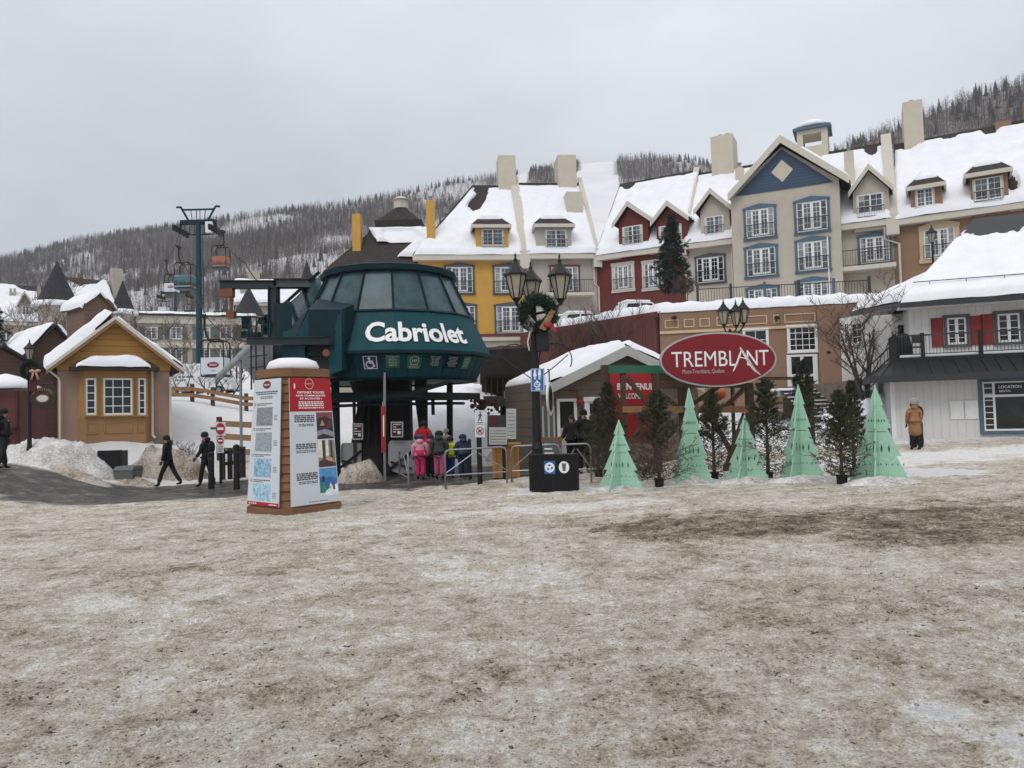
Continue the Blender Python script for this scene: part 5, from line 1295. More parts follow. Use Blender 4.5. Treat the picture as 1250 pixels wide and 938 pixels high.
# the parked van
def van():
    p = onground(247, 61); t = thing('van', 'white delivery van parked on the snow behind the rail fence', 'van', p, radians(-4))
    b = MB(); L2 = 2.95
    prof = [(-L2, 0.45), (-L2, 2.3), (-L2+0.15, 2.45), (1.25, 2.45), (1.55, 2.3), (2.25, 1.45), (2.85, 1.2), (L2, 0.95), (L2, 0.42), (2.3, 0.35), (-2.6, 0.35)]
    b.prism(prof, -1.0, 1.0); b.build('body', MAT['van'], t, bevel=0.06)
    b = MB(); b.prism([(0.75, 1.5), (0.75, 2.15), (1.35, 2.15), (1.9, 1.5)], -1.015, -1.004); b.prism([(0.75, 1.5), (0.75, 2.15), (1.35, 2.15), (1.9, 1.5)], 1.004, 1.015); b.build('side_window', MAT['glass_dark'], t)
    f = Face((1.6, -0.85, 2.24), (2.24, -0.85, 1.49), (2.24, 0.85, 1.49), (1.6, 0.85, 2.24)); b = MB(); b.hull4([(1.62, -0.85, 2.25), (2.27, -0.85, 1.46), (2.27, 0.85, 1.46), (1.62, 0.85, 2.25)], (0.03, 0, 0.03)); b.build('windscreen', MAT['glass_dark'], t)
    for x in (-1.9, 1.9):
        for y in (-0.95, 0.95):
            b = MB(); b.tube([(x, y-0.12, 0.36), (x, y+0.12, 0.36)], 0.36, 16); wv = b.build('wheel', MAT['rubber'], t); b = MB(); s = -1 if y < 0 else 1; b.tube([(x, y+s*0.121, 0.36), (x, y+s*0.13, 0.36)], 0.2, 12); b.build('rim', MAT['steel'], wv)
    f = Face((-2.6, -1.004, 1.0), (0.6, -1.004, 1.0), (0.6, -1.004, 2.2), (-2.6, -1.004, 2.2)); b = MB()
    for u, v, wd in ((0.35, 0.72, 0.35), (0.5, 0.42, 0.55), (0.4, 0.2, 0.3)):
        for q in range(5): f.plate(b, u-wd/2+wd*q/5, u-wd/2+wd*(q+0.7)/5, v-0.06, v+0.06, 0.002, 0.006)
    b.build('lettering', MAT['grey_plastic'], t)
    b = MB(); b.box(-L2+0.1, 1.2, -0.95, 0.95, 2.452, 2.56); b.build('snow', MAT['snow'], t, bevel=0.05)
van()
def rail_fence(label, pts, rails, h, m='pale_timber', rw=0.07, rh=0.22, step=None, post_m='timber'):
    a = pts[0]; t = thing('rail_fence', label, 'fence', a)
    for i in range(len(pts)-1):
        q0, q1 = pts[i]-a, pts[i+1]-a; n = Vector((-(q1-q0).y, (q1-q0).x, 0)).normalized()*rw
        for z in rails:
            b = MB(); b.hull4([q0+Vector((0, 0, z)), q1+Vector((0, 0, z)), q1+Vector((0, 0, z+rh)), q0+Vector((0, 0, z+rh))], -n); b.build('rail', MAT[m], t)
    for p in pts:
        q = p-a; b = MB(); b.box(q.x-0.09, q.x+0.09, q.y+0.005, q.y+0.18, q.z-0.4, q.z+h); b.build('post', MAT[post_m], t)
rail_fence('long weathered rail fence across the snow slope behind the do not enter sign', [onground(px, 42+0.01*(px-205)) for px in (205, 234, 259, 300, 342)], (0.25, 0.6), 1.0)
rail_fence('stack of thick tan rails stepping down the snow beside the poster pillar', [onground(267, 32), onground(312, 31)], (0.35, 0.95, 1.5), 1.9, 'pale_timber', 0.12, 0.24)
# ------------------------------------------------------------------ white rental house on the right
fr = Frame(1088, 29.4, 1250, 27.8); rt = fr.thing('rental_house', 'white boarded rental house with red shutters, black balcony and steep snowy roof', 'house')
XR = fr.L + 6.5                                        # it runs on past the edge of the picture
zg = -0.2; zb = fr.loc(1150, 463)[1]
b = MB(); b.box(0, XR, 0, 8, zg-0.3, zb+0.05); b.build('wall', MAT['white_siding'], rt)
# black metal skirt roof
YS = -1.1
za0, za1 = fr.loc(1160, 459, YS)[1], fr.loc(1160, 440, 0.15)[1]
xs0 = fr.loc(1064, 461, YS)[0]; xt0 = fr.loc(1088, 443, 0.15)[0]
b = MB(); b.hull4([(xs0, YS, za0), (XR, YS, za0), (XR, 0.15, za1), (xt0, 0.15, za1)], (0, 0, 0.06)); b.hull4([(xs0, YS, za0), (xt0, 0.15, za1), (xt0, 5, za1), (xs0, 5, za0)], (0, 0, 0.06))
sk = b.build('skirt_roof', MAT['seam_metal'], rt)
b = MB(); n = 26
for k in range(n):
    x = xs0 + 0.3 + (XR-xs0)*k/n; xt = max(x, xt0); b.hull4([(x, YS, za0+0.06), (x+0.03, YS, za0+0.06), (xt+0.03, 0.14, za1+0.06), (xt, 0.14, za1+0.06)], (0, 0, 0.04))
b.build('seams', MAT['seam_metal'], sk)
b = MB(); b.box(xs0-0.03, XR, YS-0.06, YS-0.003, za0-0.16, za0+0.09); b.box(xs0-0.03, XR, YS-0.003, -0.003, za0-0.14, za0-0.08); b.box(xs0-0.06, xs0-0.003, YS-0.06, 5, za0-0.16, za0+0.09); b.build('fascia', MAT['dark_fascia'], sk)
# upper storey, set back
YU = 1.6
x0u = fr.loc(1111, 420, YU)[0]; zeu = fr.loc(1170, 371, YU-0.9)[1]
b = MB(); b.box(x0u, XR, YU, 8, za1-0.2, zeu+0.1); b.build('upper_wall', MAT['white_siding'], rt)
b = MB(); zdk = fr.loc(1170, 434, 0.2)[1]; xd0 = fr.loc(1090, 440, 0.15)[0]
b.box(xd0, XR, 0.12, YU-0.002, za1+0.02, zdk); dk = b.build('deck', MAT['black_metal'], rt)
b = MB(); b.box(xd0+0.3, XR, 0.5, YU-0.01, zdk+0.002, zdk+0.12); b.build('deck_snow', MAT['snow'], dk, bevel=0.04)
zr_ = fr.loc(1170, 406, 0.2)[1]
b = MB(); b.box(xd0, XR, 0.16, 0.24, zr_-0.06, zr_); b.box(xd0, XR, 0.18, 0.22, zdk+0.1, zdk+0.14)
for k in range(int((XR-xd0)/0.12)): x = xd0+0.12*k; b.box(x-0.008, x+0.008, 0.19, 0.21, zdk+0.14, zr_-0.06)
b.box(xd0, xd0+0.06, 0.2, YU, zr_-0.06, zr_)
for k in range(12): b.box(xd0+0.01, xd0+0.035, 0.25+0.11*k, 0.27+0.11*k, zdk, zr_-0.06)
bl = b.build('balustrade', MAT['rail'], rt)
for p_ in (1092, 1126, 1197, 1262):
    x, _ = fr.loc(p_, 420, 0.2); b = MB(); b.box(x-0.07, x+0.07, 0.13, 0.27, zdk-0.25, zr_+0.06); b.build('post', MAT['black_metal'], bl)
for w_ in ((1156, 388, 1179.5, 421), (1217.5, 383, 1245, 418)):
    x0, x1, z0, z1 = fr.rect(*w_, y=YU); wv = window(rt, x0, x1, z0, z1, YU, 'slate_trim', 'two', 'box', 0, tw=0.1, glass='glass_dark')
    sw = 0.44
    for sx in (x0-0.13-sw, x1+0.13): b = MB(); b.box(sx, sx+sw, YU-0.06, YU-0.003, z0-0.06, z1+0.03); b.box(sx+0.06, sx+sw-0.06, YU-0.075, YU-0.061, z0+0.04, z1-0.07); b.build('shutter', MAT['shutter'], wv)
# shop window with its board
x0, x1, z0, z1 = fr.rect(1200, 466, 1250, 526); x1 = XR-0.5
b = MB(); t = 0.14
b.box(x0-t, x0, -0.08, -0.003, z0, z1); b.box(x1, x1+t, -0.08, -0.003, z0, z1); b.box(x0-t, x1+t, -0.09, -0.003, z1, z1+t); b.box(x0-t, x1+t, -0.09, -0.003, z0-t, z0); sw_ = b.build('shop_window', MAT['blue_trim'], rt)
b = MB(); xm = fr.loc(1213, 500)[0]; f_ = 0.05; zm = fr.loc(1230, 483)[1]
b.box(x0, x0+f_, -0.07, -0.003, z0, z1); b.box(xm-f_/2, xm+f_, -0.07, -0.003, z0, z1); b.box(x0, x1, -0.068, -0.003, z1-f_, z1); b.box(x0, x1, -0.068, -0.003, z0, z0+f_*1.4); b.box(x0+f_, x1, -0.066, -0.003, zm-0.05, zm+0.04)
for k in range(1, 8): zz = z0+(z1-z0)*k/8; b.box(x0+f_, xm-f_/2, -0.05, -0.003, zz-0.015, zz+0.015)
[b.box(xx-0.03, xx+0.03, -0.067, -0.003, z0, z1) for xx in (xm+2.2, xm+4.0)]
b.build('frame', MAT['white_paint'], sw_)
b = MB(); b.box(x0, x1, -0.03, -0.0025, z0, z1); b.build('pane', MAT['glass_dark'], sw_)
b = MB(); xb = fr.loc(1217, 475)[0]; b.box(xb, xb+1.75, -0.075, -0.035, zm+0.055, z1-0.06); b.build('board', MAT['ink'], sw_)
sx0 = fr.loc(1218.5, 475)[0]; wl = fr.loc(1246, 472)[0]-sx0; hb = z1-0.06-zm-0.055
b = MB(); text_on(b, 'LOCATION', lambda x, y: (sx0+wl/2+x, -0.079, zm+0.055+hb*0.66+y), width=wl, height=hb*0.26, bold=0.02); b.build('lettering', MAT['white_ink'], sw_); b = MB(); text_on(b, 'RENTAL', lambda x, y: (sx0+wl*0.28+x, -0.079, zm+0.055+hb*0.28+y), width=wl*0.52, height=hb*0.17, bold=0.02); b.build('lettering', MAT['white_ink'], sw_)
# bare white boards on the wall
b = MB(); a, c, z0, z1 = fr.rect(1160, 489, 1194, 512); xm = (a+c)/2
b.box(a, xm-0.02, -0.05, -0.003, z0, z1); b.box(xm+0.02, c, -0.05, -0.003, z0, z1); b.build('notice_board', MAT['white_paint'], rt, bevel=0.01)
b = MB(); b.box(-0.04, 0.12, -0.04, -0.003, zg-0.3, zb); b.build('corner_board', MAT['white_paint'], rt)
# great roof
YE = YU-0.9
e0 = fr.loc(1098, 378, YE); zE = fr.loc(1180, 369, YE)[1]; yr = 6.8
r0 = fr.loc(1190, 272, yr); zR = r0[1]
b = MB()
b.hull4([(e0[0], YE, zE), (XR, YE, zE), (XR, yr, zR), (r0[0], yr, zR)], (0, 0, 0.2)); b.hull4([(e0[0], YE, zE), (r0[0], yr, zR), (r0[0], yr+4, zR), (e0[0], 13, zE)], (0.02, 0, 0.2))
rf = b.build('roof', MAT['seam_metal'], rt)
b = MB(); b.box(e0[0], XR, YE-0.1, YE-0.003, zE-0.06, zE+0.14); b.build('eave_board', MAT['dark_fascia'], rf); b = MB(); b.box(e0[0], XR, YE-0.003, YU-0.003, zE-0.06, zE-0.002); b.build('soffit', MAT['white_paint'], rf)
k_ = 0.2
snow_sheet(rf, (e0[0], YE-0.05, zE+k_), (XR, YE-0.05, zE+k_), (XR, yr, zR+k_), (r0[0], yr, zR+k_), 0.26, 110, 60, [(0.25, 1.02, 0.9, 0.27), (0.98, 0.62, 0.10, 0.12)], 71, edge=(0.15, 0.3, 0.2, 0.3), ragged=0.3, lip=0.12)
b = MB(); y_ = YE+0.5; zz = zE + (zR-zE)*(0.5)/(yr-YE)
for x in np.arange(e0[0]+1.2, XR, 1.3): b.tube([(x, y_, zz+0.15), (x, y_-0.02, zz+0.66)], 0.012, 4)
b.tube([(e0[0]+0.6, y_-0.02, zz+0.66), (XR, y_-0.02, zz+0.66)], 0.02, 5); b.build('snow_guard', MAT['rail'], rf)
# lower wing to the left, behind the bare tree
fr2 = Frame(1028, 36.5, 1112, 32.5)
def w2(p): return fr.Mi @ (fr2.M @ Vector(p))
L2 = fr2.L; ze2 = fr2.loc(1060, 383)[1]; zt2 = fr2.loc(1100, 341, 4)[1]
wing = bpy.data.objects.new('wing', None); link(wing, rt); wing.matrix_local = fr.Mi @ fr2.M
b = MB(); b.box(0.05, L2, 0, 5, 0, ze2); b.build('wall', MAT['white_siding'], wing)
x0r = fr2.loc(1042, 388, -0.5)[0]
b = MB(); b.hull4([(x0r, -0.6, ze2), (L2+2, -0.6, ze2), (L2+2, 4, zt2), (x0r+2.2, 4, zt2)], (0, 0, 0.16)); b.build('wing_roof', MAT['seam_metal'], wing)
snow_sheet(wing, (x0r, -0.62, ze2+.16), (L2+2, -0.62, ze2+.16), (L2+2, 4, zt2+.16), (x0r+2.2, 4, zt2+.16), 0.35, 50, 30, [(0.5, 1.0, 0.6, 0.08)], 73)
b = MB(); b.box(x0r, L2+1, -0.72, -0.6, ze2-0.05, ze2+0.12); b.build('fascia', MAT['slate_trim'], wing)
for w_ in ((1031, 394, 1038, 420), (1040, 394, 1054, 420), (1060, 404, 1070, 432), (1072, 404, 1083, 432)):
    x0, x1, z0, z1 = fr2.rect(*w_); wv = window(wing, x0, x1, z0, z1, 0, 'white_paint', (2, 3) if w_[0] < 1058 else (1, 3), None, 0, tw=0.07, glass='glass_dark')
x0, x1, z0, z1 = fr.rect(1094, 393, 1109, 425, y=3.4)
b = MB(); b.box(x0, x1, 3.3, 3.4, z0-0.5, z1); d_ = b.build('balcony_door', MAT['white_paint'], rt); b = MB(); b.box(x0+0.12, x0+0.42, 3.27, 3.298, z0+0.3, z1-0.15); b.box(x1-0.42, x1-0.12, 3.27, 3.298, z0+0.3, z1-0.15); b.build('pane', MAT['glass_dark'], d_)
b = MB(); b.box(xd0-0.3, x0u, 3.405, 6, za1-0.2, zE); b.build('rear_wall', MAT['white_siding'], rt)
# the stair rails climbing from the balcony to the wing
b = MB(); p0 = fr.Mi @ P(1040, 480, 33); p1 = fr.Mi @ P(1092, 418, 30)
for q in (0.0, -0.45, -0.9): b.tube([p0+Vector((0, 0, q+0.45)), p1+Vector((0, 0, q))], 0.03, 5)
for k in range(14): q = p0.lerp(p1, k/13); b.tube([q+Vector((0, 0, -0.55)), q+Vector((0, 0, 0.45*(1-k/13)))], 0.015, 4)
b.build('stair_rail', MAT['rail'], rt)
def flat3(root):
    """nothing deeper than a sub-part"""
    for part in list(root.children):
        for sub in list(part.children):
            for deep in list(sub.children):
                deep.parent = part; deep.matrix_parent_inverse = Matrix()
flat3(rt)
# things on the balcony
p = fr.M @ Vector((fr.loc(1103, 432, 0.9)[0], 0.9, zdk)); t = thing('patio_heater', 'black covered chairs stacked at the left end of the black balcony', 'chairs', p, fr.rz)
b = MB(); b.lathe([(0.3, 0.0), (0.32, 0.5), (0.26, 0.85), (0.2, 1.0), (0.02, 1.05)], 10); b.build('cover', MAT['rubber'], t, smooth=True); t.name = 'stacked_chairs'
b = MB(); 
for s in (-1, 1): b.tube([(0.5+0.2*s, -0.2, 0), (0.5+0.2*s, -0.2, 0.95)], 0.02, 5); b.tube([(0.5+0.2*s, 0.2, 0), (0.5+0.2*s, 0.2, 0.45)], 0.02, 5)
b.box(0.28, 0.72, -0.2, 0.22, 0.43, 0.47); b.box(0.28, 0.72, -0.22, -0.18, 0.6, 0.95); tag(b.build('balcony_chair', MAT['rail'], None), 'dark metal chair behind the balcony rail beside the covered stack', 'chair').matrix_world = t.matrix_basis.copy()

# snowy bank and low stone wall in front of the wing
mound('snow_bank', 'white snow bank sloping down behind the right hand mint trees to the stone wall', 1062, 33.2, 2.3, 2.6, 1.75, 77, 'snow')
a, c = onground(1085, 30.5), onground(1134, 29.6); t = thing('stone_wall', 'low rough stone wall topped with snow at the corner of the rental house', 'wall', a, atan2((c-a).y, (c-a).x)); Lw = (c-a).length
b = MB(); b.box(-1.2, Lw, 0, 0.45, -0.3, 0.42); b.build('stones', MAT['stone'], t, bevel=0.03); b = MB(); b.box(-1.2, Lw, 0.02, 0.5, 0.422, 0.62); b.build('snow', MAT['snow'], t, bevel=0.07)
bare_tree('bare_tree', 'wide leafless tree with a spray of fine branches before the white wing', onground(1058, 32.4) + Vector((0, 0, 1.3)), 5.9, 0.5, 82, 6, 4, r0=0.07, kids=3, split=0.25, rmin=0.011)
conifer('spruce', 'tall dark spruce on the terrace in front of the red hotel', P(822, 361, 50), 5.6, 1.45, 91, None, ('spruce', 'spruce'), nb=120, per=110, needle=0.17, wid=0.03, up=0.05, bare=0.0)
bare_tree('bare_shrub', 'rounded reddish bare shrub just right of the terrace spruce', P(838, 366, 48), 2.0, 0.5, 93, 6, 4, r0=0.03)
for k, px in enumerate((688, 700, 712, 726, 738, 748)):
    dd = np.interp(px, [640, 808], [54, 44.2]) - 0.9
    q = P(px, 420, dd); q.z = 3.0
    bare_tree('bare_shrub', 'thin bare saplings growing up in front of the maroon shop wall', q, 5.6+0.6*(k % 3), 0.3, 95+k, 3, 3, 'twig', 0.045, rmin=0.014, group='saplings before the maroon wall')
# railing along the terrace
a, c = P(852, 350, 43.9), P(1064, 340, 42.2); tr_ = thing('terrace_railing', 'dark iron railing along the snowy terrace edge before the gabled hotel', 'railing', (a.x, a.y, TZ), atan2(c.y-a.y, c.x-a.x)); Lr = Vector((c.x-a.x, c.y-a.y)).length
b = MB(); railing(b, 0, Lr, 0.5, 0.3, 1.35, 0.16, 0.022); b.build('rails', MAT['rail'], tr_)
for k in range(6): b = MB(); x = Lr*k/5; b.box(x-0.07, x+0.07, 0.42, 0.58, 0, 1.55); b.build('post', MAT['blue_trim'] if k in (2, 4) else MAT['rail'], tr_)
# parked cars under snow
def car(label, px, d, rz, m='van'):
    p = P(px, 400, d); t = thing('parked_car', label, 'car', (p.x, d, TZ-0.5), rz, 'cars on the terrace')
    b = MB(); b.prism([(-2.2, 0.35), (-2.25, 0.95), (-2.0, 1.1), (-1.7, 1.65), (0.2, 1.7), (0.95, 1.12), (2.0, 0.98), (2.2, 0.75), (2.2, 0.35)], -0.85, 0.85); b.build('body', MAT[m], t, bevel=0.06)
    b = MB()
    for y0, y1 in ((-0.87, -0.853), (0.853, 0.87)): b.prism([(-1.75, 1.12), (-1.6, 1.55), (-0.75, 1.6), (-0.75, 1.12)], y0, y1); b.prism([(-0.65, 1.12), (-0.65, 1.6), (0.1, 1.6), (0.65, 1.12)], y0, y1)
    b.hull4([(0.25, -0.75, 1.68), (0.98, -0.75, 1.13), (0.98, 0.75, 1.13), (0.25, 0.75, 1.68)], (0.03, 0, 0.03)); b.build('windows', MAT['glass_dark'], t)
    for x in (-1.35, 1.35):
        for y in (-0.8, 0.8): b = MB(); b.tube([(x, y-0.1, 0.33), (x, y+0.1, 0.33)], 0.33, 14); b.build('wheel', MAT['rubber'], t)
    b = MB(); b.box(-1.6, 0.15, -0.7, 0.7, 1.69, 1.86); b.box(1.1, 2.0, -0.7, 0.7, 1.02, 1.18); b.build('snow', MAT['snow'], t, bevel=0.07)
car('snow covered white car parked on the terrace before the red hotel', 787, 49, 0.3)
car('snow heaped car parked on the terrace before the grey hotel', 690, 55, 0.1, 'grey_plastic')
car('snow heaped car parked on the terrace at the drainpipe of the red hotel', 716, 53.5, 0.2, 'van')
# ------------------------------------------------------------------ cabin lift station with its round green hood
SD = 26.0
c = P(478, 470, SD); SX = c.x; SG = float(G(SX, SD))
stn = thing('lift_station', 'round dark green lift station with a glazed conical hood and big white lettering', 'lift station', (SX, SD, 0))
def zc(py, d=SD, px=478): return P(px, py, d).z
ZT, ZB = 6.48, 3.72; RT, RB = 2.27, 3.62; ZW = 5.05
def RR(z): return RB + (RT-RB)*(z-ZB)/(ZT-ZB)
NF = 16; PH = -pi/2 + pi/NF
def ringp(r, z, k, n=NF): a = PH + 2*pi*k/n; return Vector((r*cos(a), r*sin(a), z))
b = MB(); b.lathe([(RR(ZB), ZB), (RR(ZW), ZW)], NF, ph=PH); hood = b.build('hood', MAT['green_metal'], stn)
b = MB(); b.lathe([(RR(ZB)+0.06, ZB-0.07), (RR(ZB)+0.06, ZB+0.03), (RR(ZB)-0.05, ZB+0.04)], NF, ph=PH); b.build('hood_edge', MAT['green_metal2'], hood)
b = MB(); b.lathe([(RR(ZW)-0.06, ZW), (RR(ZT)-0.06, ZT)], NF, ph=PH); b.build('glazing', MAT['station_glass'], stn)
b = MB()
for k in range(NF): b.tube([ringp(RR(ZW)-0.02, ZW, k), ringp(RR(ZT)-0.02, ZT, k)], 0.035, 4)
for k in range(NF): b.tube([ringp(RR(ZW), ZW, k), ringp(RR(ZW), ZW, k+1)], 0.06, 4)
b.build('mullions', MAT['green_metal2'], stn)
b = MB(); b.lathe([(RT+0.02, ZT-0.02), (RT+0.10, ZT+0.02), (RT+0.12, ZT+0.2), (RT-0.25, ZT+0.30), (0.4, ZT+0.42)], NF, ph=PH); b.build('cap', MAT['green_metal2'], stn)
# fascia below the hood
ZF = 2.92; RF0, RF1 = 3.36, 3.02
b = MB(); b.lathe([(RF1, ZF), (RF0, ZB-0.075)], NF, ph=PH); fas = b.build('fascia', MAT['green_metal'], stn)
b = MB()
for k in range(NF*3): a = PH+2*pi*k/(NF*3); f_ = cos(pi/NF)/cos(((a-PH) % (2*pi/NF))-pi/NF); b.tube([Vector((RF1*f_*cos(a), RF1*f_*sin(a), ZF)), Vector((RF0*f_*cos(a), RF0*f_*sin(a), ZB-0.08))], 0.012, 4)
b.tube([ringp(RF1, ZF, k) for k in range(NF+1)], 0.06, 4, cap=False); b.build('fascia_ribs', MAT['green_metal2'], fas)
def facet_r(a): return cos(pi/NF)/cos(((a-PH) % (2*pi/NF))-pi/NF)
def cone_pt(a, z, r0, r1, z0, z1, off=0.03): r = (r0+(r1-r0)*(z-z0)/(z1-z0))*facet_r(a)+off; return Vector((r*cos(a), r*sin(a), z))
def ang(px, py, r):                                   # direction of a photo point on the drum
    o = CAM - Vector((SX, SD, 0)); d = ray(px, py); A_ = d.x**2+d.y**2; B_ = o.x*d.x+o.y*d.y; C_ = o.x**2+o.y**2-r*r
    t = (-B_ - sqrt(max(B_*B_-A_*C_, 0)))/A_; q = o+d*t; return atan2(q.y, q.x), q.z
# the name, wrapped round the hood
a0, z0 = ang(446, 407, 3.3); a1, z1 = ang(565, 407, 3.3); am = (a0+a1)/2; zm = (z0+z1)/2; rm = RR(zm)
b = MB(); vs, fs = text_geo('Cabriolet', 1.0, 0.028, 0.98)
# letters one by one so each follows the hood
xs = [v[0] for v in vs]; ys = [v[1] for v in vs]; X0, X1, Y0, Y1 = min(xs), max(xs), min(ys), max(ys)
ang_span = a1-a0; hgt = 0.66; ks = (zm+0.33 - (zm-0.33))/(Y1-Y0)
b.add([cone_pt(a0+(x-X0)/(X1-X0)*ang_span, zm-0.33+(y-Y0)*ks, RB, RT, ZB, ZT, 0.05) for x, y in vs], fs)
b.build('lettering', MAT['white_ink'], hood)
# notices on the fascia
for (p0, p1, y0, y1, m_, kind) in ((444, 461, 429, 451, 'navy', 'access'), (471, 488, 430, 449, 'sign_green', 'lines'), (497, 514, 429, 450, 'sign_green', 'lines2'), (523, 538, 430, 449, 'green_metal', 'lines'), (544, 559, 431, 450, 'green_metal2', 'lines3'), (563, 572, 431, 451, 'sign_green', 'lines')):
    aa, za = ang((p0+p1)/2, y1, 3.1); _, zb_ = ang((p0+p1)/2, y0, 3.3); ab, _ = ang(p0, y1, 3.2); ac, _ = ang(p1, y1, 3.2)
    za = max(za, ZF+0.06); zb_ = min(zb_, ZB-0.12)
    def cp(a, z, o): return cone_pt(a, z, RF1, RF0, ZF, ZB-0.075, o)
    f = Face(cp(ab, za, 0.045), cp(ac, za, 0.045), cp(ac, zb_, 0.045), cp(ab, zb_, 0.045))
    b = MB(); f.plate(b, 0, 1, 0, 1, -0.02, 0.0); n_ = b.build('notice', MAT[m_], fas)
    b = MB()
    for q in ((0.02, 0.98, 0.94, 0.98), (0.02, 0.98, 0.02, 0.06), (0.02, 0.07, 0.06, 0.94), (0.93, 0.98, 0.06, 0.94)): f.plate(b, *q, 0.001, 0.006)
    if kind == 'access':
        f.disc(b, 0.44, 0.80, 0.045, 0.006, 12); f.ring(b, 0.46, 0.34, 0.10, 0.135, 0.006, 20)
        f.plate(b, 0.40, 0.49, 0.44, 0.72, 0.002, 0.007); f.plate(b, 0.45, 0.70, 0.58, 0.64, 0.002, 0.0075); f.plate(b, 0.45, 0.72, 0.42, 0.49, 0.002, 0.0075); f.plate(b, 0.66, 0.75, 0.22, 0.44, 0.002, 0.007); f.plate(b, 0.73, 0.84, 0.2, 0.26, 0.002, 0.008)
    else:
        b = MB(); rr = random.Random(p0)
        top = 0.92
        if kind == 'lines2':
            f.ring(b, 0.5, 0.6, 0.13, 0.15, 0.006, 20)
            for q in range(3): f.plate(b, 0.33+0.13*q, 0.41+0.13*q, 0.5, 0.7, 0.002, 0.006)
            top = 0.3
        for q in range(7):
            v = top-0.12*q
            if v < 0.06: break
            wd = rr.uniform(0.25, 0.42); x = 0.5-wd
            while x < 0.5+wd-0.05: l_ = rr.uniform(0.06, 0.16); f.plate(b, x, min(x+l_, 0.5+wd), v-0.05, v, 0.001, 0.005); x += l_+0.03
    b.build('print', MAT['white_ink'] if kind == 'access' else MAT['fascia_grey'], n_)
# ceiling, legs, drive column under the hood
b = MB(); b.lathe([(3.0, ZF+0.02), (3.0, ZF+0.1)], NF, ph=PH); b.build('ceiling', MAT['dark'], stn)
def leg(px, d, r, py0=462, m='green_metal2', pxt=None, name='leg', dt=None):
    p = onground(px, d); q = P(pxt or px, py0, dt or d); b = MB(); o = Vector((SX, SD, 0)); b.tube([p-o-Vector((0, 0, 0.1)), q-o], r, 10); return b.build(name, MAT[m], stn)
leg(411, 24.5, 0.14, 455, pxt=409); leg(517, 27.5, 0.16, 470, 'dark'); leg(549, 28.2, 0.12, 462, 'dark')
leg(469.5, 22.9, 0.045, 455, 'steel', name='post')
b = MB(); o = Vector((SX, SD, 0)); bp = onground(455, 25.5)-o
b.lathe([(0.95, bp.z-0.1), (0.85, bp.z+0.9), (0.55, bp.z+1.3), (0.5, 2.2), (0.75, ZF)], 12, (bp.x, bp.y, 0)); b.box(bp.x+0.55, bp.x+1.35, bp.y-0.3, bp.y+0.5, bp.z-0.1, ZF)
for k in range(5): b.tube([(bp.x-0.7+0.35*k, bp.y-0.85, bp.z), (bp.x-0.25+0.15*k, bp.y-0.5, 2.5)], 0.05, 6)
b.build('drive_column', MAT['dark'], stn)
b = MB(); b.box(bp.x-0.45, bp.x-0.35, bp.y-0.95, bp.y-0.9, 0, 2.4); b.build('cable_tray', MAT['dark_brown'], stn)
# bull wheel guide rail ring at cabin height
b = MB(); n = 20; a_s = np.linspace(pi*1.08, pi*1.95, n)
b.tube([(2.75*cos(a), 2.75*sin(a)*0.9, 2.32) for a in a_s], 0.12, 4, cap=True); b.tube([(2.6*cos(a), 2.6*sin(a)*0.9, 2.1) for a in a_s], 0.05, 4); b.build('guide_rail', MAT['navy_beam'], stn)
pa, pb = P(404, 487, 24)-o, P(500, 486, 23.6)-o
b = MB(); b.hull4([pa, pb, pb+Vector((0, 0, 0.2)), pa+Vector((0, 0, 0.2))], (0, 0.15, 0)); b.build('beam', MAT['green_metal2'], stn)
pa, pb = P(500, 487, 23.6)-o, P(586, 488, 24.5)-o
b = MB(); b.hull4([pa, pb, pb+Vector((0, 0, 0.22)), pa+Vector((0, 0, 0.22))], (0, 0.15, 0)); b.build('beam', MAT['dark'], stn)
pa, pb = P(545, 470, 23.5)-o, P(497, 484, 23.7)-o
b = MB(); b.hull4([pa, pb, pb+Vector((0, 0, 0.14)), pa+Vector((0, 0, 0.14))], (0, 0.12, 0)); b.build('brace', MAT['dark'], stn)
b = MB(); q = P(516, 500, 25)-o; b.tube([q+Vector((0, 0, 1.3)), q+Vector((-0.1, 0, 0.5)), q+Vector((0, 0, -0.6))], [0.22, 0.18, 0.15], 8); b.tube([q+Vector((0.35, 0, 0.3)), q+Vector((0.35, 0, -0.2))], 0.06, 6); b.build('drive_arm', MAT['dark'], stn)
# cabin guide panels at floor level
for (x0, x1, y0, y1, d) in ((416, 441, 541, 574, 24.6), (474, 506, 538, 578, 24.0)):
    f = Face(P(x0, y1, d)-o, P(x1, y1, d)-o, P(x1, y0, d)-o, P(x0, y0, d)-o); b = MB(); n = 8
    f.poly(b, [(0, 0.3), (0.15, 0.06), (0.4, 0), (1, 0), (1, 1), (0.08, 1), (0, 0.9)], 0.0); o2 = len(b.v); f.poly(b, [(0, 0.3), (0, 0.9), (0.08, 1), (1, 1), (1, 0), (0.4, 0), (0.15, 0.06)], -0.06); b.build('guide_panel', MAT['grey_panel'], stn)
    b = MB(); b.tube([f.at(0.1, 0.35, 0.05), f.at(0.9, 0.15, 0.05)], 0.035, 5); b.tube([f.at(0.0, 0.1, 0.05), f.at(1.0, 0.72, 0.05)], 0.045, 5); b.build('grip_arm', MAT['dark'], stn)
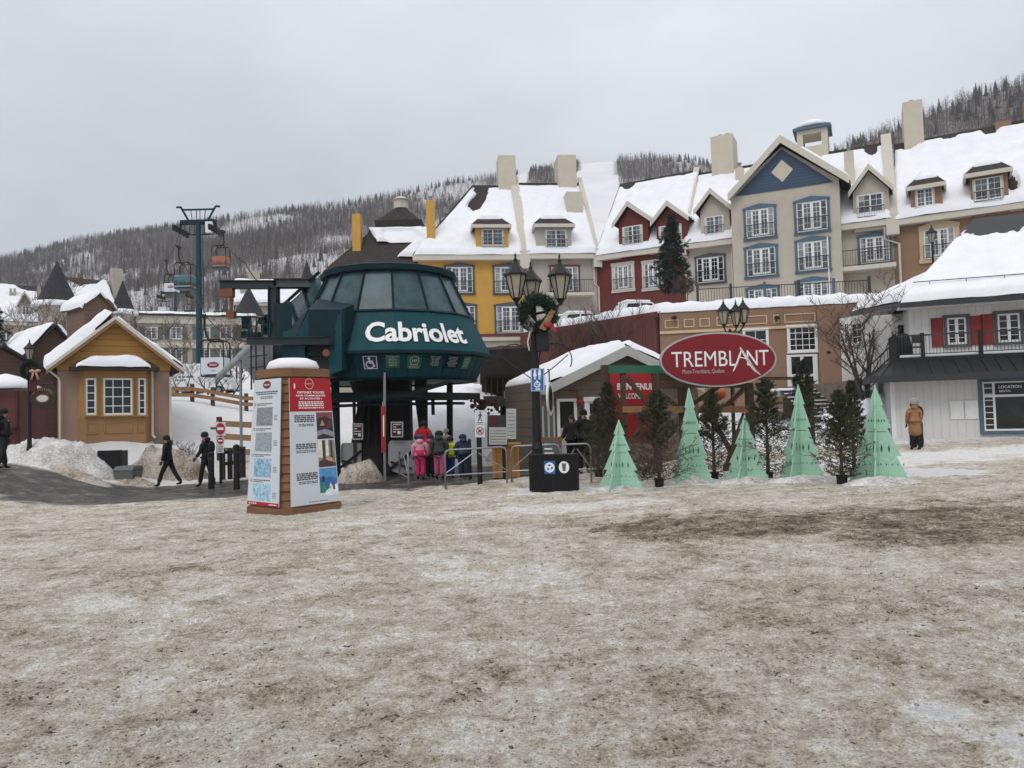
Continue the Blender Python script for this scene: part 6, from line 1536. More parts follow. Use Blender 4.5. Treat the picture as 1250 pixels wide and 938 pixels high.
# framed posters on the column
for (x0, x1, y0, y1, d, cl) in ((430, 443, 517, 537, 24.1, 'red'), (477, 492, 515, 534, 23.8, 'poster')):
    f = Face(P(x0, y1, d)-o, P(x1, y1, d)-o, P(x1, y0, d)-o, P(x0, y0, d)-o); b = MB(); f.plate(b, 0, 1, 0, 1, -0.05, 0); pf = b.build('poster_frame', MAT['fascia_grey'], stn)
    b = MB(); f.plate(b, 0.1, 0.9, 0.08, 0.92, 0.001, 0.008); b.build('poster', MAT['rock_red'], pf)
    b = MB()
    for q in range(4): f.plate(b, 0.2, 0.45 if q % 2 else 0.8, 0.8-0.16*q, 0.86-0.16*q, 0.009, 0.012)
    f.plate(b, 0.55, 0.8, 0.2, 0.4, 0.009, 0.012); b.build('print', MAT['poster'], pf)
# side housing where the cabins leave, towards the left
def S(px, py, d): return P(px, py, d)-o
def plate(pts, th, m, name, parent=stn):
    b = MB(); b.hull4([S(*p) for p in pts], Vector(th)); return b.build(name, MAT[m], parent)
hd_ = lambda px: 23.2-(px-362)*0.0182
hs_ = plate([(px, py, hd_(px)) for px, py in ((362, 408), (376, 378), (417, 378), (417, 384), (382, 384), (378, 392))], (0.05, 0.12, 0), 'green_metal', 'side_housing')
for poly_ in (((362, 408), (378, 392), (384, 404), (372, 416)), ((378, 392), (382, 384), (417, 384), (417, 402)), ((378, 392), (417, 402), (405, 404), (384, 404)), ((405, 404), (417, 402), (417, 418), (411, 418))): plate([(px, py, hd_(px)-0.002) for px, py in poly_], (0.05, 0.12, 0), 'green_metal', 'housing_panel', hs_)
plate([(345, 405, 24.1), (352, 404, 23.9), (372, 400, 23.0), (372, 456, 23.0), (345, 452, 23.9)], (0.1, 1.2, 0), 'green_metal', 'wall_panel', hs_)
plate([(402, 416, 22.4), (417, 402, 22.2), (417, 452, 22.2), (402, 458, 22.3)], (0.05, 1.0, 0), 'green_metal', 'wall_panel', hs_)
plate([(371, 398, 23.2), (411, 398, 22.5), (411, 462, 22.5), (370, 462, 23.2)], (0, 0.03, 0), 'dark', 'opening_shade', hs_)  # near-black plate stands in for the shade inside the housing
plate([(376, 378, 22.9), (417, 378, 22.2), (432, 372, 22.9), (388, 365, 24.5)], (0, 0, -1.0), 'green_metal2', 'housing_roof', hs_)
plate([(362, 408, 23.2), (376, 378, 22.9), (388, 365, 24.5), (350, 405, 25.4)], (0.1, 0.1, 0.0), 'green_metal2', 'housing_roof', hs_)
# glazed lean-to running left
glz = plate([(391, 336, 26.4), (333, 388, 29.5), (352, 405, 27.6), (392, 372, 25.9)], (0.0, 0.12, 0), 'station_glass', 'lean_to_glazing')
for a_, c_ in (((389, 333, 26.5), (331, 386, 29.6)), ((392, 371, 25.8), (351, 406, 27.5)), ((331, 386, 29.6), (351, 406, 27.5)), ((370, 351, 27.4), (379, 383, 26.3)), ((351, 368, 28.4), (364, 396, 26.9))):
    b = MB(); b.tube([S(*a_), S(*c_)], 0.075, 4); b.build('glazing_bar', MAT['green_metal2'], glz)
plate([(333, 389, 29.5), (352, 406, 27.6), (352, 455, 27.6), (333, 440, 29.5)], (0.05, 0.1, 0), 'green_metal2', 'lean_to_wall')
# steel beams carrying the track
def beam(p, q, h, w_, m='navy_beam', name='track_beam'):
    a, c = S(*p), S(*q); d = (c-a).normalized(); s = Vector((-d.y, d.x, 0)); s = s.normalized()*w_ if s.length > 0.1 else Vector((0, w_, 0)); u = Vector((0, 0, h)) if abs(d.z) < 0.8 else Vector((h, 0, 0))
    b = MB(); b.hull4([a, c, c+u, a+u], s); t_ = 0.03; b.hull4([a-u*0.0-s*0.5, c-s*0.5, c-s*0.5+u*0.08, a-s*0.5+u*0.08], s*2); b.hull4([a+u*0.94-s*0.5, c+u*0.94-s*0.5, c-s*0.5+u*1.02, a-s*0.5+u*1.02], s*2); return b.build(name, MAT[m], stn)
beam((268, 352, 27.0), (337, 352, 27.0), 0.28, 0.2); beam((334, 351, 27.0), (386, 351, 27.0), 0.32, 0.25, 'slate_trim')
beam((328, 413, 27.0), (328, 350, 27.0), 0.3, 0.25); beam((345, 432, 25.2), (345, 371, 25.6), 0.22, 0.2, 'green_metal2')
beam((301, 421, 24.6), (401, 421, 22.1), 0.24, 0.25, 'navy_beam')
b = MB(); q = S(278, 356, 27); b.box(q.x-0.3, q.x+0.2, q.y-0.1, q.y+0.2, q.z-0.2, q.z+0.1); b.tube([q+Vector((0.12, 0, -0.15)), q+Vector((0.12, 0, -0.9))], 0.07, 6); b.box(q.x-0.02, q.x+0.26, q.y-0.15, q.y+0.15, q.z-1.0, q.z-0.75); b.build('track_end', MAT['orange'], stn)
b = MB(); q = S(398, 431, 22.0); b.tube([q, q+Vector((0, 0.1, 0))], 0.11, 10); b.build('warning_light', MAT['orange'], stn)
b = MB(); rr = random.Random(5)
for k in range(14): q = S(rr.uniform(300, 345), rr.uniform(385, 412), 27.5); b.box(q.x-0.15, q.x+0.15, q.y-0.1, q.y+0.1, q.z-0.12, q.z+0.12)
for k in range(5): b.tube([S(302+9*k, 412, 26.2), S(306+8*k, 392, 27)], 0.04, 5)
b.build('machinery', MAT['green_metal2'], stn)
b = MB()
for (x, y0, y1) in ((306, 400, 476), (312, 412, 470), (322, 419, 466)): b.tube([S(x, y0, 26), S(x+1, y1, 26)], 0.03, 5)
for y in (436, 450): b.tube([S(304, y, 26), S(326, y-3, 26)], 0.025, 5)
b.build('rail_posts', MAT['rail'], stn)
# translucent tarpaulin tunnel sloping away to the left
b = MB(); n, m_ = 14, 10; vs = []
for i in range(n+1):
    t = i/n; cpt = S(342-56*t, 420+42*t, 28.5+5.5*t); r_ = 1.05-0.2*t
    for j in range(m_+1): a = pi*j/m_; vs.append(cpt + Vector((r_*cos(a)*0.85, r_*cos(a)*0.5, r_*sin(a)*0.9 - 0.25 + 0.05*sin(t*40)*sin(a))))
fs = [(i*(m_+1)+j, i*(m_+1)+j+1, (i+1)*(m_+1)+j+1, (i+1)*(m_+1)+j) for i in range(n) for j in range(m_)]
b.add(vs, fs); tn = b.build('tarpaulin_tunnel', MAT['tarp'], stn, smooth=True); sol = tn.modifiers.new('thick', 'SOLIDIFY'); sol.thickness = 0.04
for t in (0.35,):
    cpt = S(342-56*t, 420+42*t, 28.5+5.5*t); gz = float(G(cpt.x+SX, cpt.y+SD)); b = MB()
    for s in (-1, 1): b = MB(); b.tube([cpt+Vector((s*0.8, s*0.5, -0.2)), Vector((cpt.x+s*0.8, cpt.y+s*0.5, gz-0.1))], 0.06, 6); b.build('tunnel_leg', MAT['steel'], stn)
# banner on its own post in front
bp_ = onground(468, 22.4); bn = thing('banner', 'narrow red and white upright banner before the dark column of the lift station', 'banner', bp_)
f = Face(*[P(x, y, 22.4)-bp_ for x, y in ((465.5, 553), (470.5, 553), (470.5, 496), (465, 496))]); b = MB(); f.plate(b, 0, 1, 0, 1, -0.03, 0); b.build('cloth', MAT['flag_red'], bn)
b = MB(); f.plate(b, 0.15, 0.85, 0.06, 0.88, 0.002, 0.006) if False else f.plate(b, 0.45, 0.7, 0.35, 0.8, 0.002, 0.006); b.build('print', MAT['white_ink'], bn)
b = MB(); q = P(469, 600, 22.4)-bp_; b.tube([(0.05, 0.06, -0.1), (0.05, 0.06, 1.0)], 0.035, 8); b.tube([(0.05, 0.06, 1.0), (0.02, 0.06, 2.4)], 0.025, 8); b.build('post', MAT['steel'], bn)
# ------------------------------------------------------------------ poster pillar
kp = onground(360, 15.25); kz = kp.z
pk = thing('poster_pillar', 'tapered cedar shingled pillar bearing tall white and red posters, capped with snow', 'information pillar', kp, radians(50))
Hk = P(360, 452, 15.25).z - kz; B0, B1 = 0.71, 0.56; zb_, zt_ = 0.13, Hk-0.14
def oct_(h, z, ch=0.30):                               # square with cut corners
    c_ = h*ch; return [Vector(p) for p in ((-h+c_, -h, z), (h-c_, -h, z), (h, -h+c_, z), (h, h-c_, z), (h-c_, h, z), (-h+c_, h, z), (-h, h-c_, z), (-h, -h+c_, z))]
def octloft(mb, rows):
    vs = [p for h, z, ch in rows for p in oct_(h, z, ch)]; n = 8
    fs = [list(range(n-1, -1, -1)), [len(vs)-n+k for k in range(n)]] + [(i*n+k, i*n+(k+1) % n, (i+1)*n+(k+1) % n, (i+1)*n+k) for i in range(len(rows)-1) for k in range(n)]
    return mb.add(vs, fs)
b = MB(); nrow = 15
for k in range(nrow):
    z0, z1 = zb_+(zt_-zb_)*k/nrow, zb_+(zt_-zb_)*(k+1)/nrow; h0 = B0+(B1-B0)*k/nrow; h1 = B0+(B1-B0)*(k+1)/nrow
    octloft(b, [(h0, z0, 0.3), (h1-0.03, z1, 0.3)])
b.build('shingles', MAT['wood'], pk)
b = MB(); octloft(b, [(B0+0.05, -0.1, 0.28), (B0+0.05, 0.14, 0.28)]); b.build('base', MAT['wood_trim'], pk, bevel=0.01)
b = MB(); octloft(b, [(B1+0.03, zt_-0.03, 0.28), (B1+0.04, Hk, 0.28)]); b.build('cap', MAT['wood_trim'], pk, bevel=0.01)
b = MB(); b.lathe([(0.50, Hk-0.01), (0.53, Hk+0.05), (0.47, Hk+0.17), (0.30, Hk+0.235), (0.05, Hk+0.25)], 20); sn = b.build('snow', MAT['snow'], pk, smooth=True)
def pillar_face(axis):
    def pt(s, z):
        h = B0+(B1-B0)*(z-zb_)/(zt_-zb_); return h
    z0, z1 = zb_+0.05, zt_-0.06; h0, h1 = pt(0, z0)+0.02, pt(0, z1)+0.02; w0, w1 = h0*0.78, h1*0.82
    if axis == 'f': return Face((-w0, -h0, z0), (w0, -h0, z0), (w1, -h1, z1), (-w1, -h1, z1))
    return Face((-h0, w0, z0), (-h0, -w0, z0), (-h1, -w1, z1), (-h1, w1, z1))
def greek(f, mb, u0, u1, v, h, off, seed, align='L'):
    """a line of print too small to read in the photograph, as word-long strokes"""
    r = random.Random(seed); x = u0
    while x < u1-0.015:
        l_ = min(r.uniform(0.025, 0.09), u1-x); f.plate(mb, x, x+l_, v-h/2, v+h/2, off, off+0.001); x += l_+0.014
def emblem(f, parent, u, v, r, off, ring_m='white_ink'):
    b = MB(); f.disc(b, u, v, r, off, 24, 0.5); e = b.build('emblem', MAT['sign_red'], parent)
    b = MB(); f.text(b, 'TREMBLANT', u, v, 1.45*r/f.w, None, off+0.003, bold=0.02); b.build('lettering', MAT['white_ink'], parent)
# the left face: the map poster
f = pillar_face('l'); b = MB(); f.plate(b, 0, 1, 0.0, 1, -0.005, 0.012); pp = b.build('poster', MAT['poster'], pk, label='narrow white poster with small map pictures on the left face')
emblem(f, pp, 0.5, 0.955, 0.16, 0.014)
b = MB(); o_ = 0.0135
for q, (wd, v) in enumerate(((0.42, 0.898), (0.36, 0.882))):
    x = 0.5-wd; greek(f, b, 0.5-wd, 0.5+wd, v, 0.009, o_, q)
for q, v in enumerate((0.86, 0.847)): greek(f, b, 0.28, 0.72, v, 0.006, o_, 10+q)
for q, v in enumerate((0.80, 0.60, 0.395, 0.195)):
    f.ring(b, 0.10, v, 0.018, 0.030, o_, 14); greek(f, b, 0.17, 0.72, v+0.004, 0.007, o_, 20+q); greek(f, b, 0.17, 0.5, v-0.009, 0.005, o_, 30+q)
    for k in range(4): greek(f, b, 0.80, 0.93, v-0.09-0.012*k, 0.004, o_, 40+q*5+k)
b.build('print', MAT['ink'], pp)
for q, (v0, v1, cc) in enumerate(((0.63, 0.775, ('#5a5f63', '#9aa0a4')), (0.425, 0.575, ('#6f7a83', '#a9b4bc')), (0.225, 0.37, ('#5b86a8', '#a8cbe0')), (0.04, 0.17, ('#6f9dbf', '#c0dbe8')))):
    mm = NM('map_picture'); n_ = mm.noise(14 if q > 1 else 30, 6, 0.75); mm.l(mm.mix(mm.rng(n_, 0.4, 0.6, 0, 1), hx(cc[0]), hx(cc[1])), mm.b.inputs['Base Color']); mm.b.inputs['Roughness'].default_value = 0.4
    b = MB(); f.plate(b, 0.17 if q else 0.17, 0.74, v0, v1, 0.0125, 0.0145); b.build('map_picture', mm.m, pp)
b = MB(); f.plate(b, 0, 1, 0, 0.028, 0.0125, 0.015); b.build('red_band', MAT['poster_red'], pp)
b = MB(); 
for k in range(4): f.plate(b, 0.06+0.07*k, 0.10+0.07*k, 0.009, 0.019, 0.0155, 0.0165)
f.plate(b, 0.7, 0.95, 0.011, 0.017, 0.0155, 0.0165); b.build('red_band_print', MAT['white_ink'], pp)
# the right face: the red headed poster
f = pillar_face('f'); b = MB(); f.plate(b, 0, 1, 0.0, 1, -0.005, 0.012); pp = b.build('poster', MAT['poster'], pk, label='wide poster with a red heading and three photographs on the right face')
b = MB(); f.plate(b, 0, 1, 0.735, 1.0, 0.0125, 0.016); b.build('heading', MAT['poster_red'], pp)
b = MB(); o_ = 0.0165
for t_, v, w_ in (('OBTENEZ TOUTES', 0.886, 0.66), ('NOS COMMODITÉS', 0.862, 0.70), ('ET ACTIVITÉS !', 0.838, 0.52)): f.text(b, t_, 0.5, v, w_, 0.017, o_, bold=0.03)
for q, v in enumerate((0.81, 0.795, 0.78, 0.762)): greek(f, b, 0.2, 0.8, v, 0.008, o_, 60+q)
f.ring(b, 0.47, 0.955, 0.10, 0.108, o_, 24); f.text(b, 'TREMBLANT', 0.47, 0.955, 0.17, None, o_)
f.plate(b, 0.10, 0.13, 0.915, 0.955, 0.0165, 0.018); b.build('heading_print', MAT['white_ink'], pp)
b = MB(); o_ = 0.0135
for q, v in enumerate((0.70, 0.685, 0.67, 0.655)): greek(f, b, 0.10, 0.55, v, 0.010, o_, 70+q)
for q, v in enumerate((0.632, 0.62)): greek(f, b, 0.2, 0.55, v, 0.006, o_, 75+q)
for q, v in enumerate((0.475, 0.46, 0.445)): greek(f, b, 0.12, 0.56, v, 0.010, o_, 80+q)
for q, v in enumerate((0.425, 0.412)): greek(f, b, 0.12, 0.56, v, 0.006, o_, 85+q)
for q, v in enumerate((0.245, 0.23, 0.215, 0.20)): greek(f, b, 0.12, 0.56, v, 0.010, o_, 90+q)
for q, v in enumerate((0.18, 0.168)): greek(f, b, 0.16, 0.56, v, 0.006, o_, 95+q)
greek(f, b, 0.35, 0.75, 0.02, 0.005, o_, 99); b.build('print', MAT['ink'], pp)
def pic(v0, v1, bg_, shapes):
    b = MB(); f.plate(b, 0.60, 0.985, v0, v1, 0.0125, 0.0145); p_ = b.build('photograph', mat('photo_ground', bg_, 0.4, 0.35, 8), pp)
    for q, (c_, pts) in enumerate(shapes):
        b = MB(); f.poly(b, [(0.60+0.385*u, v0+(v1-v0)*v) for u, v in pts], 0.0150+0.0006*q); o3 = b.build('photograph', mat('photo_colour', c_, 0.4, 0.25, 10), pp); 
pic(0.51, 0.725, '#2a2226', [('#7d3d3a', [(0.0, 0.75), (0.5, 0.85), (1, 0.7), (1, 1), (0, 1)]), ('#8e8791', [(0, 0.1), (0.4, 0.2), (1, 0.05), (1, 0.25), (0.5, 0.38), (0, 0.3)]), ('#b98a5e', [(0.2, 0.5), (0.35, 0.72), (0.5, 0.5)]), ('#5d2d33', [(0.6, 0.4), (0.95, 0.45), (0.9, 0.7), (0.65, 0.66)])])
pic(0.285, 0.50, '#8a7c70', [('#d6d2c6', [(0, 0.35), (0.25, 0.35), (0.25, 1), (0, 1)]), ('#3c3430', [(0.27, 0.3), (0.42, 0.3), (0.42, 1), (0.27, 1)]), ('#d9d8d2', [(0.45, 0.4), (0.62, 0.4), (0.62, 1), (0.45, 1)]), ('#3c3430', [(0.72, 0.3), (0.85, 0.3), (0.85, 1), (0.72, 1)]), ('#c29a78', [(0.4, 0.12), (0.75, 0.1), (0.8, 0.32), (0.5, 0.4)]), ('#4a2f28', [(0, 0), (1, 0), (1, 0.12), (0.3, 0.3), (0, 0.2)])])
pic(0.055, 0.275, '#2f6ea8', [('#dfe5ea', [(0, 0), (1, 0), (1, 0.42), (0.62, 0.30), (0.3, 0.16), (0, 0.1)]), ('#4f8ec0', [(0, 0.7), (1, 0.6), (1, 1), (0, 1)]), ('#2f8a55', [(0.08, 0.1), (0.3, 0.12), (0.34, 0.42), (0.22, 0.5), (0.12, 0.4)]), ('#22304a', [(0.14, 0.5), (0.28, 0.5), (0.3, 0.68), (0.2, 0.74), (0.13, 0.66)]), ('#e8e8e6', [(0.5, 0.3), (0.6, 0.45), (0.7, 0.32)]), ('#6b3a35', [(0.72, 0.2), (0.84, 0.2), (0.82, 0.5), (0.74, 0.48)])])

# ------------------------------------------------------------------ twin waste bin
bp2 = gp(676, 601); bn2 = thing('waste_bin', 'black slatted twin waste bin with recycling and rubbish emblems', 'bin', bp2, radians(-8))
k_ = bp2.y/FPX; bw, bh_, bd = 58*k_, 46*k_, 0.55
b = MB(); b.box(-bw/2+0.03, bw/2-0.03, 0.03, bd-0.03, 0.02, bh_-0.05); bd_ = b.build('body', MAT['bin'], bn2)
b = MB(); n = 24
for k in range(n): x = -bw/2 + bw*k/n; b.box(x+0.008, x+bw/n-0.008, -0.012, 0.028, 0.03, bh_-0.06); b.add([(x+0.008, -0.012, bh_-0.06), (x+bw/n-0.008, -0.012, bh_-0.06), (x+bw/n-0.008, 0.0, bh_-0.06), (x+0.008, 0.0, bh_-0.06), (x+0.008, -0.05, bh_), (x+bw/n-0.008, -0.05, bh_), (x+bw/n-0.008, -0.03, bh_), (x+0.008, -0.03, bh_)], [(0, 1, 5, 4), (2, 3, 7, 6), (1, 2, 6, 5), (3, 0, 4, 7), (4, 5, 6, 7)])
for k in range(10):
    y = bd*k/10
    for s in (-1, 1): b.box(s*bw/2-0.014, s*bw/2+0.014, y+0.01, y+bd/10-0.01, 0.03, bh_-0.02)
b.build('slats', MAT['bin'], bn2)
b = MB(); b.box(-bw/2, bw/2, -0.02, bd, bh_-0.05, bh_-0.02); b.box(-0.02, 0.02, -0.018, 0.03, 0.02, bh_-0.05); b.build('rim', MAT['bin'], bn2)
F_ = Face((-bw/2, -0.014, 0), (bw/2, -0.014, 0), (bw/2, -0.014, bh_), (-bw/2, -0.014, bh_))
b = MB(); F_.plate(b, 0.315, 0.545, 0.48, 0.82, 0.0, 0.006); st1 = b.build('recycling_sticker', MAT['sign_blue'], bn2)
b = MB(); F_.disc(b, 0.43, 0.65, 0.115*bw/1.1, 0.008, 24); dk_ = b.build('disc', MAT['white_ink'], st1)
b = MB()
for q in range(3):
    a = pi/2+2*pi*q/3; r_ = 0.062*bw/1.1
    pts = []
    for (rr_, aa) in ((1.0, -0.62), (1.25, 0.25), (0.75, 0.72), (0.45, 0.35)): pts.append((0.43+r_*rr_*cos(a+aa)/F_.w, 0.65+r_*rr_*sin(a+aa)/F_.h))
    F_.poly(b, pts, 0.010); F_.poly(b, [(0.43+r_*x*cos(a+y)/F_.w, 0.65+r_*x*sin(a+y)/F_.h) for x, y in ((1.35, 0.1), (1.2, 0.75), (0.6, 0.78))], 0.0105)
b.build('arrows', MAT['sign_blue'], st1)
b = MB(); F_.disc(b, 0.73, 0.65, 0.12*bw/1.1, 0.006, 24, 1.15); st2 = b.build('rubbish_sticker', MAT['white_ink'], bn2)
b = MB(); F_.poly(b, [(0.685, 0.73), (0.70, 0.55), (0.76, 0.55), (0.775, 0.73)], 0.008); F_.plate(b, 0.68, 0.78, 0.735, 0.755, 0.006, 0.008); b.build('bin_symbol', MAT['grey_plastic'], st2)

# ------------------------------------------------------------------ street lamps
def lantern(parent, c, s=1.0):
    """a tapered six-sided lantern standing on c"""
    fr_ = MB(); c = Vector(c); n = 6
    zb, zt = 0.16*s, 0.78*s; rb, rt = 0.13*s, 0.29*s
    b = MB(); b.lathe([(rb*0.9, zb), (rt*0.93, zt)], n, c); gl = b.build('lantern', MAT['lamp_glass'], parent)
    for k in range(n): a = 2*pi*k/n; fr_.tube([c+Vector((rb*cos(a), rb*sin(a), zb)), c+Vector((rt*cos(a), rt*sin(a), zt))], 0.016*s, 4)
    fr_.lathe([(0.04*s, -0.02), (0.06*s, 0.05*s), (rb*1.05, zb)], n, c); fr_.lathe([(rt*1.16, zt-0.02*s), (rt*1.18, zt+0.03*s), (rt*0.45, zt+0.27*s), (rt*0.36, zt+0.33*s), (0.05*s, zt+0.37*s), (0.06*s, zt+0.43*s), (0.02*s, zt+0.50*s), (0.035*s, zt+0.54*s), (0.008*s, zt+0.62*s)], n, c)
    fr_.build('lantern_frame', MAT['black_metal'], gl); return gl
def wreath(label, c, r, tube, seed, bow=None, bow_m='bow', rz=0.0, hang=None):
    rr = np.random.default_rng(seed); t = thing('wreath', label, 'wreath', c, rz); T = []
    for k in range(4200):
        a = rr.uniform(0, 6.283); q = rr.uniform(0, 6.283); w_ = tube*sqrt(rr.uniform(0.2, 1)); p = np.array([(r+w_*cos(q))*cos(a), w_*sin(q), (r+w_*cos(q))*sin(a)])
        v = rr.normal(size=3); v += 0.9*np.array([cos(q)*cos(a), sin(q), cos(q)*sin(a)]); v = v/np.linalg.norm(v)*tube*rr.uniform(0.5, 0.9); s = np.cross(v, rr.normal(size=3)); s = s/np.linalg.norm(s)*tube*0.10
        T += [p-s, p+s, p+v]
    np_mesh('greenery', np.array(T), np.arange(len(T)).reshape(-1, 3), MAT['wreath'], t)
    b = MB(); b.tube([(r*cos(2*pi*k/20), 0, r*sin(2*pi*k/20)) for k in range(21)], tube*0.55, 6, cap=False); b.build('ring', MAT['wreath'], t)
    if bow:
        bx, bz, bs = bow; b = MB()
        for s in (-1, 1): b.ball((bx+s*bs*0.5, -tube-0.03, bz+bs*0.1), bs*0.5, 8, 6, (1, 0.45, 0.55)); b.hull4([(bx, -tube-0.05, bz), (bx+s*bs*0.3, -tube-0.05, bz), (bx+s*bs*0.75, -tube-0.05, bz-bs*1.3), (bx+s*bs*0.4, -tube-0.05, bz-bs*1.35)], (0, 0.02, 0))
        b.ball((bx, -tube-0.05, bz), bs*0.2, 6, 5); b.build('bow', MAT[bow_m], t, smooth=True)
    return t
lp = onground(657, 18.6); lm = thing('street_lamp', 'tall black street lamp with three lanterns behind the twin waste bin', 'street lamp', lp)
def LP(px, py, d=18.6): return P(px, py, d)-lp
zarm = LP(656, 372).z
b = MB(); b.lathe([(0.20, -0.1), (0.20, 0.25), (0.15, 0.45), (0.13, 0.9), (0.15, 0.94), (0.11, 1.1), (0.10, 2.2), (0.085, zarm-0.6), (0.12, zarm-0.55), (0.08, zarm-0.4), (0.07, zarm+0.25), (0.02, zarm+0.35)], 14); b.build('post', MAT['black_metal'], lm, smooth=False)
b = MB()
for px in (630.5, 684.5):
    e_ = LP(px, 371); s = 1 if e_.x > 0 else -1; b.tube([(0.0, 0, zarm-0.25), (e_.x*0.5, 0, zarm-0.18), (e_.x*0.9, 0, zarm-0.05), (e_.x, 0, e_.z)], 0.035, 6); b.tube([(e_.x*0.15, 0, zarm-0.5), (e_.x*0.5, 0, zarm-0.32), (e_.x*0.8, 0, zarm-0.08)], 0.018, 5)
b.tube([(0, 0, zarm-0.25), (-0.03, 0.5, zarm-0.15), (-0.05, 0.75, zarm-0.02)], 0.035, 6); b.build('arms', MAT['black_metal'], lm)
ls = 0.93
e_ = LP(630.5, 371); lantern(lm, (e_.x, 0, e_.z), ls); e_ = LP(684.5, 372); lantern(lm, (e_.x, 0, e_.z), ls); q = P(649, 376, 19.35)-lp; lantern(lm, q, ls*0.95)
b = MB()
for s in (-1, 1):
    pts = []; 
    for k in range(13): a = pi*(0.02+0.95*k/12); pts.append((s*(0.55-0.47*cos(a)*1.0)-s*0.08, 0.0, LP(656, 436).z + 0.48*sin(a)))
    b.tube([(s*0.09, 0, LP(656, 452).z)] + [(s*(0.10+0.42*(1-cos(pi*k/14*1.15))), 0, LP(656, 440).z+0.42*sin(pi*k/14*1.15)) for k in range(15)], 0.016, 5)
    b.tube([(s*0.10, 0, LP(656, 462).z), (s*0.5, 0, LP(656, 448).z), (s*0.85, 0, LP(656, 434).z)], 0.014, 5)
b.build('scroll_brackets', MAT['black_metal'], lm)
b = MB(); x0 = LP(654, 415); x1 = LP(669, 402); b.box(x0.x, x1.x, -0.22, -0.05, LP(661, 430).z, LP(661, 403).z); tag(b.build('loudspeaker', MAT['black_metal'], None, bevel=0.02), 'black box loudspeaker fixed to the tall lamp post under the wreath', 'loudspeaker').location = lp
w_ = wreath('green wreath with a red bow tail hanging under the three big lanterns', lp+LP(656, 384)+Vector((0, -0.2, 0)), 0.36, 0.14, 3, None)
b = MB(); c0_ = LP(667, 400)-LP(656, 384)
b.hull4([c0_+Vector((-0.2, -0.16, -0.05)), c0_+Vector((-0.05, -0.16, -0.12)), c0_+Vector((0.22, -0.16, 0.36)), c0_+Vector((0.10, -0.16, 0.40))], (0, 0.03, 0)); b.build('burlap_bow', MAT['pinkbrown2'], w_)
b = MB(); b.ball(c0_+Vector((0.02, -0.17, 0.02)), 0.10, 8, 6, (1.1, 0.5, 0.8)); b.hull4([c0_+Vector((0, -0.18, 0.02)), c0_+Vector((0.10, -0.18, 0.10)), c0_+Vector((0.26, -0.18, -0.14)), c0_+Vector((0.16, -0.18, -0.16))], (0, 0.03, 0)); b.build('red_bow', MAT['bow'], w_)
f = Face(LP(640, 397, 18.3)+lp, LP(649, 406, 18.3)+lp, LP(654, 394, 18.3)+lp, LP(645, 384, 18.3)+lp)
b = MB(); f.plate(b, 0, 1, 0, 1, -0.01, 0); sh = tag(b.build('hanging_sheet', MAT['fascia_grey'], None), 'tilted pale striped sheet hanging at the left of the lamp post wreath', 'sheet')
b = MB()
for k in range(5): f.plate(b, 0.04, 0.96, 0.12+0.18*k, 0.16+0.18*k, 0.001, 0.004)
b.build('stripes', MAT['dark'], sh); b = MB(); b.tube([P(647, 405, 18.3), P(644, 418, 18.3), P(646, 428, 18.35)], 0.02, 5); b.build('cord', MAT['gutter'], sh)
# blue washroom sign on the post
f = Face(P(648, 478, 18.35), P(664.5, 478, 18.35), P(664.5, 450, 18.35), P(648, 450, 18.35)); b = MB(); f.plate(b, 0, 1, 0, 1, -0.02, 0); ws = tag(b.build('washroom_sign', MAT['sign_blue'], None), 'blue washroom sign with white figures on the tall lamp post', 'sign')
b = MB()
for u in (0.30, 0.64):
    f.disc(b, u, 0.91, 0.028, 0.003, 12)
    if u < .5: f.poly(b, [(u-0.14, 0.66), (u+0.14, 0.66), (u+0.06, 0.87), (u-0.06, 0.87)], 0.003); f.plate(b, u-0.07, u-0.015, 0.52, 0.655, 0.001, 0.003); f.plate(b, u+0.015, u+0.07, 0.52, 0.655, 0.001, 0.003)
    else: f.plate(b, u-0.11, u+0.11, 0.70, 0.87, 0.001, 0.003); f.plate(b, u-0.07, u-0.012, 0.52, 0.698, 0.001, 0.003); f.plate(b, u+0.012, u+0.07, 0.52, 0.698, 0.001, 0.003)
f.ring(b, 0.47, 0.30, 0.055, 0.078, 0.003, 20); f.disc(b, 0.45, 0.45, 0.022, 0.003, 10); f.plate(b, 0.42, 0.48, 0.30, 0.42, 0.001, 0.0035); f.plate(b, 0.42, 0.62, 0.27, 0.30, 0.001, 0.0035); f.plate(b, 0.60, 0.66, 0.18, 0.28, 0.001, 0.0035)
f.plate(b, 0.42, 0.7, 0.075, 0.125, 0.001, 0.003); f.poly(b, [(0.30, 0.10), (0.44, 0.05), (0.44, 0.15)], 0.003)
for q in ((0.03, 0.97, 0.97, 0.985), (0.03, 0.97, 0.015, 0.03), (0.03, 0.06, 0.03, 0.97), (0.94, 0.97, 0.03, 0.97)): f.plate(b, *q, 0.001, 0.003)
b.build('symbols', MAT['white_ink'], ws)
def small_lamp(label, px, d, pyb, pyt, lan, s, arms=(), base=None):
    p = base or onground(px, d); t = thing('street_lamp', label, 'street lamp', p); b = MB(); zt = P(px, pyt, d).z-p.z
    b.lathe([(0.13*s+0.03, -0.1), (0.12*s+0.03, 0.4), (0.07, 0.55), (0.055, zt), (0.02, zt+0.05)], 10); b.build('post', MAT['black_metal'], t)
    if arms:
        b = MB()
        for a, y in arms: q = P(a, y, d)-p; b.tube([(0, 0, zt-0.15), (q.x*0.6, 0, zt-0.12), (q.x, 0, q.z)], 0.03, 5)
        b.build('arms', MAT['black_metal'], t)
        for a, y in arms: q = P(a, y, d)-p; lantern(t, (q.x, 0, q.z), s)
    else: lantern(t, (0, 0, zt), s)
    return t
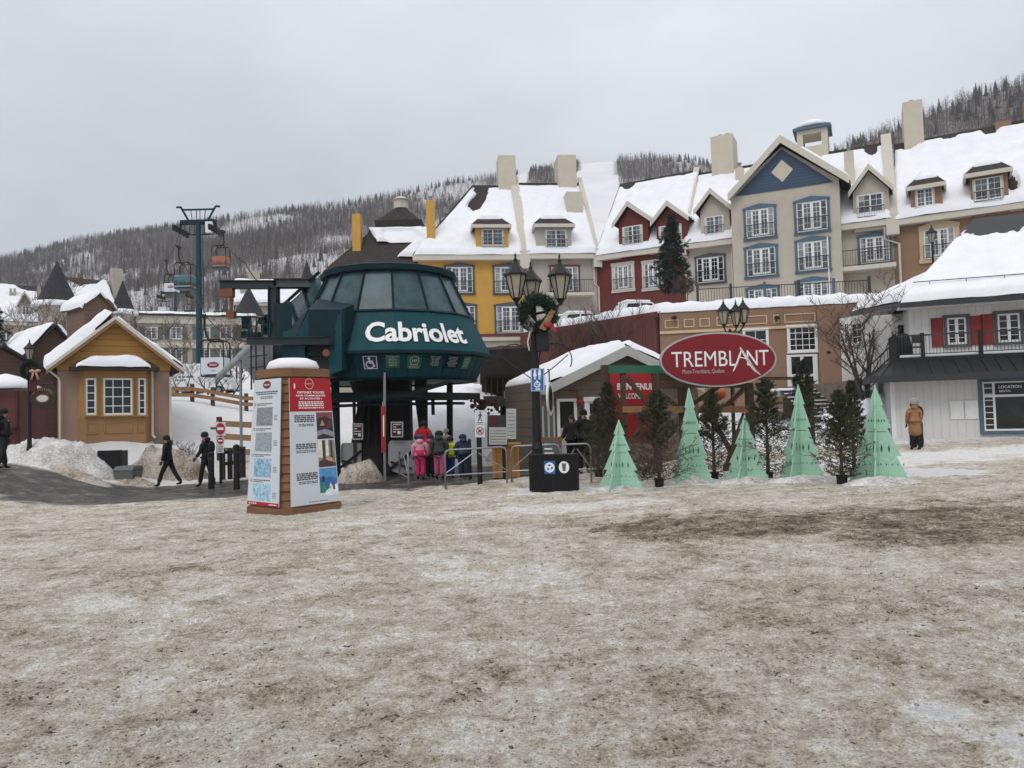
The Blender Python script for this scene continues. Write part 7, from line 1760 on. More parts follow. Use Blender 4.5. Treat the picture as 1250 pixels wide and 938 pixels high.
small_lamp('black street lamp with three small lanterns peeking over the oval sign', 897, 25.5, 0, 403, 3, 0.72, ((884, 400), (899, 401), (908, 398)))
small_lamp('single black lantern on a post on the upper terrace before the brown hotel', 1147, 41, 0, 296, 1, 0.85, (), Vector((P(1147, 330, 41).x, 41.6, TZ+0.1)))
lp3 = onground(36, 24.3)
small_lamp('single lantern black street lamp wearing a wreath, left of the ochre cottage', 38, lp3.y, 0, 442, 1, 0.55, (), lp3)
wreath('green wreath with a pale pink bow on the single lantern lamp', P(37, 452, lp3.y-0.12), 0.26, 0.075, 6, (0.22, -0.06, 0.20), 'skin')
b = MB(); q = P(40, 470, lp3.y-0.15); b.box(q.x-0.12, q.x+0.10, q.y, q.y+0.05, q.z-0.2, q.z+0.28); tag(b.build('hanging_ribbon', MAT['rock_red'], None), 'dark red cloth hanging below the wreath on the single lamp', 'cloth')
f = Face(P(35, 499, lp3.y-0.1), P(69, 498, lp3.y-0.1), P(69, 471, lp3.y-0.1), P(35, 472, lp3.y-0.1)); b = MB()
f.disc(b, 0.5, 0.46, f.w*0.48, 0.0, 32, f.h/f.w*0.98); n0 = len(b.v); os_ = b.build('hanging_sign', MAT['dark_brown'], None); os_.modifiers.new('thick', 'SOLIDIFY').thickness = 0.05; tag(os_, 'oval dark brown hanging sign with carved pale lettering beside the single lamp', 'sign')
b = MB(); f.disc(b, 0.5, 0.44, f.w*0.24, 0.006, 24, 0.62); b.build('inner_oval', MAT['pale_timber'], os_)
b = MB(); f.disc(b, 0.5, 0.44, f.w*0.20, 0.009, 24, 0.58); b.build('inner_oval', MAT['gutter'], os_)
b = MB()
for k in range(11):
    a = pi*(0.82-0.064*k); r_ = 0.40
    q0 = (0.5+r_*cos(a), 0.46+0.40*sin(a)); f.plate(b, q0[0]-0.016, q0[0]+0.016, q0[1]-0.05, q0[1]+0.05, 0.002, 0.006)
b.build('lettering', MAT['pale_timber'], os_)
b = MB(); b.tube([P(38, 470, lp3.y-0.05), P(66, 469, lp3.y-0.05)], 0.03, 5); b.build('bracket', MAT['black_metal'], os_)

# ------------------------------------------------------------------ ticket hut
fr = Frame(655, 23.6, 852, 25.3); ht = fr.thing('ticket_hut', 'grey brown boarded ticket hut with a low snowy gable and white framed openings', 'hut'); L = fr.L
zgh = -0.3; xa, za = fr.loc(765, 426, -0.5); xe0, ze0 = fr.loc(668, 474, -0.5); xe1 = 2*xa-xe0; ze = ze0
Dp = 3.6
b = MB(); b.prism([(0, zgh-0.3), (L, zgh-0.3), (L, ze+0.25), (xa, za-0.14), (0, ze+0.2)], 0, Dp); b.build('wall', MAT['hut_board'], ht)
b = MB()
for ex in (xe0, xe1): b.hull4([(ex, -0.5, ze), (xa, -0.5, za), (xa, Dp+0.6, za), (ex, Dp+0.6, ze)], (0, 0, 0.1))
rf = b.build('roof', MAT['shingle'], ht)
b = MB(); b.prism([(xe0-0.02, ze-0.22), (xe0-0.02, ze+0.1), (xa, za+0.1), (xa, za-0.22)], -0.57, -0.505); b.prism([(xe1, ze-0.22), (xa, za-0.22), (xa, za+0.1), (xe1, ze+0.1)], -0.57, -0.505); b.box(xe0-0.05, xe0-0.003, -0.5, Dp+0.6, ze-0.2, ze+0.1); b.build('bargeboard', MAT['fascia_grey'], rf)
snow_sheet(rf, (xe0, Dp+.6, ze+.1), (xe0, -.5, ze+.1), (xa, -.5, za+.1), (xa, Dp+.6, za+.1), 0.28, 40, 40, [], 111, edge=(0.3, 0.15, 0.05, 0.25), ragged=0.2)
snow_sheet(rf, (xe1, -.5, ze+.1), (xe1, Dp+.6, ze+.1), (xa, Dp+.6, za+.1), (xa, -.5, za+.1), 0.24, 40, 40, [], 112, edge=(0.15, 0.3, 0.05, 0.25), ragged=0.2)
x0, x1, z0, z1 = fr.rect(680, 487, 704, 566); b = MB(); b.box(x0, x0+0.09, -0.07, -0.003, z0, z1); b.box(x1-0.09, x1, -0.07, -0.003, z0, z1); b.box(x0+0.09, x1-0.09, -0.07, -0.003, z1-0.09, z1); dr = b.build('doorway', MAT['white_paint'], ht)
b = MB(); b.box(x0+0.09, x1-0.09, -0.02, -0.0025, z0, z1-0.09); b.build('opening_shade', MAT['dark'], dr); b = MB(); b.box(x0+0.09, (x0+x1)/2, -0.04, -0.021, z0, z0+1.15); b.build('half_door', MAT['fascia_grey'], dr)  # the dark sheet colours in the shade within the doorway
x0, x1, z0, z1 = fr.rect(717, 490, 741, 523); window(ht, x0, x1, z0, z1, 0, 'white_paint', (1, 2), 'box', 0, tw=0.12, glass='glass_dark')
x0, x1, z0, z1 = fr.rect(656, 496, 676, 566); b = MB(); b.box(x0, x1, -0.05, -0.003, z0, z1); pn_ = b.build('glass_panel', MAT['grey_plastic'], ht); b = MB()
for k in range(4): xx = x0+(x1-x0)*k/3; b.box(xx-0.03, xx+0.03, -0.07, -0.051, z0, z1)
b.build('panel_bars', MAT['fascia_grey'], pn_)
b = MB(); q = fr.loc(714, 540); 
x0, z0 = fr.loc(722, 545); x1, z1 = fr.loc(742, 524); b.box(x0, x1, -0.16, -0.003, z0-1.2, z1); b.build('stone_plinth', MAT['stone'], ht)
q = fr.M @ Vector((fr.loc(706, 491)[0], -0.12, fr.loc(706, 491)[1])); b = MB(); b.ball(q, 0.11, 8, 6); b.tube([q, q+Vector((-0.1, 0, 0.35)), q+Vector((-0.5, 0.05, 0.42))], 0.02, 4); tag(b.build('red_lantern', MAT['bow'], None, smooth=True), 'small bright red bauble hanging at the top of the hut doorway', 'decoration')
q = P(671, 487, 22.6); b = MB(); b.lathe([(0.02, -0.03), (0.52, -0.03), (0.52, 0.03), (0.02, 0.03)], 28); rs = thing('round_sign', 'round white hanging sign seen nearly edge on beside the lamp post', 'sign', q); o_ = b.build('disc', MAT['white_paint'], rs); o_.rotation_euler = (0, radians(90), radians(-12))
b = MB(); b.lathe([(0.40, 0.031), (0.40, 0.035), (0.30, 0.035), (0.30, 0.031)], 28); o2 = b.build('ring', MAT['ink'], rs); o2.rotation_euler = o_.rotation_euler; b = MB(); b.lathe([(0.40, -0.031), (0.40, -0.035), (0.30, -0.035), (0.30, -0.031)], 28); o2 = b.build('ring', MAT['ink'], rs); o2.rotation_euler = o_.rotation_euler
b = MB(); b.tube([(0, 0, 0.5), (0, 0, 0.9), (0, 0.9, 0.95)], 0.02, 5); b.build('bracket', MAT['black_metal'], rs)

# dark eaves and posts of the passage under the yellow hotel
q0 = onground(590, 33); sh_ = thing('shelter', 'dark timber waiting shelter with deep eaves below the yellow hotel', 'shelter', q0)
def Q(px, py, d): return P(px, py, d)-q0
b = MB(); b.hull4([Q(586, 428, 31), Q(652, 424, 31), Q(652, 470, 34), Q(586, 470, 34)], (0, 0.1, 0.12)); b.build('roof', MAT['dark_brown'], sh_)
b = MB(); b.hull4([Q(588, 488, 33.5), Q(648, 488, 33.5), Q(648, 430, 33.5), Q(588, 430, 33.5)], (0, 0.3, 0)); wl_ = b.build('wall', MAT['dark_brown'], sh_)
b = MB()
for px in range(592, 648, 7): b.hull4([Q(px, 485, 33.3), Q(px+1.6, 485, 33.3), Q(px+1.6, 436, 33.3), Q(px, 436, 33.3)], (0, 0.15, 0))
b.build('battens', MAT['timber'], wl_)
b = MB(); b.hull4([Q(590, 496, 29.5), Q(642, 497, 29.5), Q(642, 484, 29.8), Q(590, 484, 29.8)], (0, 0.5, 0.02)); b.build('beam', MAT['dark'], sh_)
for px in (614.5, 588, 643): p = onground(px, 30)-q0; b = MB(); b.tube([p, Q(px, 488, 30)], 0.13, 8); b.build('post', MAT['dark'], sh_)
for k, px in enumerate((584, 601, 640)):
    b = MB(); q = P(px, 496, 29.2); rr = random.Random(k)
    for j in range(14): b.ball((q.x+rr.uniform(-.28, .28), q.y+rr.uniform(-.1, .1), q.z+rr.uniform(-.3, .3)), rr.uniform(.05, .11), 6, 4)
    tag(b.build('red_garland', MAT['rock_red'], None), ('cluster of dark red berries hanging on the shelter beam beside the station', 'cluster of dark red berries in the middle of the shelter beam', 'cluster of dark red berries on the shelter beam end by the hut')[k], 'garland')

# ------------------------------------------------------------------ the big oval sign on its timber gate
gx = onground(840, 20.5); gt = thing('timber_gate', 'brown timber gateway with diagonal braces, a green beam and a red welcome board', 'gate', gx)
def Gp(px, py, d): return P(px, py, d)-gx
def post(px, d, pyt, r=0.11, m='timber', pyb=None, nm='post'):
    p = onground(px, d)-gx if pyb is None else Gp(px, pyb, d); b = MB(); t_ = Gp(px, pyt, d); b.box(t_.x-r, t_.x+r, t_.y-r, t_.y+r, p.z-0.1, t_.z); return b.build(nm, MAT[m], gt, bevel=0.01)
def strut(a, c, w_=0.09, m='timber', nm='brace', th=0.12):
    a, c = Gp(*a), Gp(*c); d = (c-a).normalized(); u = Vector((-d.z, 0, d.x)).normalized()*w_; b = MB(); b.hull4([a-u, c-u, c+u, a+u], (0, th, 0)); return b.build(nm, MAT[m], gt)
post(738.5, 21.0, 446, 0.12); post(760, 20.8, 456, 0.07); post(800, 20.8, 456, 0.10); post(914, 20.6, 468, 0.10); post(832, 20.8, 470, 0.10); post(985, 21.6, 470, 0.13, 'dark_brown')
strut((743, 451, 20.7), (812, 451, 20.7), 0.11, 'sign_green', 'green_beam'); strut((905, 462, 20.5), (968, 462, 20.5), 0.04, 'timber', 'rail'); strut((760, 500, 20.7), (914, 500, 20.4), 0.09, 'pale_timber', 'rail'); strut((806, 470, 20.7), (914, 470, 20.5), 0.08, 'timber', 'rail')
for a, c in (((766, 461, 20.6), (798, 502, 20.6)), ((770, 540, 20.6), (798, 504, 20.6)), ((806, 480, 20.6), (832, 500, 20.6)), ((836, 500, 20.5), (878, 472, 20.5)), ((882, 500, 20.5), (910, 474, 20.5)), ((886, 575, 20.5), (910, 505, 20.5)), ((868, 505, 20.6), (905, 575, 20.6))): strut(a, c, 0.06)
f = Face(Gp(745, 541, 21.6), Gp(801, 541, 21.6), Gp(801, 455, 21.6), Gp(745, 455, 21.6)); b = MB(); f.plate(b, 0, 1, 0, 1, -0.05, 0); wb = b.build('welcome_board', MAT['red'], gt)
b = MB(); f.text(b, 'BIENVENUE', 0.55, 0.80, 0.80, 0.095, 0.004, bold=0.03); b.build('lettering', MAT['white_ink'], wb); b = MB(); f.text(b, 'WELCOME', 0.42, 0.665, 0.50, 0.08, 0.004, bold=0.015); b.build('lettering', MAT['white_ink'], wb)
# round orange lanterns hanging behind
for k, (px, py) in enumerate(((880, 481), (897, 487), (806, 511), (862, 512))):
    q = P(px, py, 21.3); b = MB(); b.ball(q, 0.15 if k < 1 else 0.10, 10, 7, (1, 1, 1.15)); o_ = tag(b.build('orange_lantern', mat('orange_lantern', ('#b0592b', '#c98a78', '#a9532a', '#a0502c')[k], 0.6, 0.3, 12), None, smooth=True), ('largest round orange lantern hanging below the oval sign', 'pale pinkish lantern hanging right of the orange one below the oval sign', 'small orange lantern left of the tallest left mint tree', 'small orange lantern right of the tall mint tree below the oval sign')[k], 'lantern')
    b = MB(); b.tube([q+Vector((0, 0, .15)), q+Vector((0, 0, .55))], 0.008, 4); b.build('cord', MAT['dark'], o_)
# the oval
sc_ = P(877, 439, 19.6); ow, oh = 72*19.6/FPX, 33.5*19.6/FPX
ov = thing('oval_sign', 'large dark red oval sign with white rim and resort lettering above the mint trees', 'sign', sc_, radians(2)); n = 72
def ell(mb, a, c_, y0, y1): mb.prism([(a*cos(2*pi*k/n), c_*sin(2*pi*k/n)) for k in range(n)], y0, y1); return mb
ell(MB(), ow, oh, 0, 0.14).build('rim', MAT['fascia_grey'], ov); ell(MB(), ow*0.972, oh*0.94, -0.012, -0.002).build('field', MAT['sign_red'], ov)
def on(x, y): return Vector((x, -0.016, y))
ux = 19.6/FPX                                          # metres per photo pixel on the sign
def letters(mb, t, cx, cy, w_, h_, **k): return text_on(mb, t, lambda x, y: on(cx+x, cy+y), width=w_, height=h_, **k)
b = MB()
letters(b, 'TREMB', -23.5*ux, 1.0*ux, 69*ux, 18.5*ux, bold=0.0); letters(b, 'L', 17.5*ux, 1.0*ux, 8.5*ux, 18.5*ux, bold=0.0); letters(b, 'NT', 48.5*ux, 1.0*ux, 27*ux, 18.5*ux, bold=0.0)
b.build('lettering', MAT['white_ink'], ov)
b = MB()
def curve(pts, wds):
    vs = []; m_ = len(pts)
    for i, (p, w2) in enumerate(zip(pts, wds)):
        a_, c_ = Vector(pts[max(0, i-1)]), Vector(pts[min(m_-1, i+1)]); d = (c_-a_).normalized(); nn = Vector((-d.y, d.x))*w2/2
        for s in (-1, 1): vs.append(on((p[0]+s*nn.x)*ux, (p[1]+s*nn.y)*ux))
    b.add(vs, [(2*i, 2*i+1, 2*i+3, 2*i+2) for i in range(m_-1)])
curve([(29, 12), (26, 4), (22, -6), (17.5, -15)], [1.2, 2.4, 2.2, 1.2])
curve([(27, 14), (33, 4), (38, -6), (45, -15), (50, -19)], [1.5, 3.2, 3.4, 2.8, 1.0])
curve([(31, 9), (36, 0), (41, -9), (47, -17), (51, -20)], [0.8, 2.4, 2.6, 1.6, 0.5])
curve([(25, 2.2), (33, 0.5)], [1.3, 1.0])
b.build('logo_strokes', MAT['white_ink'], ov)
b = MB(); letters(b, 'Mont-Tremblant, Québec', -19*ux, -14.5*ux, 52*ux, 6.2*ux, bold=0.0); b.build('place_name', MAT['fascia_grey'], ov)
b = MB()
for x in (-0.75, 0.75): b.box(x-0.06, x+0.06, 0.142, 0.9, -0.1, 0.1)
b.build('brackets', MAT['timber'], ov)

# ------------------------------------------------------------------ mint wooden trees
def mint_outline(h, w_):
    """half outline of the stepped tree: four tiers"""
    pts = [(0, h)]; 
    tiers = ((0.79, 0.24, 0.17), (0.555, 0.46, 0.33), (0.27, 0.74, 0.58), (0.0, 1.0, None))
    for z, wo, wi in tiers:
        pts.append((w_*wo, h*z))
        if wi: pts.append((w_*wi, h*z))
    return pts
def mint_tree(label, pxl, pxr, pyt, pyb, seed, rz):
    p = gp((pxl+pxr)/2, pyb); k = p.y/FPX; h = (pyb-pyt)*k*1.0; w_ = (pxr-pxl)/2*k*1.24
    t = thing('wooden_tree', label, 'wooden tree', p, rz, 'mint painted wooden trees')
    half = mint_outline(h, w_)
    for q in range(4):                                    # four half boards crossing at the trunk line
        a = pi/2*q + pi/4; ca, sa = cos(a), sin(a); th = 0.012
        pts = half + [(0, 0)]
        def w3(x, z, o): return Vector((x*ca - o*sa, x*sa + o*ca, z))
        b = MB(); n = len(pts); ok = [w3(x, z, -th) for x, z in pts] + [w3(x, z, th) for x, z in pts]
        b.add(ok, [list(range(n-1, -1, -1)), list(range(n, 2*n))] + [[(i+1) % n, i, n+i, n+(i+1) % n][::-1] for i in range(n)])
        bo = b.build('board', MAT['mint'], t)
        dk, lt = MB(), MB()
        for side in (-1, 1):
            o = side*(th+0.003)
            def poly(mb, pl, oo=o): mb.add([w3(x*w_, z*h, oo) for x, z in pl], [list(range(len(pl)))])
            for x in (0.07, 0.16, 0.25): poly(dk, [(x-0.014, 0.565+0.055), (x+0.02, 0.565+0.055), (x+0.02, 0.59+0.055), (x-0.014, 0.59+0.055)])
            for x in (0.12, 0.36): poly(dk, [(x, 0.30), (x+0.04, 0.345), (x, 0.39), (x-0.04, 0.345)])
            poly(dk, [(0.0, 0.518), (0.30, 0.518), (0.30, 0.523), (0.0, 0.523)])
            for x in np.arange(0.08, 0.8, 0.18): poly(dk, [(x-.022, 0.185), (x, 0.172), (x+.022, 0.185), (x, 0.198)])
            for z in (0.44, 0.235):
                xs_ = np.arange(0.0, 0.42 if z > .4 else 0.62, 0.14)
                for i in range(len(xs_)-1):
                    z0, z1 = (z, z-0.05) if i % 2 == 0 else (z-0.05, z); poly(lt, [(xs_[i], z0), (xs_[i+1], z1), (xs_[i+1], z1+0.014), (xs_[i], z0+0.014)])
            for z in (0.745, 0.10): poly(lt, [(0.02, z), (0.20 if z > .5 else 0.86, z), (0.20 if z > .5 else 0.86, z+0.008), (0.02, z+0.008)])
            for x in np.arange(0.06, 0.9, 0.1): poly(lt, [(x, 0.075), (x+0.04, 0.095), (x, 0.115), (x-0.04, 0.095)])
            poly(lt, [(0.0, 0.02), (0.012, 0.02), (0.012, 0.93), (0.0, 0.93)])
        dk.build('dark_pattern', MAT['mint_dark'], bo); lt.build('pale_pattern', MAT['mint_light'], bo)
    return t
mint_tree('smallest left mint wooden tree standing right beside the twin waste bin', 733, 783, 513, 597, 1, radians(8))
mint_tree('tall mint wooden tree directly below the left half of the oval sign', 820, 870, 474, 590, 2, radians(-6))
mint_tree('short mint wooden tree between the two tall ones below the oval sign', 888, 936, 507, 588, 3, radians(5))
mint_tree('tall mint wooden tree in front of the stairs, right of the oval sign', 955, 1003, 470, 587, 4, radians(-4))
mint_tree('mint wooden tree at the right end of the row near the rental house', 1046, 1101, 471, 589, 5, radians(10))

# ------------------------------------------------------------------ potted firs between them
def potted(label, px, pyb, pyt, wpx, seed, dd=0.0):
    p = gp(px, pyb); 
    if dd: p = onground(px, p.y+dd)
    k = p.y/FPX; h = (pyb-pyt)*k; t = thing('fir_tree', label, 'fir tree', p, 0, 'cut firs between the mint trees')
    tr, tw, T, mi = conifer_geo(h, wpx*k/2*1.75, seed, nb=135, per=115, bare=0.36, needle=0.055, up=0.6, wid=0.007, dry=0.5)
    tr.build('trunk', MAT['bark'], t); V = T.reshape(-1, 3); c_ = np_mesh('crown', V, np.arange(len(V)).reshape(-1, 3), [MAT['needle'], MAT['needle_dry']], t, mi=mi)
    tw.build('branches', MAT['twig'], c_); b = MB(); b.lathe([(0.10, -0.05), (0.11, 0.16), (0.12, 0.16), (0.12, 0.19), (0.02, 0.19)], 14); b.build('pot', MAT['rubber'], t)
    return t
potted('slender fir rising behind the smallest mint tree', 745, 592, 470, 46, 201, 0.6)
potted('broad bushy fir between the smallest and the tall left mint tree', 805, 594, 478, 56, 202)
potted('dark fir right behind the tall left mint tree under the sign', 872, 590, 480, 44, 203, 0.8)
potted('dark fir between the short mint tree and the tall right one', 938, 588, 466, 54, 204, 0.3)
potted('sparse fir in a black pot between the two right hand mint trees', 1028, 591, 478, 44, 205)
potted('fir standing just behind the right hand mint tree, at its left', 1043, 586, 470, 36, 206, 1.0)
potted('fir with its top showing above the tall right mint tree', 985, 586, 452, 40, 207, 2.6)
potted('thin fir left of the smallest mint tree beside the hut', 731, 588, 494, 28, 208, 1.4)
for k, (px, py, rx, h) in enumerate(((760, 596, 0.9, 0.12), (845, 589, 1.0, 0.16), (912, 588, 0.9, 0.14), (980, 587, 1.0, 0.15), (1073, 590, 0.9, 0.14))):
    mound('snow_heap', ('low snow heap at the foot of the smallest mint tree', 'low snow heap at the foot of the tall left mint tree', 'low snow heap at the foot of the short mint tree', 'low snow heap at the foot of the tall right mint tree', 'low snow heap at the foot of the last mint tree on the right')[k], px, 0, rx, 0.5, h, 140+k, 'bank', c=gp(px, py+1), group='snow heaps under the mint trees')

# ------------------------------------------------------------------ barriers, posts and signs
def barrier(label, pa, pb, h, group='steel crowd barriers'):
    a, c = gp(*pa), gp(*pb); t = thing('crowd_barrier', label, 'barrier', a, atan2(c.y-a.y, c.x-a.x), group); L = Vector((c.x-a.x, c.y-a.y)).length; dz = c.z-a.z
    def w_(x, z): return Vector((x, 0, z+dz*x/L))
    b = MB(); r = 0.024; b.tube([w_(0, 0), w_(0, h-0.12), w_(0.04, h-0.03), w_(0.12, h), w_(L-0.12, h), w_(L-0.04, h-0.03), w_(L, h-0.12), w_(L, 0)], r, 8); b.build('frame', MAT['steel'], t, smooth=True)
    b = MB(); b.tube([w_(0, 0.32), w_(L, 0.32)], r*0.9, 6); b.build('lower_rail', MAT['steel'], t)
    b = MB(); b.tube([w_(0.02, 0.38), w_(L*0.46, h-0.12)], r*0.7, 6); b.build('brace', MAT['steel'], t); b = MB(); b.tube([w_(L*0.54, h-0.12), w_(L-0.02, 0.38)], r*0.7, 6); b.build('brace', MAT['steel'], t)
    for x in (0.0, L): b = MB(); b.box(x-0.03, x+0.03, -0.25, 0.25, -0.01+dz*x/L, 0.02+dz*x/L); b.build('foot', MAT['steel'], t)
barrier('steel crowd barrier in front of the children at the station', (544, 596), (619, 591), 0.98)
barrier('steel crowd barrier behind the twin bin, beside the ochre stand', (625, 590), (684, 588), 0.98)
barrier('steel crowd barrier in front of the two people at the hut', (686, 589), (722, 588), 0.98)
barrier('small steel barrier standing end on left of the pink snowsuit child', (488, 592), (499, 599), 0.95)
def pole_sign(name, label, px, pyb, pyt, plates, r=0.05, m='black_metal', d=None):
    p = gp(px, pyb) if d is None else onground(px, d); t = thing(name, label, 'sign', p); zt = P(px, pyt, p.y).z-p.z; b = MB(); b.tube([(0, 0.05, -0.1), (0, 0.05, zt)], r, 10); b.build('post', MAT[m], t); return t, p
t, p = pole_sign('pedestrian_sign', 'white walking figure sign above a no dogs sign on a black post', 586, 592, 505, None, 0.07)
d = p.y-0.05
for (y0, y1, kind) in ((501, 518, 'walk'), (518.5, 534, 'dog')):
    f = Face(*[P(x, y, d)-p for x, y in ((580, y1), (592, y1), (592, y0), (580, y0))]); b = MB(); f.plate(b, 0, 1, 0, 1, -0.02, 0); pl = b.build('plate', MAT['poster'], t); b = MB()
    if kind == 'walk':
        f.disc(b, 0.52, 0.86, 0.022, 0.003, 10); f.poly(b, [(0.42, 0.50), (0.58, 0.48), (0.60, 0.76), (0.46, 0.78)], 0.003); f.poly(b, [(0.42, 0.52), (0.52, 0.5), (0.40, 0.22), (0.28, 0.22)], 0.0035); f.poly(b, [(0.50, 0.52), (0.58, 0.48), (0.72, 0.22), (0.62, 0.22)], 0.004); f.poly(b, [(0.44, 0.74), (0.46, 0.64), (0.30, 0.52), (0.28, 0.58)], 0.0042); f.poly(b, [(0.60, 0.72), (0.74, 0.58), (0.70, 0.54), (0.58, 0.64)], 0.0044); f.plate(b, 0.2, 0.8, 0.08, 0.13, 0.001, 0.003)
    else:
        f.poly(b, [(0.30, 0.40), (0.64, 0.40), (0.66, 0.56), (0.74, 0.66), (0.62, 0.66), (0.58, 0.56), (0.32, 0.56)], 0.003); f.plate(b, 0.32, 0.38, 0.28, 0.40, 0.001, 0.003); f.plate(b, 0.57, 0.63, 0.28, 0.40, 0.001, 0.003)
        b2 = MB(); f.ring(b2, 0.5, 0.5, 0.085, 0.105, 0.005, 24); f.poly(b2, [(0.22, 0.74), (0.28, 0.79), (0.78, 0.26), (0.72, 0.21)], 0.0055); b2.build('ban_ring', MAT['red'], pl)
    b.build('symbol', MAT['ink'], pl)
t, p = pole_sign('no_entry_sign', 'two red no entry signs on one post at the edge of the snow slope', 269, 590, 512, None, 0.05); d = p.y-0.05
for (y0, y1, w_) in ((515.5, 532, 6.3), (533.5, 543, 4.5)):
    f = Face(*[P(x, y, d)-p for x, y in ((269-w_, y1), (269+w_, y1), (269+w_, y0), (269-w_, y0))]); b = MB(); f.plate(b, 0, 1, 0, 1, -0.02, 0); pl = b.build('plate', MAT['poster'], t); b = MB(); f.disc(b, 0.5, 0.5, f.w*0.45, 0.003, 24, f.h/f.w*0.98); b.build('red_disc', MAT['red'], pl); b = MB(); f.plate(b, 0.2, 0.8, 0.42, 0.60, 0.004, 0.006); b.build('white_bar', MAT['white_ink'], pl)
f = Face(*[P(x, y, d)-p for x, y in ((265, 553), (273, 553), (273, 543.5), (265, 543.5))]); b = MB(); f.plate(b, 0, 1, 0, 1, -0.02, 0); pl = b.build('plate', MAT['poster'], t); b = MB()
for k in range(4): f.plate(b, 0.15, 0.85, 0.15+0.2*k, 0.25+0.2*k, 0.001, 0.003)
b.build('print', MAT['grey_plastic'], pl); b = MB(); q = P(262, 523, d)-p; b.box(q.x-0.14, q.x+0.05, q.y, q.y+0.03, q.z-0.04, q.z+0.04); b.build('green_tag', MAT['sign_green'], t)
t, p = pole_sign('info_board', 'dark framed notice board with white sheets behind the barriers', 616, 586, 507, None, 0.05); d = p.y-0.05
f = Face(*[P(x, y, d)-p for x, y in ((595, 546), (620, 546), (620, 507), (595, 507))]); b = MB(); f.plate(b, 0, 1, 0, 1, -0.05, 0); pl = b.build('board', MAT['ink'], t); b = MB(); f.plate(b, 0.08, 0.48, 0.68, 0.94, 0.001, 0.006); b.build('red_notice', MAT['rock_red'], pl); b = MB(); f.plate(b, 0.08, 0.96, 0.08, 0.62, 0.001, 0.006); sh1 = b.build('sheet', MAT['fascia_grey'], pl); b = MB()
for k in range(5): greek(f, b, 0.14, 0.9, 0.15+0.09*k, 0.025, 0.0065, k)
b.build('print', MAT['grey_plastic'], pl)
f = Face(*[P(x, y, d-0.1)-p for x, y in ((618, 536), (630, 536), (630, 499), (618, 499))]); b = MB(); f.plate(b, 0, 1, 0, 1, -0.03, 0); pl = b.build('side_board', MAT['fascia_grey'], t); b = MB()
for k in range(7): greek(f, b, 0.15, 0.85, 0.12+0.12*k, 0.025, 0.002, 30+k)
b.build('print', MAT['grey_plastic'], pl)
# ochre stand
p = gp(618, 584); st_ = thing('ochre_stand', 'ochre wooden counter stand behind the barriers', 'stand', p); k_ = p.y/FPX; w_ = 33*k_; h_ = 42*k_
b = MB(); b.box(-w_/2, w_/2, 0, 0.6, 0, h_*0.92); b.build('cabinet', MAT['ochre'], st_, bevel=0.01); b = MB(); b.box(-w_/2-0.05, w_/2+0.05, -0.06, 0.66, h_*0.92, h_); b.build('counter', MAT['ochre'], st_, bevel=0.01); b = MB()
for x in (-w_/2+0.12, w_/2-0.12): b.box(x-0.03, x+0.03, -0.02, 0.0, 0.02, h_*0.9)
b.build('edge_strips', MAT['pale_timber'], st_)
p = gp(681, 582); ss_ = thing('menu_board', 'small sandwich board with a green panel in a wood frame behind the bin', 'sign', p); f = Face(*[P(x, y, p.y)-p for x, y in ((661, 575), (686, 575), (686, 534), (661, 534))]); b = MB(); f.plate(b, 0, 1, 0, 1, -0.08, 0); b.build('frame', MAT['wood_trim'], ss_); b = MB(); f.plate(b, 0.06, 0.80, 0.2, 0.9, 0.001, 0.01); gp_ = b.build('panel', MAT['shutter_green'], ss_); b = MB()
for k in range(3): f.plate(b, 0.14, 0.6-0.08*k, 0.5+0.13*k, 0.55+0.13*k, 0.011, 0.014)
b.build('print', MAT['white_ink'], gp_)
b = MB(); f.plate(b, 0.86, 1.0, 0.35, 0.75, 0.001, 0.012); b.build('flag_sticker', MAT['bow'], ss_)
# dark queue posts with rope
for k, (px, pyb, pyt, lab) in enumerate(((258, 596, 552, 'black bollard right beside the second walking man'), (289, 597, 543, 'thick black bollard next to the poster pillar'), (608, 584, 537, 'slim black queue post in front of the ochre stand'), (574, 584, 536, 'slim black queue post behind the long crowd barrier'), (566.5, 581, 535, 'slim black queue post behind the child in navy'))):
    p = gp(px, pyb); h_ = (pyb-pyt)*p.y/FPX; r_ = 0.09 if k < 2 else 0.05; t = thing('bollard', lab, 'post', p); b = MB(); b.lathe([(r_*1.05, -0.05), (r_*1.05, 0.12), (r_, 0.14), (r_, h_*0.9), (r_*1.12, h_*0.92), (r_*1.05, h_*0.97), (r_*0.3, h_)], 12); b.build('shaft', MAT['black_metal'], t); b = MB(); b.lathe([(r_*1.08, h_*0.80), (r_*1.08, h_*0.84)], 12); b.build('collar', MAT['rail'], t)
t = thing('dark_rails', 'low dark timber fence of posts between the bollards and the snow', 'fence', gp(283, 586)); p = Vector(t.location)
for k, px in enumerate((272, 281, 291, 297)):
    q = onground(px, p.y+0.4*k)-p; b = MB(); b.box(q.x-0.07, q.x+0.07, q.y-0.07, q.y+0.07, q.z-0.1, q.z+1.1); b.build('post', MAT['dark_brown'], t)
b = MB(); a_, c_ = onground(271, p.y)-p, onground(298, p.y+1.2)-p
for z in (0.5, 0.9): b.hull4([a_+Vector((0, -.08, z)), c_+Vector((0, -.08, z)), c_+Vector((0, -.08, z+.12)), a_+Vector((0, -.08, z+.12))], (0, 0.05, 0))
b.build('rails', MAT['dark_brown'], t)
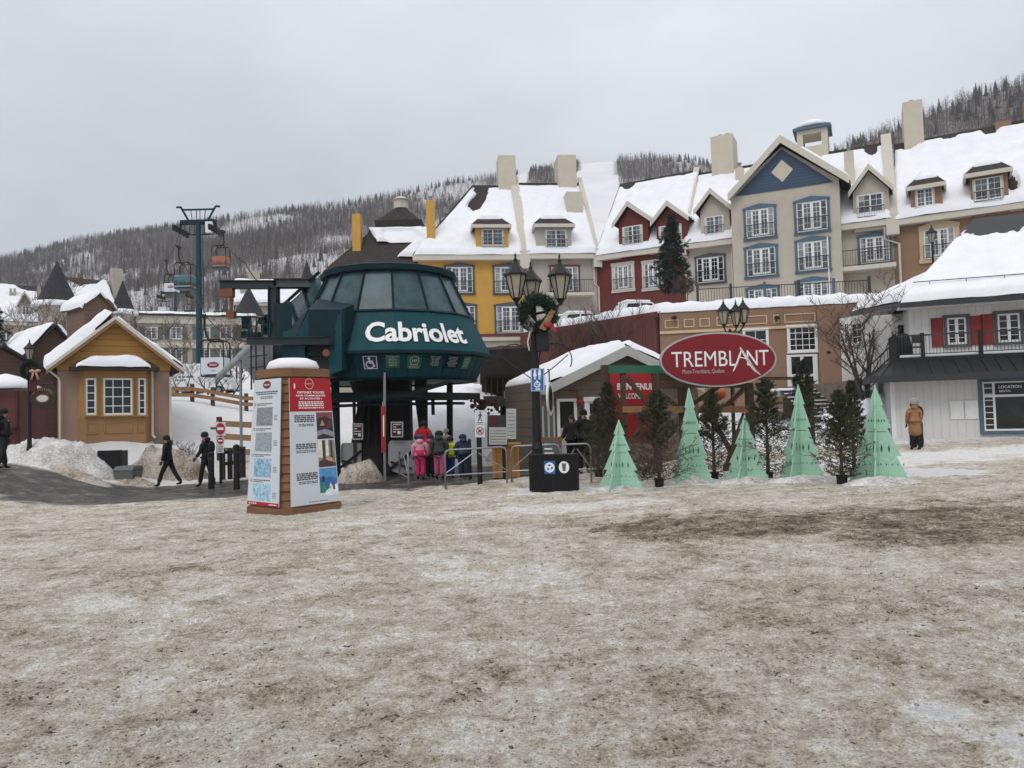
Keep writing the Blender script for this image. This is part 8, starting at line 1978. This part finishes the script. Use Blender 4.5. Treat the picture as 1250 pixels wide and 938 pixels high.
# left bins, red stall, snow banks
p = onground(134, 24.7); t = thing('waste_bin', 'black slatted bin half buried in snow before the ochre cottage', 'bin', p, 0.15); k_ = p.y/FPX; w_, h_ = 28*k_, 33*k_
b = MB(); b.box(-w_/2+.02, w_/2-.02, .02, .6, 0, h_-.03); b.build('body', MAT['bin'], t); b = MB()
for k in range(14): x = -w_/2+w_*k/14; b.box(x+.006, x+w_/14-.006, -.015, .018, .02, h_)
b.build('slats', MAT['bin'], t); b = MB(); F2 = Face((-w_/2, -.02, 0), (w_/2, -.02, 0), (w_/2, -.02, h_), (-w_/2, -.02, h_)); F2.disc(b, 0.1, 0.55, 0.06, 0.003, 12, 1.3); F2.disc(b, 0.25, 0.55, 0.06, 0.003, 12, 1.3); b.build('emblems', MAT['fascia_grey'], t)
p = onground(151, 24.4); t = thing('grit_box', 'grey lidded grit box beside the black bin', 'grit box', p, -0.1); k_ = p.y/FPX; w_, h_ = 27*k_, 19*k_
b = MB(); b.add([(-w_*.42, 0, 0), (w_*.42, 0, 0), (w_*.42, .5, 0), (-w_*.42, .5, 0), (-w_*.48, -.05, h_*.7), (w_*.48, -.05, h_*.7), (w_*.48, .55, h_*.75), (-w_*.48, .55, h_*.75)], [(3, 2, 1, 0), (4, 5, 6, 7), (0, 1, 5, 4), (1, 2, 6, 5), (2, 3, 7, 6), (3, 0, 4, 7)]); b.build('tub', MAT['grey_plastic'], t, bevel=0.02); b = MB(); b.add([(-w_*.5, -.08, h_*.72), (w_*.5, -.08, h_*.72), (w_*.5, .58, h_*.77), (-w_*.5, .58, h_*.77), (-w_*.44, .05, h_*.98), (w_*.44, .05, h_*.98), (w_*.44, .5, h_), (-w_*.44, .5, h_)], [(3, 2, 1, 0), (4, 5, 6, 7), (0, 1, 5, 4), (1, 2, 6, 5), (2, 3, 7, 6), (3, 0, 4, 7)]); b.build('lid', MAT['grey_plastic'], t, bevel=0.02)
q0 = onground(-8, 27.5); t = thing('red_stall', 'dark red stall under a white canopy at the left edge', 'stall', q0); b = MB(); k_ = 27.5/FPX; zt = P(8, 478, 27.5).z-q0.z
b.box(-40*k_, 32*k_, 0, 1.6, 0.0, zt); b.build('wall', MAT['maroon'], t); b = MB(); zc0 = P(8, 474, 27.5).z-q0.z; b.lathe([(1.1, zc0), (1.15, zc0+.05), (0.8, zc0+.32), (.4, zc0+.48), (.05, zc0+.58)], 12, (0.05, 0.6, 0)); b.build('canopy', MAT['snow'], t, smooth=True); b = MB()
for x in (-30*k_, 30*k_): b.box(x-.04, x+.04, -.1, -.003, 0, zt)
b.build('corner_posts', MAT['rock_red'], t); b = MB(); b.box(-40*k_, 33*k_, -.35, 0.0, zt*.45, zt*.45+.06); b.build('counter', MAT['dark_brown'], t)
mound('snow_bank', 'large snow bank with a dirty crest below the ochre cottage', 72, 25.0, 2.3, 1.1, 1.0, 151, 'bank', rot=-0.15)
mound('snow_bank', 'grey dirty snow bank between the cottage and the first walking man', 207, 27.0, 1.45, 0.9, 1.2, 152, 'dirtybank')
mound('snow_bank', 'low gritty snow ridge along the wet road below the large bank', 92, 23.6, 1.7, 0.4, 0.22, 153, 'dirtybank', rot=-0.45)
mound('snow_bank', 'small gritty snow ridge in front of the grit box', 160, 24.6, 1.0, 0.35, 0.2, 157, 'dirtybank', rot=-0.2)
mound('snow_pile', 'brown lumpy snow pile at the foot of the station column', 440, 22.6, 0.72, 0.5, 0.75, 154, 'dirtybank', lump=0.5)
mound('snow_bank', 'smooth white snow bank rising behind the children at the station', 552, 34, 4.2, 5.5, 2.4, 155, 'snow', lump=0.12)
mound('snow_bank', 'scrubby snow bank behind the notice board and the ochre stand', 640, 29, 1.6, 1.2, 1.2, 156, 'bank')
bare_tree('bare_shrub', 'tangle of bare twigs beside the notice board and the hut', onground(636, 26.5), 1.3, 0.55, 160, 6, 3, r0=0.02)
bare_tree('bare_shrub', 'sparse dead stalks sticking out of the snow slope right of the cottage', onground(228, 31.5), 1.2, 0.4, 161, 7, 2, r0=0.012)
bare_tree('bare_shrub', 'low bare scrub at the foot of the fir left of the oval sign', onground(790, 19.5), 0.9, 0.5, 162, 7, 3, r0=0.012)

# ------------------------------------------------------------------ crumbs of ice and gravel on the trodden snow
def crumbs(name, label, n, m, s0, s1, seed, ymax=14):
    r = np.random.default_rng(seed); y = 2.4 + (ymax-2.4)*r.uniform(0, 1, n)**1.6; x = r.uniform(-1, 1, n)*(0.9+y*0.76)
    keep = fbm(x*0.9, y*0.9, seed, 3) > 0.42; x, y = x[keep], y[keep]; k = len(x); z = G(x, y) + 0.004
    s = (s0+(s1-s0)*r.uniform(0, 1, k)**3)
    O = np.array([(1, 0, 0), (0, 1, 0), (-1, 0, 0), (0, -1, 0), (0, 0, 1), (0, 0, -1)], float); Fc = np.array([(0, 1, 4), (1, 2, 4), (2, 3, 4), (3, 0, 4), (1, 0, 5), (2, 1, 5), (3, 2, 5), (0, 3, 5)])
    V = O[None]*(s[:, None, None])*r.uniform(0.6, 1.3, (k, 6, 1))*np.array([1, 1, 0.6]); a = r.uniform(0, 6.28, k); c, sn = np.cos(a)[:, None], np.sin(a)[:, None]
    X = V[..., 0]*c - V[..., 1]*sn + x[:, None]; Y = V[..., 0]*sn + V[..., 1]*c + y[:, None]; Z = V[..., 2] + z[:, None]
    F = (Fc[None] + (np.arange(k)*6)[:, None, None]).reshape(-1, 3)
    tag(np_mesh(name, np.stack([X, Y, Z], -1).reshape(-1, 3), F, m), label, 'grit', kind='stuff')
crumbs('gravel', 'dark gravel crumbs strewn over the trodden snow of the plaza', 2600, MAT['dark_brown'], 0.003, 0.012, 5)
crumbs('ice_crumbs', 'pale crumbs of ice and packed snow strewn over the plaza', 4200, MAT['dirtybank'], 0.005, 0.022, 6)
# ------------------------------------------------------------------ people
def cloth(name, c, var=0.18): return mat(name, c, 0.85, var, 9, 0.25, 40, 0.004)
def skin_mesh(name, nodes, edges, m, parent, root=0, sub=1):
    """a body surface grown round a skeleton: nodes are (point, radius or (rx, ry))"""
    me = bpy.data.meshes.new(name); me.from_pydata([tuple(p) for p, r in nodes], edges, []); me.materials.append(m)
    o = bpy.data.objects.new(name, me); link(o, parent)
    o.modifiers.new('skin', 'SKIN'); sv = me.skin_vertices[0].data
    for i, (p, r) in enumerate(nodes):
        sv[i].radius = r if isinstance(r, tuple) else (r, r); sv[i].use_root = (i == root); sv[i].use_loose = False
    o.modifiers['skin'].use_smooth_shade = True; o.modifiers['skin'].branch_smoothing = 0.4
    s = o.modifiers.new('sub', 'SUBSURF'); s.levels = sub; s.render_levels = sub
    return o
def person(label, p, h, face_deg, top, bottom, legs=((8, 5), (-8, 12)), arms=((10, 15), (-8, 15)), hat=None, hat_m=None, hood=False, coat_len=0.0, boots='rubber', glove='rubber', hair=None, lean=0.0, child=False, skirt=0.0, bulk=1.0, group=None, head_yaw=0.0, extra=None, band=None):
    """faces local +y turned by face_deg; legs and arms are (swing, bend) in degrees, left then right"""
    t = thing('person', label, 'person', p, radians(face_deg), group); s = h/1.75; hs = 1.22 if child else 1.0
    def V3(x, y, z): return Vector((x*s, y*s, z*s))
    hip, kn = 0.90, 0.47
    ll = radians(lean)
    def tors(z): dz = z-hip; return (dz*sin(ll), hip + dz*cos(ll))
    def T(x, y, z): ty, tz = tors(z); return V3(x, ty+y, tz)
    # leg joints
    L = []
    for i, (sw, bd) in enumerate(legs):
        sx = -1 if i == 0 else 1; a = radians(sw); b_ = radians(sw-bd)
        H_ = Vector((sx*0.10, 0, hip-0.04)); K = H_ + Vector((sx*0.015, sin(a), -cos(a)))*0.41; A_ = K + Vector((sx*0.01, sin(b_), -cos(b_)))*0.39
        L.append((H_, K, A_))
    low = min(A_.z for _, _, A_ in L)-0.085
    dz0 = -low                                            # the lower foot stands on the ground
    def V(v): return Vector((v.x*s, v.y*s, (v.z+dz0)*s))
    def TT(x, y, z): q = T(x, y, z); q.z += dz0*s; return q
    A = []
    for i, (sw, bd) in enumerate(arms):
        sx = -1 if i == 0 else 1; a = radians(sw)+ll; b_ = radians(sw+bd)+ll; sh = TT(sx*0.185*bulk, 0, 1.40)
        E = sh + Vector((sx*0.055, sin(a), -cos(a)))*0.28*s; W = E + Vector((-sx*0.01, sin(b_), -cos(b_)))*0.25*s
        A.append((sh, E, W, Vector((-sx*0.01, sin(b_), -cos(b_))).normalized()))
    nk = TT(0, 0.0, 1.47); hd = TT(0, 0.02, 1.47) + Vector((0, 0.015, 0.125))*s*hs
    hy = radians(head_yaw); hf = Vector((-sin(hy), cos(hy), 0))
    # body: one continuous skin-coloured figure under the clothes
    nodes = [(TT(0, 0, 0.95), 0.07*s), (TT(0, -0.01, 1.2), 0.075*s), (TT(0, -0.02, 1.36), 0.07*s), (nk, 0.05*s), (hd - Vector((0, 0, 0.06))*s*hs + hf*0.012*s, (0.068*s*hs, 0.075*s*hs)), (hd + Vector((0, 0, 0.03))*s*hs, (0.078*s*hs, 0.094*s*hs)), (hd + Vector((0, 0, 0.10))*s*hs, (0.05*s*hs, 0.06*s*hs))]
    edges = [(0, 1), (1, 2), (2, 3), (3, 4), (4, 5), (5, 6)]
    for (sh, E, W, dv) in A: i = len(nodes); nodes += [(sh, 0.04*s), (E, 0.035*s), (W, 0.026*s)]; edges += [(2, i), (i, i+1), (i+1, i+2)]
    for (H_, K, A_) in L: i = len(nodes); nodes += [(V(H_), 0.075*s), (V(K), 0.055*s), (V(A_), 0.04*s), (V(A_)+Vector((0, 0.13, -0.045))*s, 0.035*s)]; edges += [(0, i), (i, i+1), (i+1, i+2), (i+2, i+3)]
    skin_mesh('body', nodes, edges, MAT['skin'], t)
    # face
    b = MB(); side = Vector((hf.y, -hf.x, 0)); k = s*hs
    b.tube([hd+hf*0.080*k+Vector((0, 0, 0.012))*k, hd+hf*0.104*k+Vector((0, 0, -0.022))*k, hd+hf*0.082*k+Vector((0, 0, -0.03))*k], [0.010*k, 0.015*k, 0.012*k], 6)
    for q in (-1, 1): b.ball(hd+side*q*0.080*k, 0.022*k, 6, 5, (0.5, 0.9, 1.3))
    b.build('face', MAT['skin'], t, smooth=True)
    b = MB()
    for q in (-1, 1): b.ball(hd+hf*0.083*k+side*q*0.032*k+Vector((0, 0, 0.012))*k, 0.011*k, 6, 5)
    b.ball(hd+hf*0.080*k+Vector((0, 0, -0.062))*k, 0.018*k, 6, 4, (1.4, 0.6, 0.4)); b.build('features', MAT['dark_brown'], t)
    # trousers
    nodes = [(V(Vector((0, 0, hip+0.12))), (0.150*s*bulk, 0.115*s*bulk))]; edges = []
    for (H_, K, A_) in L: i = len(nodes); nodes += [(V(H_)-Vector((0, 0, 0.03))*s, 0.098*s*bulk), (V(K), 0.076*s*bulk), (V(A_)+Vector((0, 0, 0.03))*s, 0.074*s*bulk)]; edges += [(0, i), (i, i+1), (i+1, i+2)]
    skin_mesh('trousers', nodes, edges, bottom, t)
    for (H_, K, A_) in L:
        a = V(A_); skin_mesh('boot', [(a+Vector((0, 0, 0.08))*s, 0.062*s), (a+Vector((0, -0.01, -0.03))*s, (0.058*s, 0.06*s)), (a+Vector((0, 0.09, -0.045))*s, (0.05*s, 0.04*s)), (a+Vector((0, 0.16, -0.055))*s, (0.045*s, 0.03*s))], [(0, 1), (1, 2), (2, 3)], MAT[boots] if isinstance(boots, str) else boots, t)
    # coat
    hem = 0.79 - coat_len
    nodes = [(TT(0, 0, 1.16), (0.165*s*bulk, 0.13*s*bulk)), (TT(0, 0, 1.33), (0.175*s*bulk, 0.125*s*bulk)), (TT(0, 0.0, 1.455), (0.095*s*bulk, 0.09*s)), (TT(0, 0.015, 1.515), (0.075*s, 0.075*s)), (TT(0, 0, 1.0), ((0.165+skirt*0.3)*s*bulk, (0.135+skirt*0.3)*s*bulk)), (TT(0, -0.01, hem), ((0.165+skirt)*s*bulk, (0.14+skirt)*s*bulk))]
    edges = [(0, 1), (1, 2), (2, 3), (0, 4), (4, 5)]
    if coat_len > 0.15: nodes.append((TT(0, -0.02, (hem+1.0)/2-0.02), ((0.168+skirt*0.7)*s*bulk, (0.14+skirt*0.7)*s*bulk))); edges[-1:] = [(4, 6), (6, 5)]
    for (sh, E, W, dv) in A: i = len(nodes); nodes += [(sh, 0.082*s*bulk), (E, 0.066*s*bulk), (W, 0.052*s*bulk)]; edges += [(1, i), (i, i+1), (i+1, i+2)]
    skin_mesh('coat', nodes, edges, top, t)
    if hood: 
        b = MB(); c_ = hd - hf*0.11*k + Vector((0, 0, -0.10))*k; b.ball(c_, 0.115*k, 10, 7, (1.1, 0.7, 0.75)); b.build('hood', top, t, smooth=True)
    # gloves with fingers curled
    for i, (sh, E, W, dv) in enumerate(A):
        sx = -1 if i == 0 else 1; u = Vector((0, 1, 0)) - dv*dv.y; u = u.normalized() if u.length > .1 else Vector((0, 0, 1)); n_ = dv.cross(u)*sx
        nodes = [(W, 0.034*s), (W+dv*0.05*s, (0.036*s, 0.030*s)), (W+dv*0.09*s, (0.040*s, 0.028*s))]; edges = [(0, 1), (1, 2)]
        for q, (off, ln) in enumerate(((-0.030, 0.065), (-0.010, 0.075), (0.010, 0.070), (0.030, 0.055))):
            j = len(nodes); a0 = W+dv*0.095*s+u*off*s; a1 = a0+(dv*0.8+n_*0.35)*ln*0.55*s; a2 = a1+(dv*0.25+n_*0.8)*ln*0.5*s
            nodes += [(a0, 0.012*s), (a1, 0.011*s), (a2, 0.009*s)]; edges += [(2, j), (j, j+1), (j+1, j+2)]
        j = len(nodes); a0 = W+dv*0.045*s+u*0.035*s; nodes += [(a0, 0.014*s), (a0+(dv*0.6+u*0.6)*0.04*s, 0.012*s), (a0+(dv*0.9+u*0.5)*0.075*s, 0.010*s)]; edges += [(1, j), (j, j+1), (j+1, j+2)]
        skin_mesh('glove', nodes, edges, MAT[glove] if isinstance(glove, str) else glove, t, sub=1)
    if hair:
        b = MB(); 
        for q in range(9): a = pi*(0.1+0.8*q/8); b.ball(hd + (-hf*sin(a)*0.06 + side*cos(a)*0.085)*k + Vector((0, 0, -0.03))*k, 0.045*k, 7, 5, (1, 1, 2.0*hair[0]))
        b.ball(hd+Vector((0, 0, 0.035))*k-hf*0.015*k, 0.098*k, 12, 8, (0.95, 1.05, 0.95)); b.build('hair', hair[1], t, smooth=True)
    if hat in ('beanie', 'helmet', 'pompom', 'cap'):
        r_ = 0.106*k if hat != 'helmet' else 0.125*k; c_ = hd+Vector((0, 0, 0.012))*k-hf*0.008*k; b = MB()
        z0 = -0.02*k if hat != 'helmet' else -0.06*k
        b.lathe([(r_*0.92, z0), (r_*1.0, z0+0.01*k), (r_*1.02, z0+0.05*k), (r_*0.98, z0+0.09*k), (r_*0.82, z0+0.13*k), (r_*0.5, z0+0.158*k), (r_*0.12, z0+0.168*k)], 16, c_, sy=1.12); hb = b.build('hat' if hat != 'helmet' else 'helmet', hat_m, t, smooth=True)
        if hat == 'pompom': b = MB(); b.ball(c_+Vector((0, 0, z0+0.19*k)), 0.045*k, 8, 6); b.build('pompom', MAT['fascia_grey'], hb, smooth=True)
        if hat == 'helmet': b = MB(); b.lathe([(r_*1.07, 0.012*k), (r_*1.07, 0.035*k)], 16, c_, sy=1.12); b.build('goggle_strap', MAT['rubber'], hb)
    if hat == 'furhood':
        b = MB(); c_ = hd - hf*0.02*k + Vector((0, 0, 0.02))*k; b.ball(c_, 0.135*k, 14, 9, (1, 1.05, 1.1)); b.build('hood', hat_m, t, smooth=True)
        rr = np.random.default_rng(3); T_ = []
        for q in range(500):
            a = rr.uniform(0, 6.28); p_ = np.array(c_ + (side*cos(a)*0.12 + Vector((0, 0, sin(a)*0.13)) + hf*0.07)*k); v = rr.normal(size=3)*0.05*k; w_ = np.cross(v, rr.normal(size=3)); w_ = w_/np.linalg.norm(w_)*0.006*k; T_ += [p_-w_, p_+w_, p_+v]
        np_mesh('fur_trim', np.array(T_), np.arange(len(T_)).reshape(-1, 3), MAT['fascia_grey'], t)
    if band:
        b = MB(); za, zb, mm = band; q0, q1 = TT(0, 0, za), TT(0, 0, zb); rx = (0.185+skirt*.4)*s*bulk; b.lathe([(rx, 0), (rx*1.0, (zb-za)*s)], 20, q0, sy=0.80); b.build('colour_band', mm, t, smooth=True)
    if extra: extra(t, s, TT, A)
    return t
black = cloth('black_cloth', '#0c0c10'); black2 = cloth('charcoal_cloth', '#131418'); dkblue = cloth('dark_navy_cloth', '#1c2740')
ochre_c = cloth('tan_coat_cloth', '#8d6544'); redc = cloth('red_ski_jacket', '#a3161e'); pink = cloth('pale_pink_jacket', '#c58a98'); mag = cloth('magenta_cloth', '#b0245a'); mag2 = cloth('dusky_pink_cloth', '#a04868')
dkgreen = cloth('dark_green_jacket', '#2c3330'); yell = cloth('yellow_green_jacket', '#b6bf1f'); bluec = cloth('blue_trousers', '#1f2f6b'); navy2 = cloth('navy_jacket', '#22344f'); purple = cloth('purple_sleeves', '#4b3a78'); greyhat = cloth('grey_knit', '#8d8784'); denim = cloth('navy_knit', '#2a4068')
def place(px, d): return onground(px, d)
def backpack(m):
    def f(t, s, TT, A): b = MB(); b.ball(TT(0, -0.19, 1.24), 0.16*s, 10, 8, (0.95, 0.7, 1.35)); b.build('backpack', m, t, smooth=True)
    return f
# the man at the left edge
person('person in black cut off by the left edge, walking away on the wet road', place(3, 22.0), 1.80, -20, black, black2, ((14, 6), (-10, 14)), ((6, 18), (-6, 16)), 'beanie', black, hood=True, bulk=1.12, extra=backpack(black2))
# two men walking left
person('person all in black with hood up, striding left past the dirty snow bank', place(206, 24.2), 1.70, 85, black, black, ((26, 10), (-22, 10)), ((-4, 20), (8, 20)), 'beanie', black, hood=True, lean=4)
person('person in black jacket and dark beanie with a bag behind, second walking man', place(252, 23.4), 1.72, 80, black2, black, ((14, 6), (-10, 10)), ((8, 30), (-10, 30)), 'beanie', black2, hood=True, lean=2, extra=backpack(black))
# woman in the tan coat with a companion
person('person in a long tan hooded winter coat and grey pompom hat, standing at right', place(1118, 25.0), 1.66, -12, ochre_c, black, ((3, 2), (-3, 3)), ((6, 22), (6, 22)), 'pompom', greyhat, hood=True, coat_len=0.36, skirt=0.07, bulk=1.12, boots='rubber', hair=(1.0, MAT['dark_brown']))
person('person in dark clothes almost hidden behind the tan coat', place(1121.5, 25.7), 1.70, 10, black, black, ((2, 2), (-2, 2)), ((6, 20), (6, 20)), 'beanie', greyhat, coat_len=0.2)
# the ski class
person('ski instructor in a red jacket and dark helmet behind the pink children', place(518, 23.6), 1.78, 185, redc, black, ((3, 3), (-3, 3)), ((14, 50), (30, 70)), 'helmet', black2, bulk=1.15)
def red_arm(t, s, TT, A): pass
person('child in pale pink jacket with magenta waist and bright pink trousers', place(513.5, 22.2), 1.32, 5, pink, mag, ((2, 2), (-3, 3)), ((4, 12), (4, 12)), 'helmet', denim, True, child=True, bulk=1.42, boots='rubber', band=(0.88, 1.16, mag))
person('child in dusky pink mostly hidden between pink child and dark green child', place(526, 22.7), 1.30, -20, mag2, black, ((2, 2), (-3, 3)), ((8, 20), (8, 20)), 'helmet', dkblue, True, child=True, bulk=1.40)
person('taller child in dark green jacket and dusky pink trousers in the ski group', place(537, 22.0), 1.42, -5, dkgreen, mag2, ((2, 2), (-3, 3)), ((4, 14), (4, 14)), 'helmet', black2, True, child=True, bulk=1.42)
person('child in bright yellow green vest and blue trousers in the ski group', place(550, 22.4), 1.22, -10, yell, bluec, ((2, 2), (-3, 3)), ((6, 16), (6, 16)), 'helmet', black, False, child=True, bulk=1.40)
person('child in navy jacket and trousers at the right end of the ski group', place(566, 22.2), 1.28, 12, navy2, dkblue, ((2, 2), (-3, 3)), ((6, 16), (6, 16)), 'helmet', dkblue, True, child=True, bulk=1.42)
person('small figure in grey behind the yellow green child', place(546, 24.4), 1.45, 170, greyhat, black, ((2, 2), (-2, 2)), ((4, 20), (4, 20)), 'beanie', greyhat)
# at the hut
person('person in black with bare head standing at the hut doorway, nearer the bin', place(700, 21.7), 1.74, 150, black, black, ((2, 2), (-2, 2)), ((12, 60), (12, 60)), hair=(0.6, MAT['dark_brown']), bulk=1.15)
person('taller person in black with raised hood facing out beside the hut window', place(714, 21.6), 1.86, 190, black, black, ((2, 2), (-2, 2)), ((10, 50), (10, 50)), 'beanie', black, hood=True, bulk=1.2)

# ------------------------------------------------------------------ the thin winter air
b = MB(); b.box(-900, 1250, -70, 900, -8, 420)
q = bpy.data.materials.new('haze'); q.use_nodes = True; q.node_tree.nodes.clear()
o_ = q.node_tree.nodes.new('ShaderNodeOutputMaterial'); pv = q.node_tree.nodes.new('ShaderNodeVolumePrincipled')
pv.inputs['Color'].default_value = (0.86, 0.88, 0.92, 1); pv.inputs['Density'].default_value = 0.00038; pv.inputs['Anisotropy'].default_value = 0.2
q.node_tree.links.new(pv.outputs[0], o_.inputs['Volume'])
tag(b.build('haze', q), 'thin pale winter haze lying between the village and the far mountain', 'haze', kind='stuff')
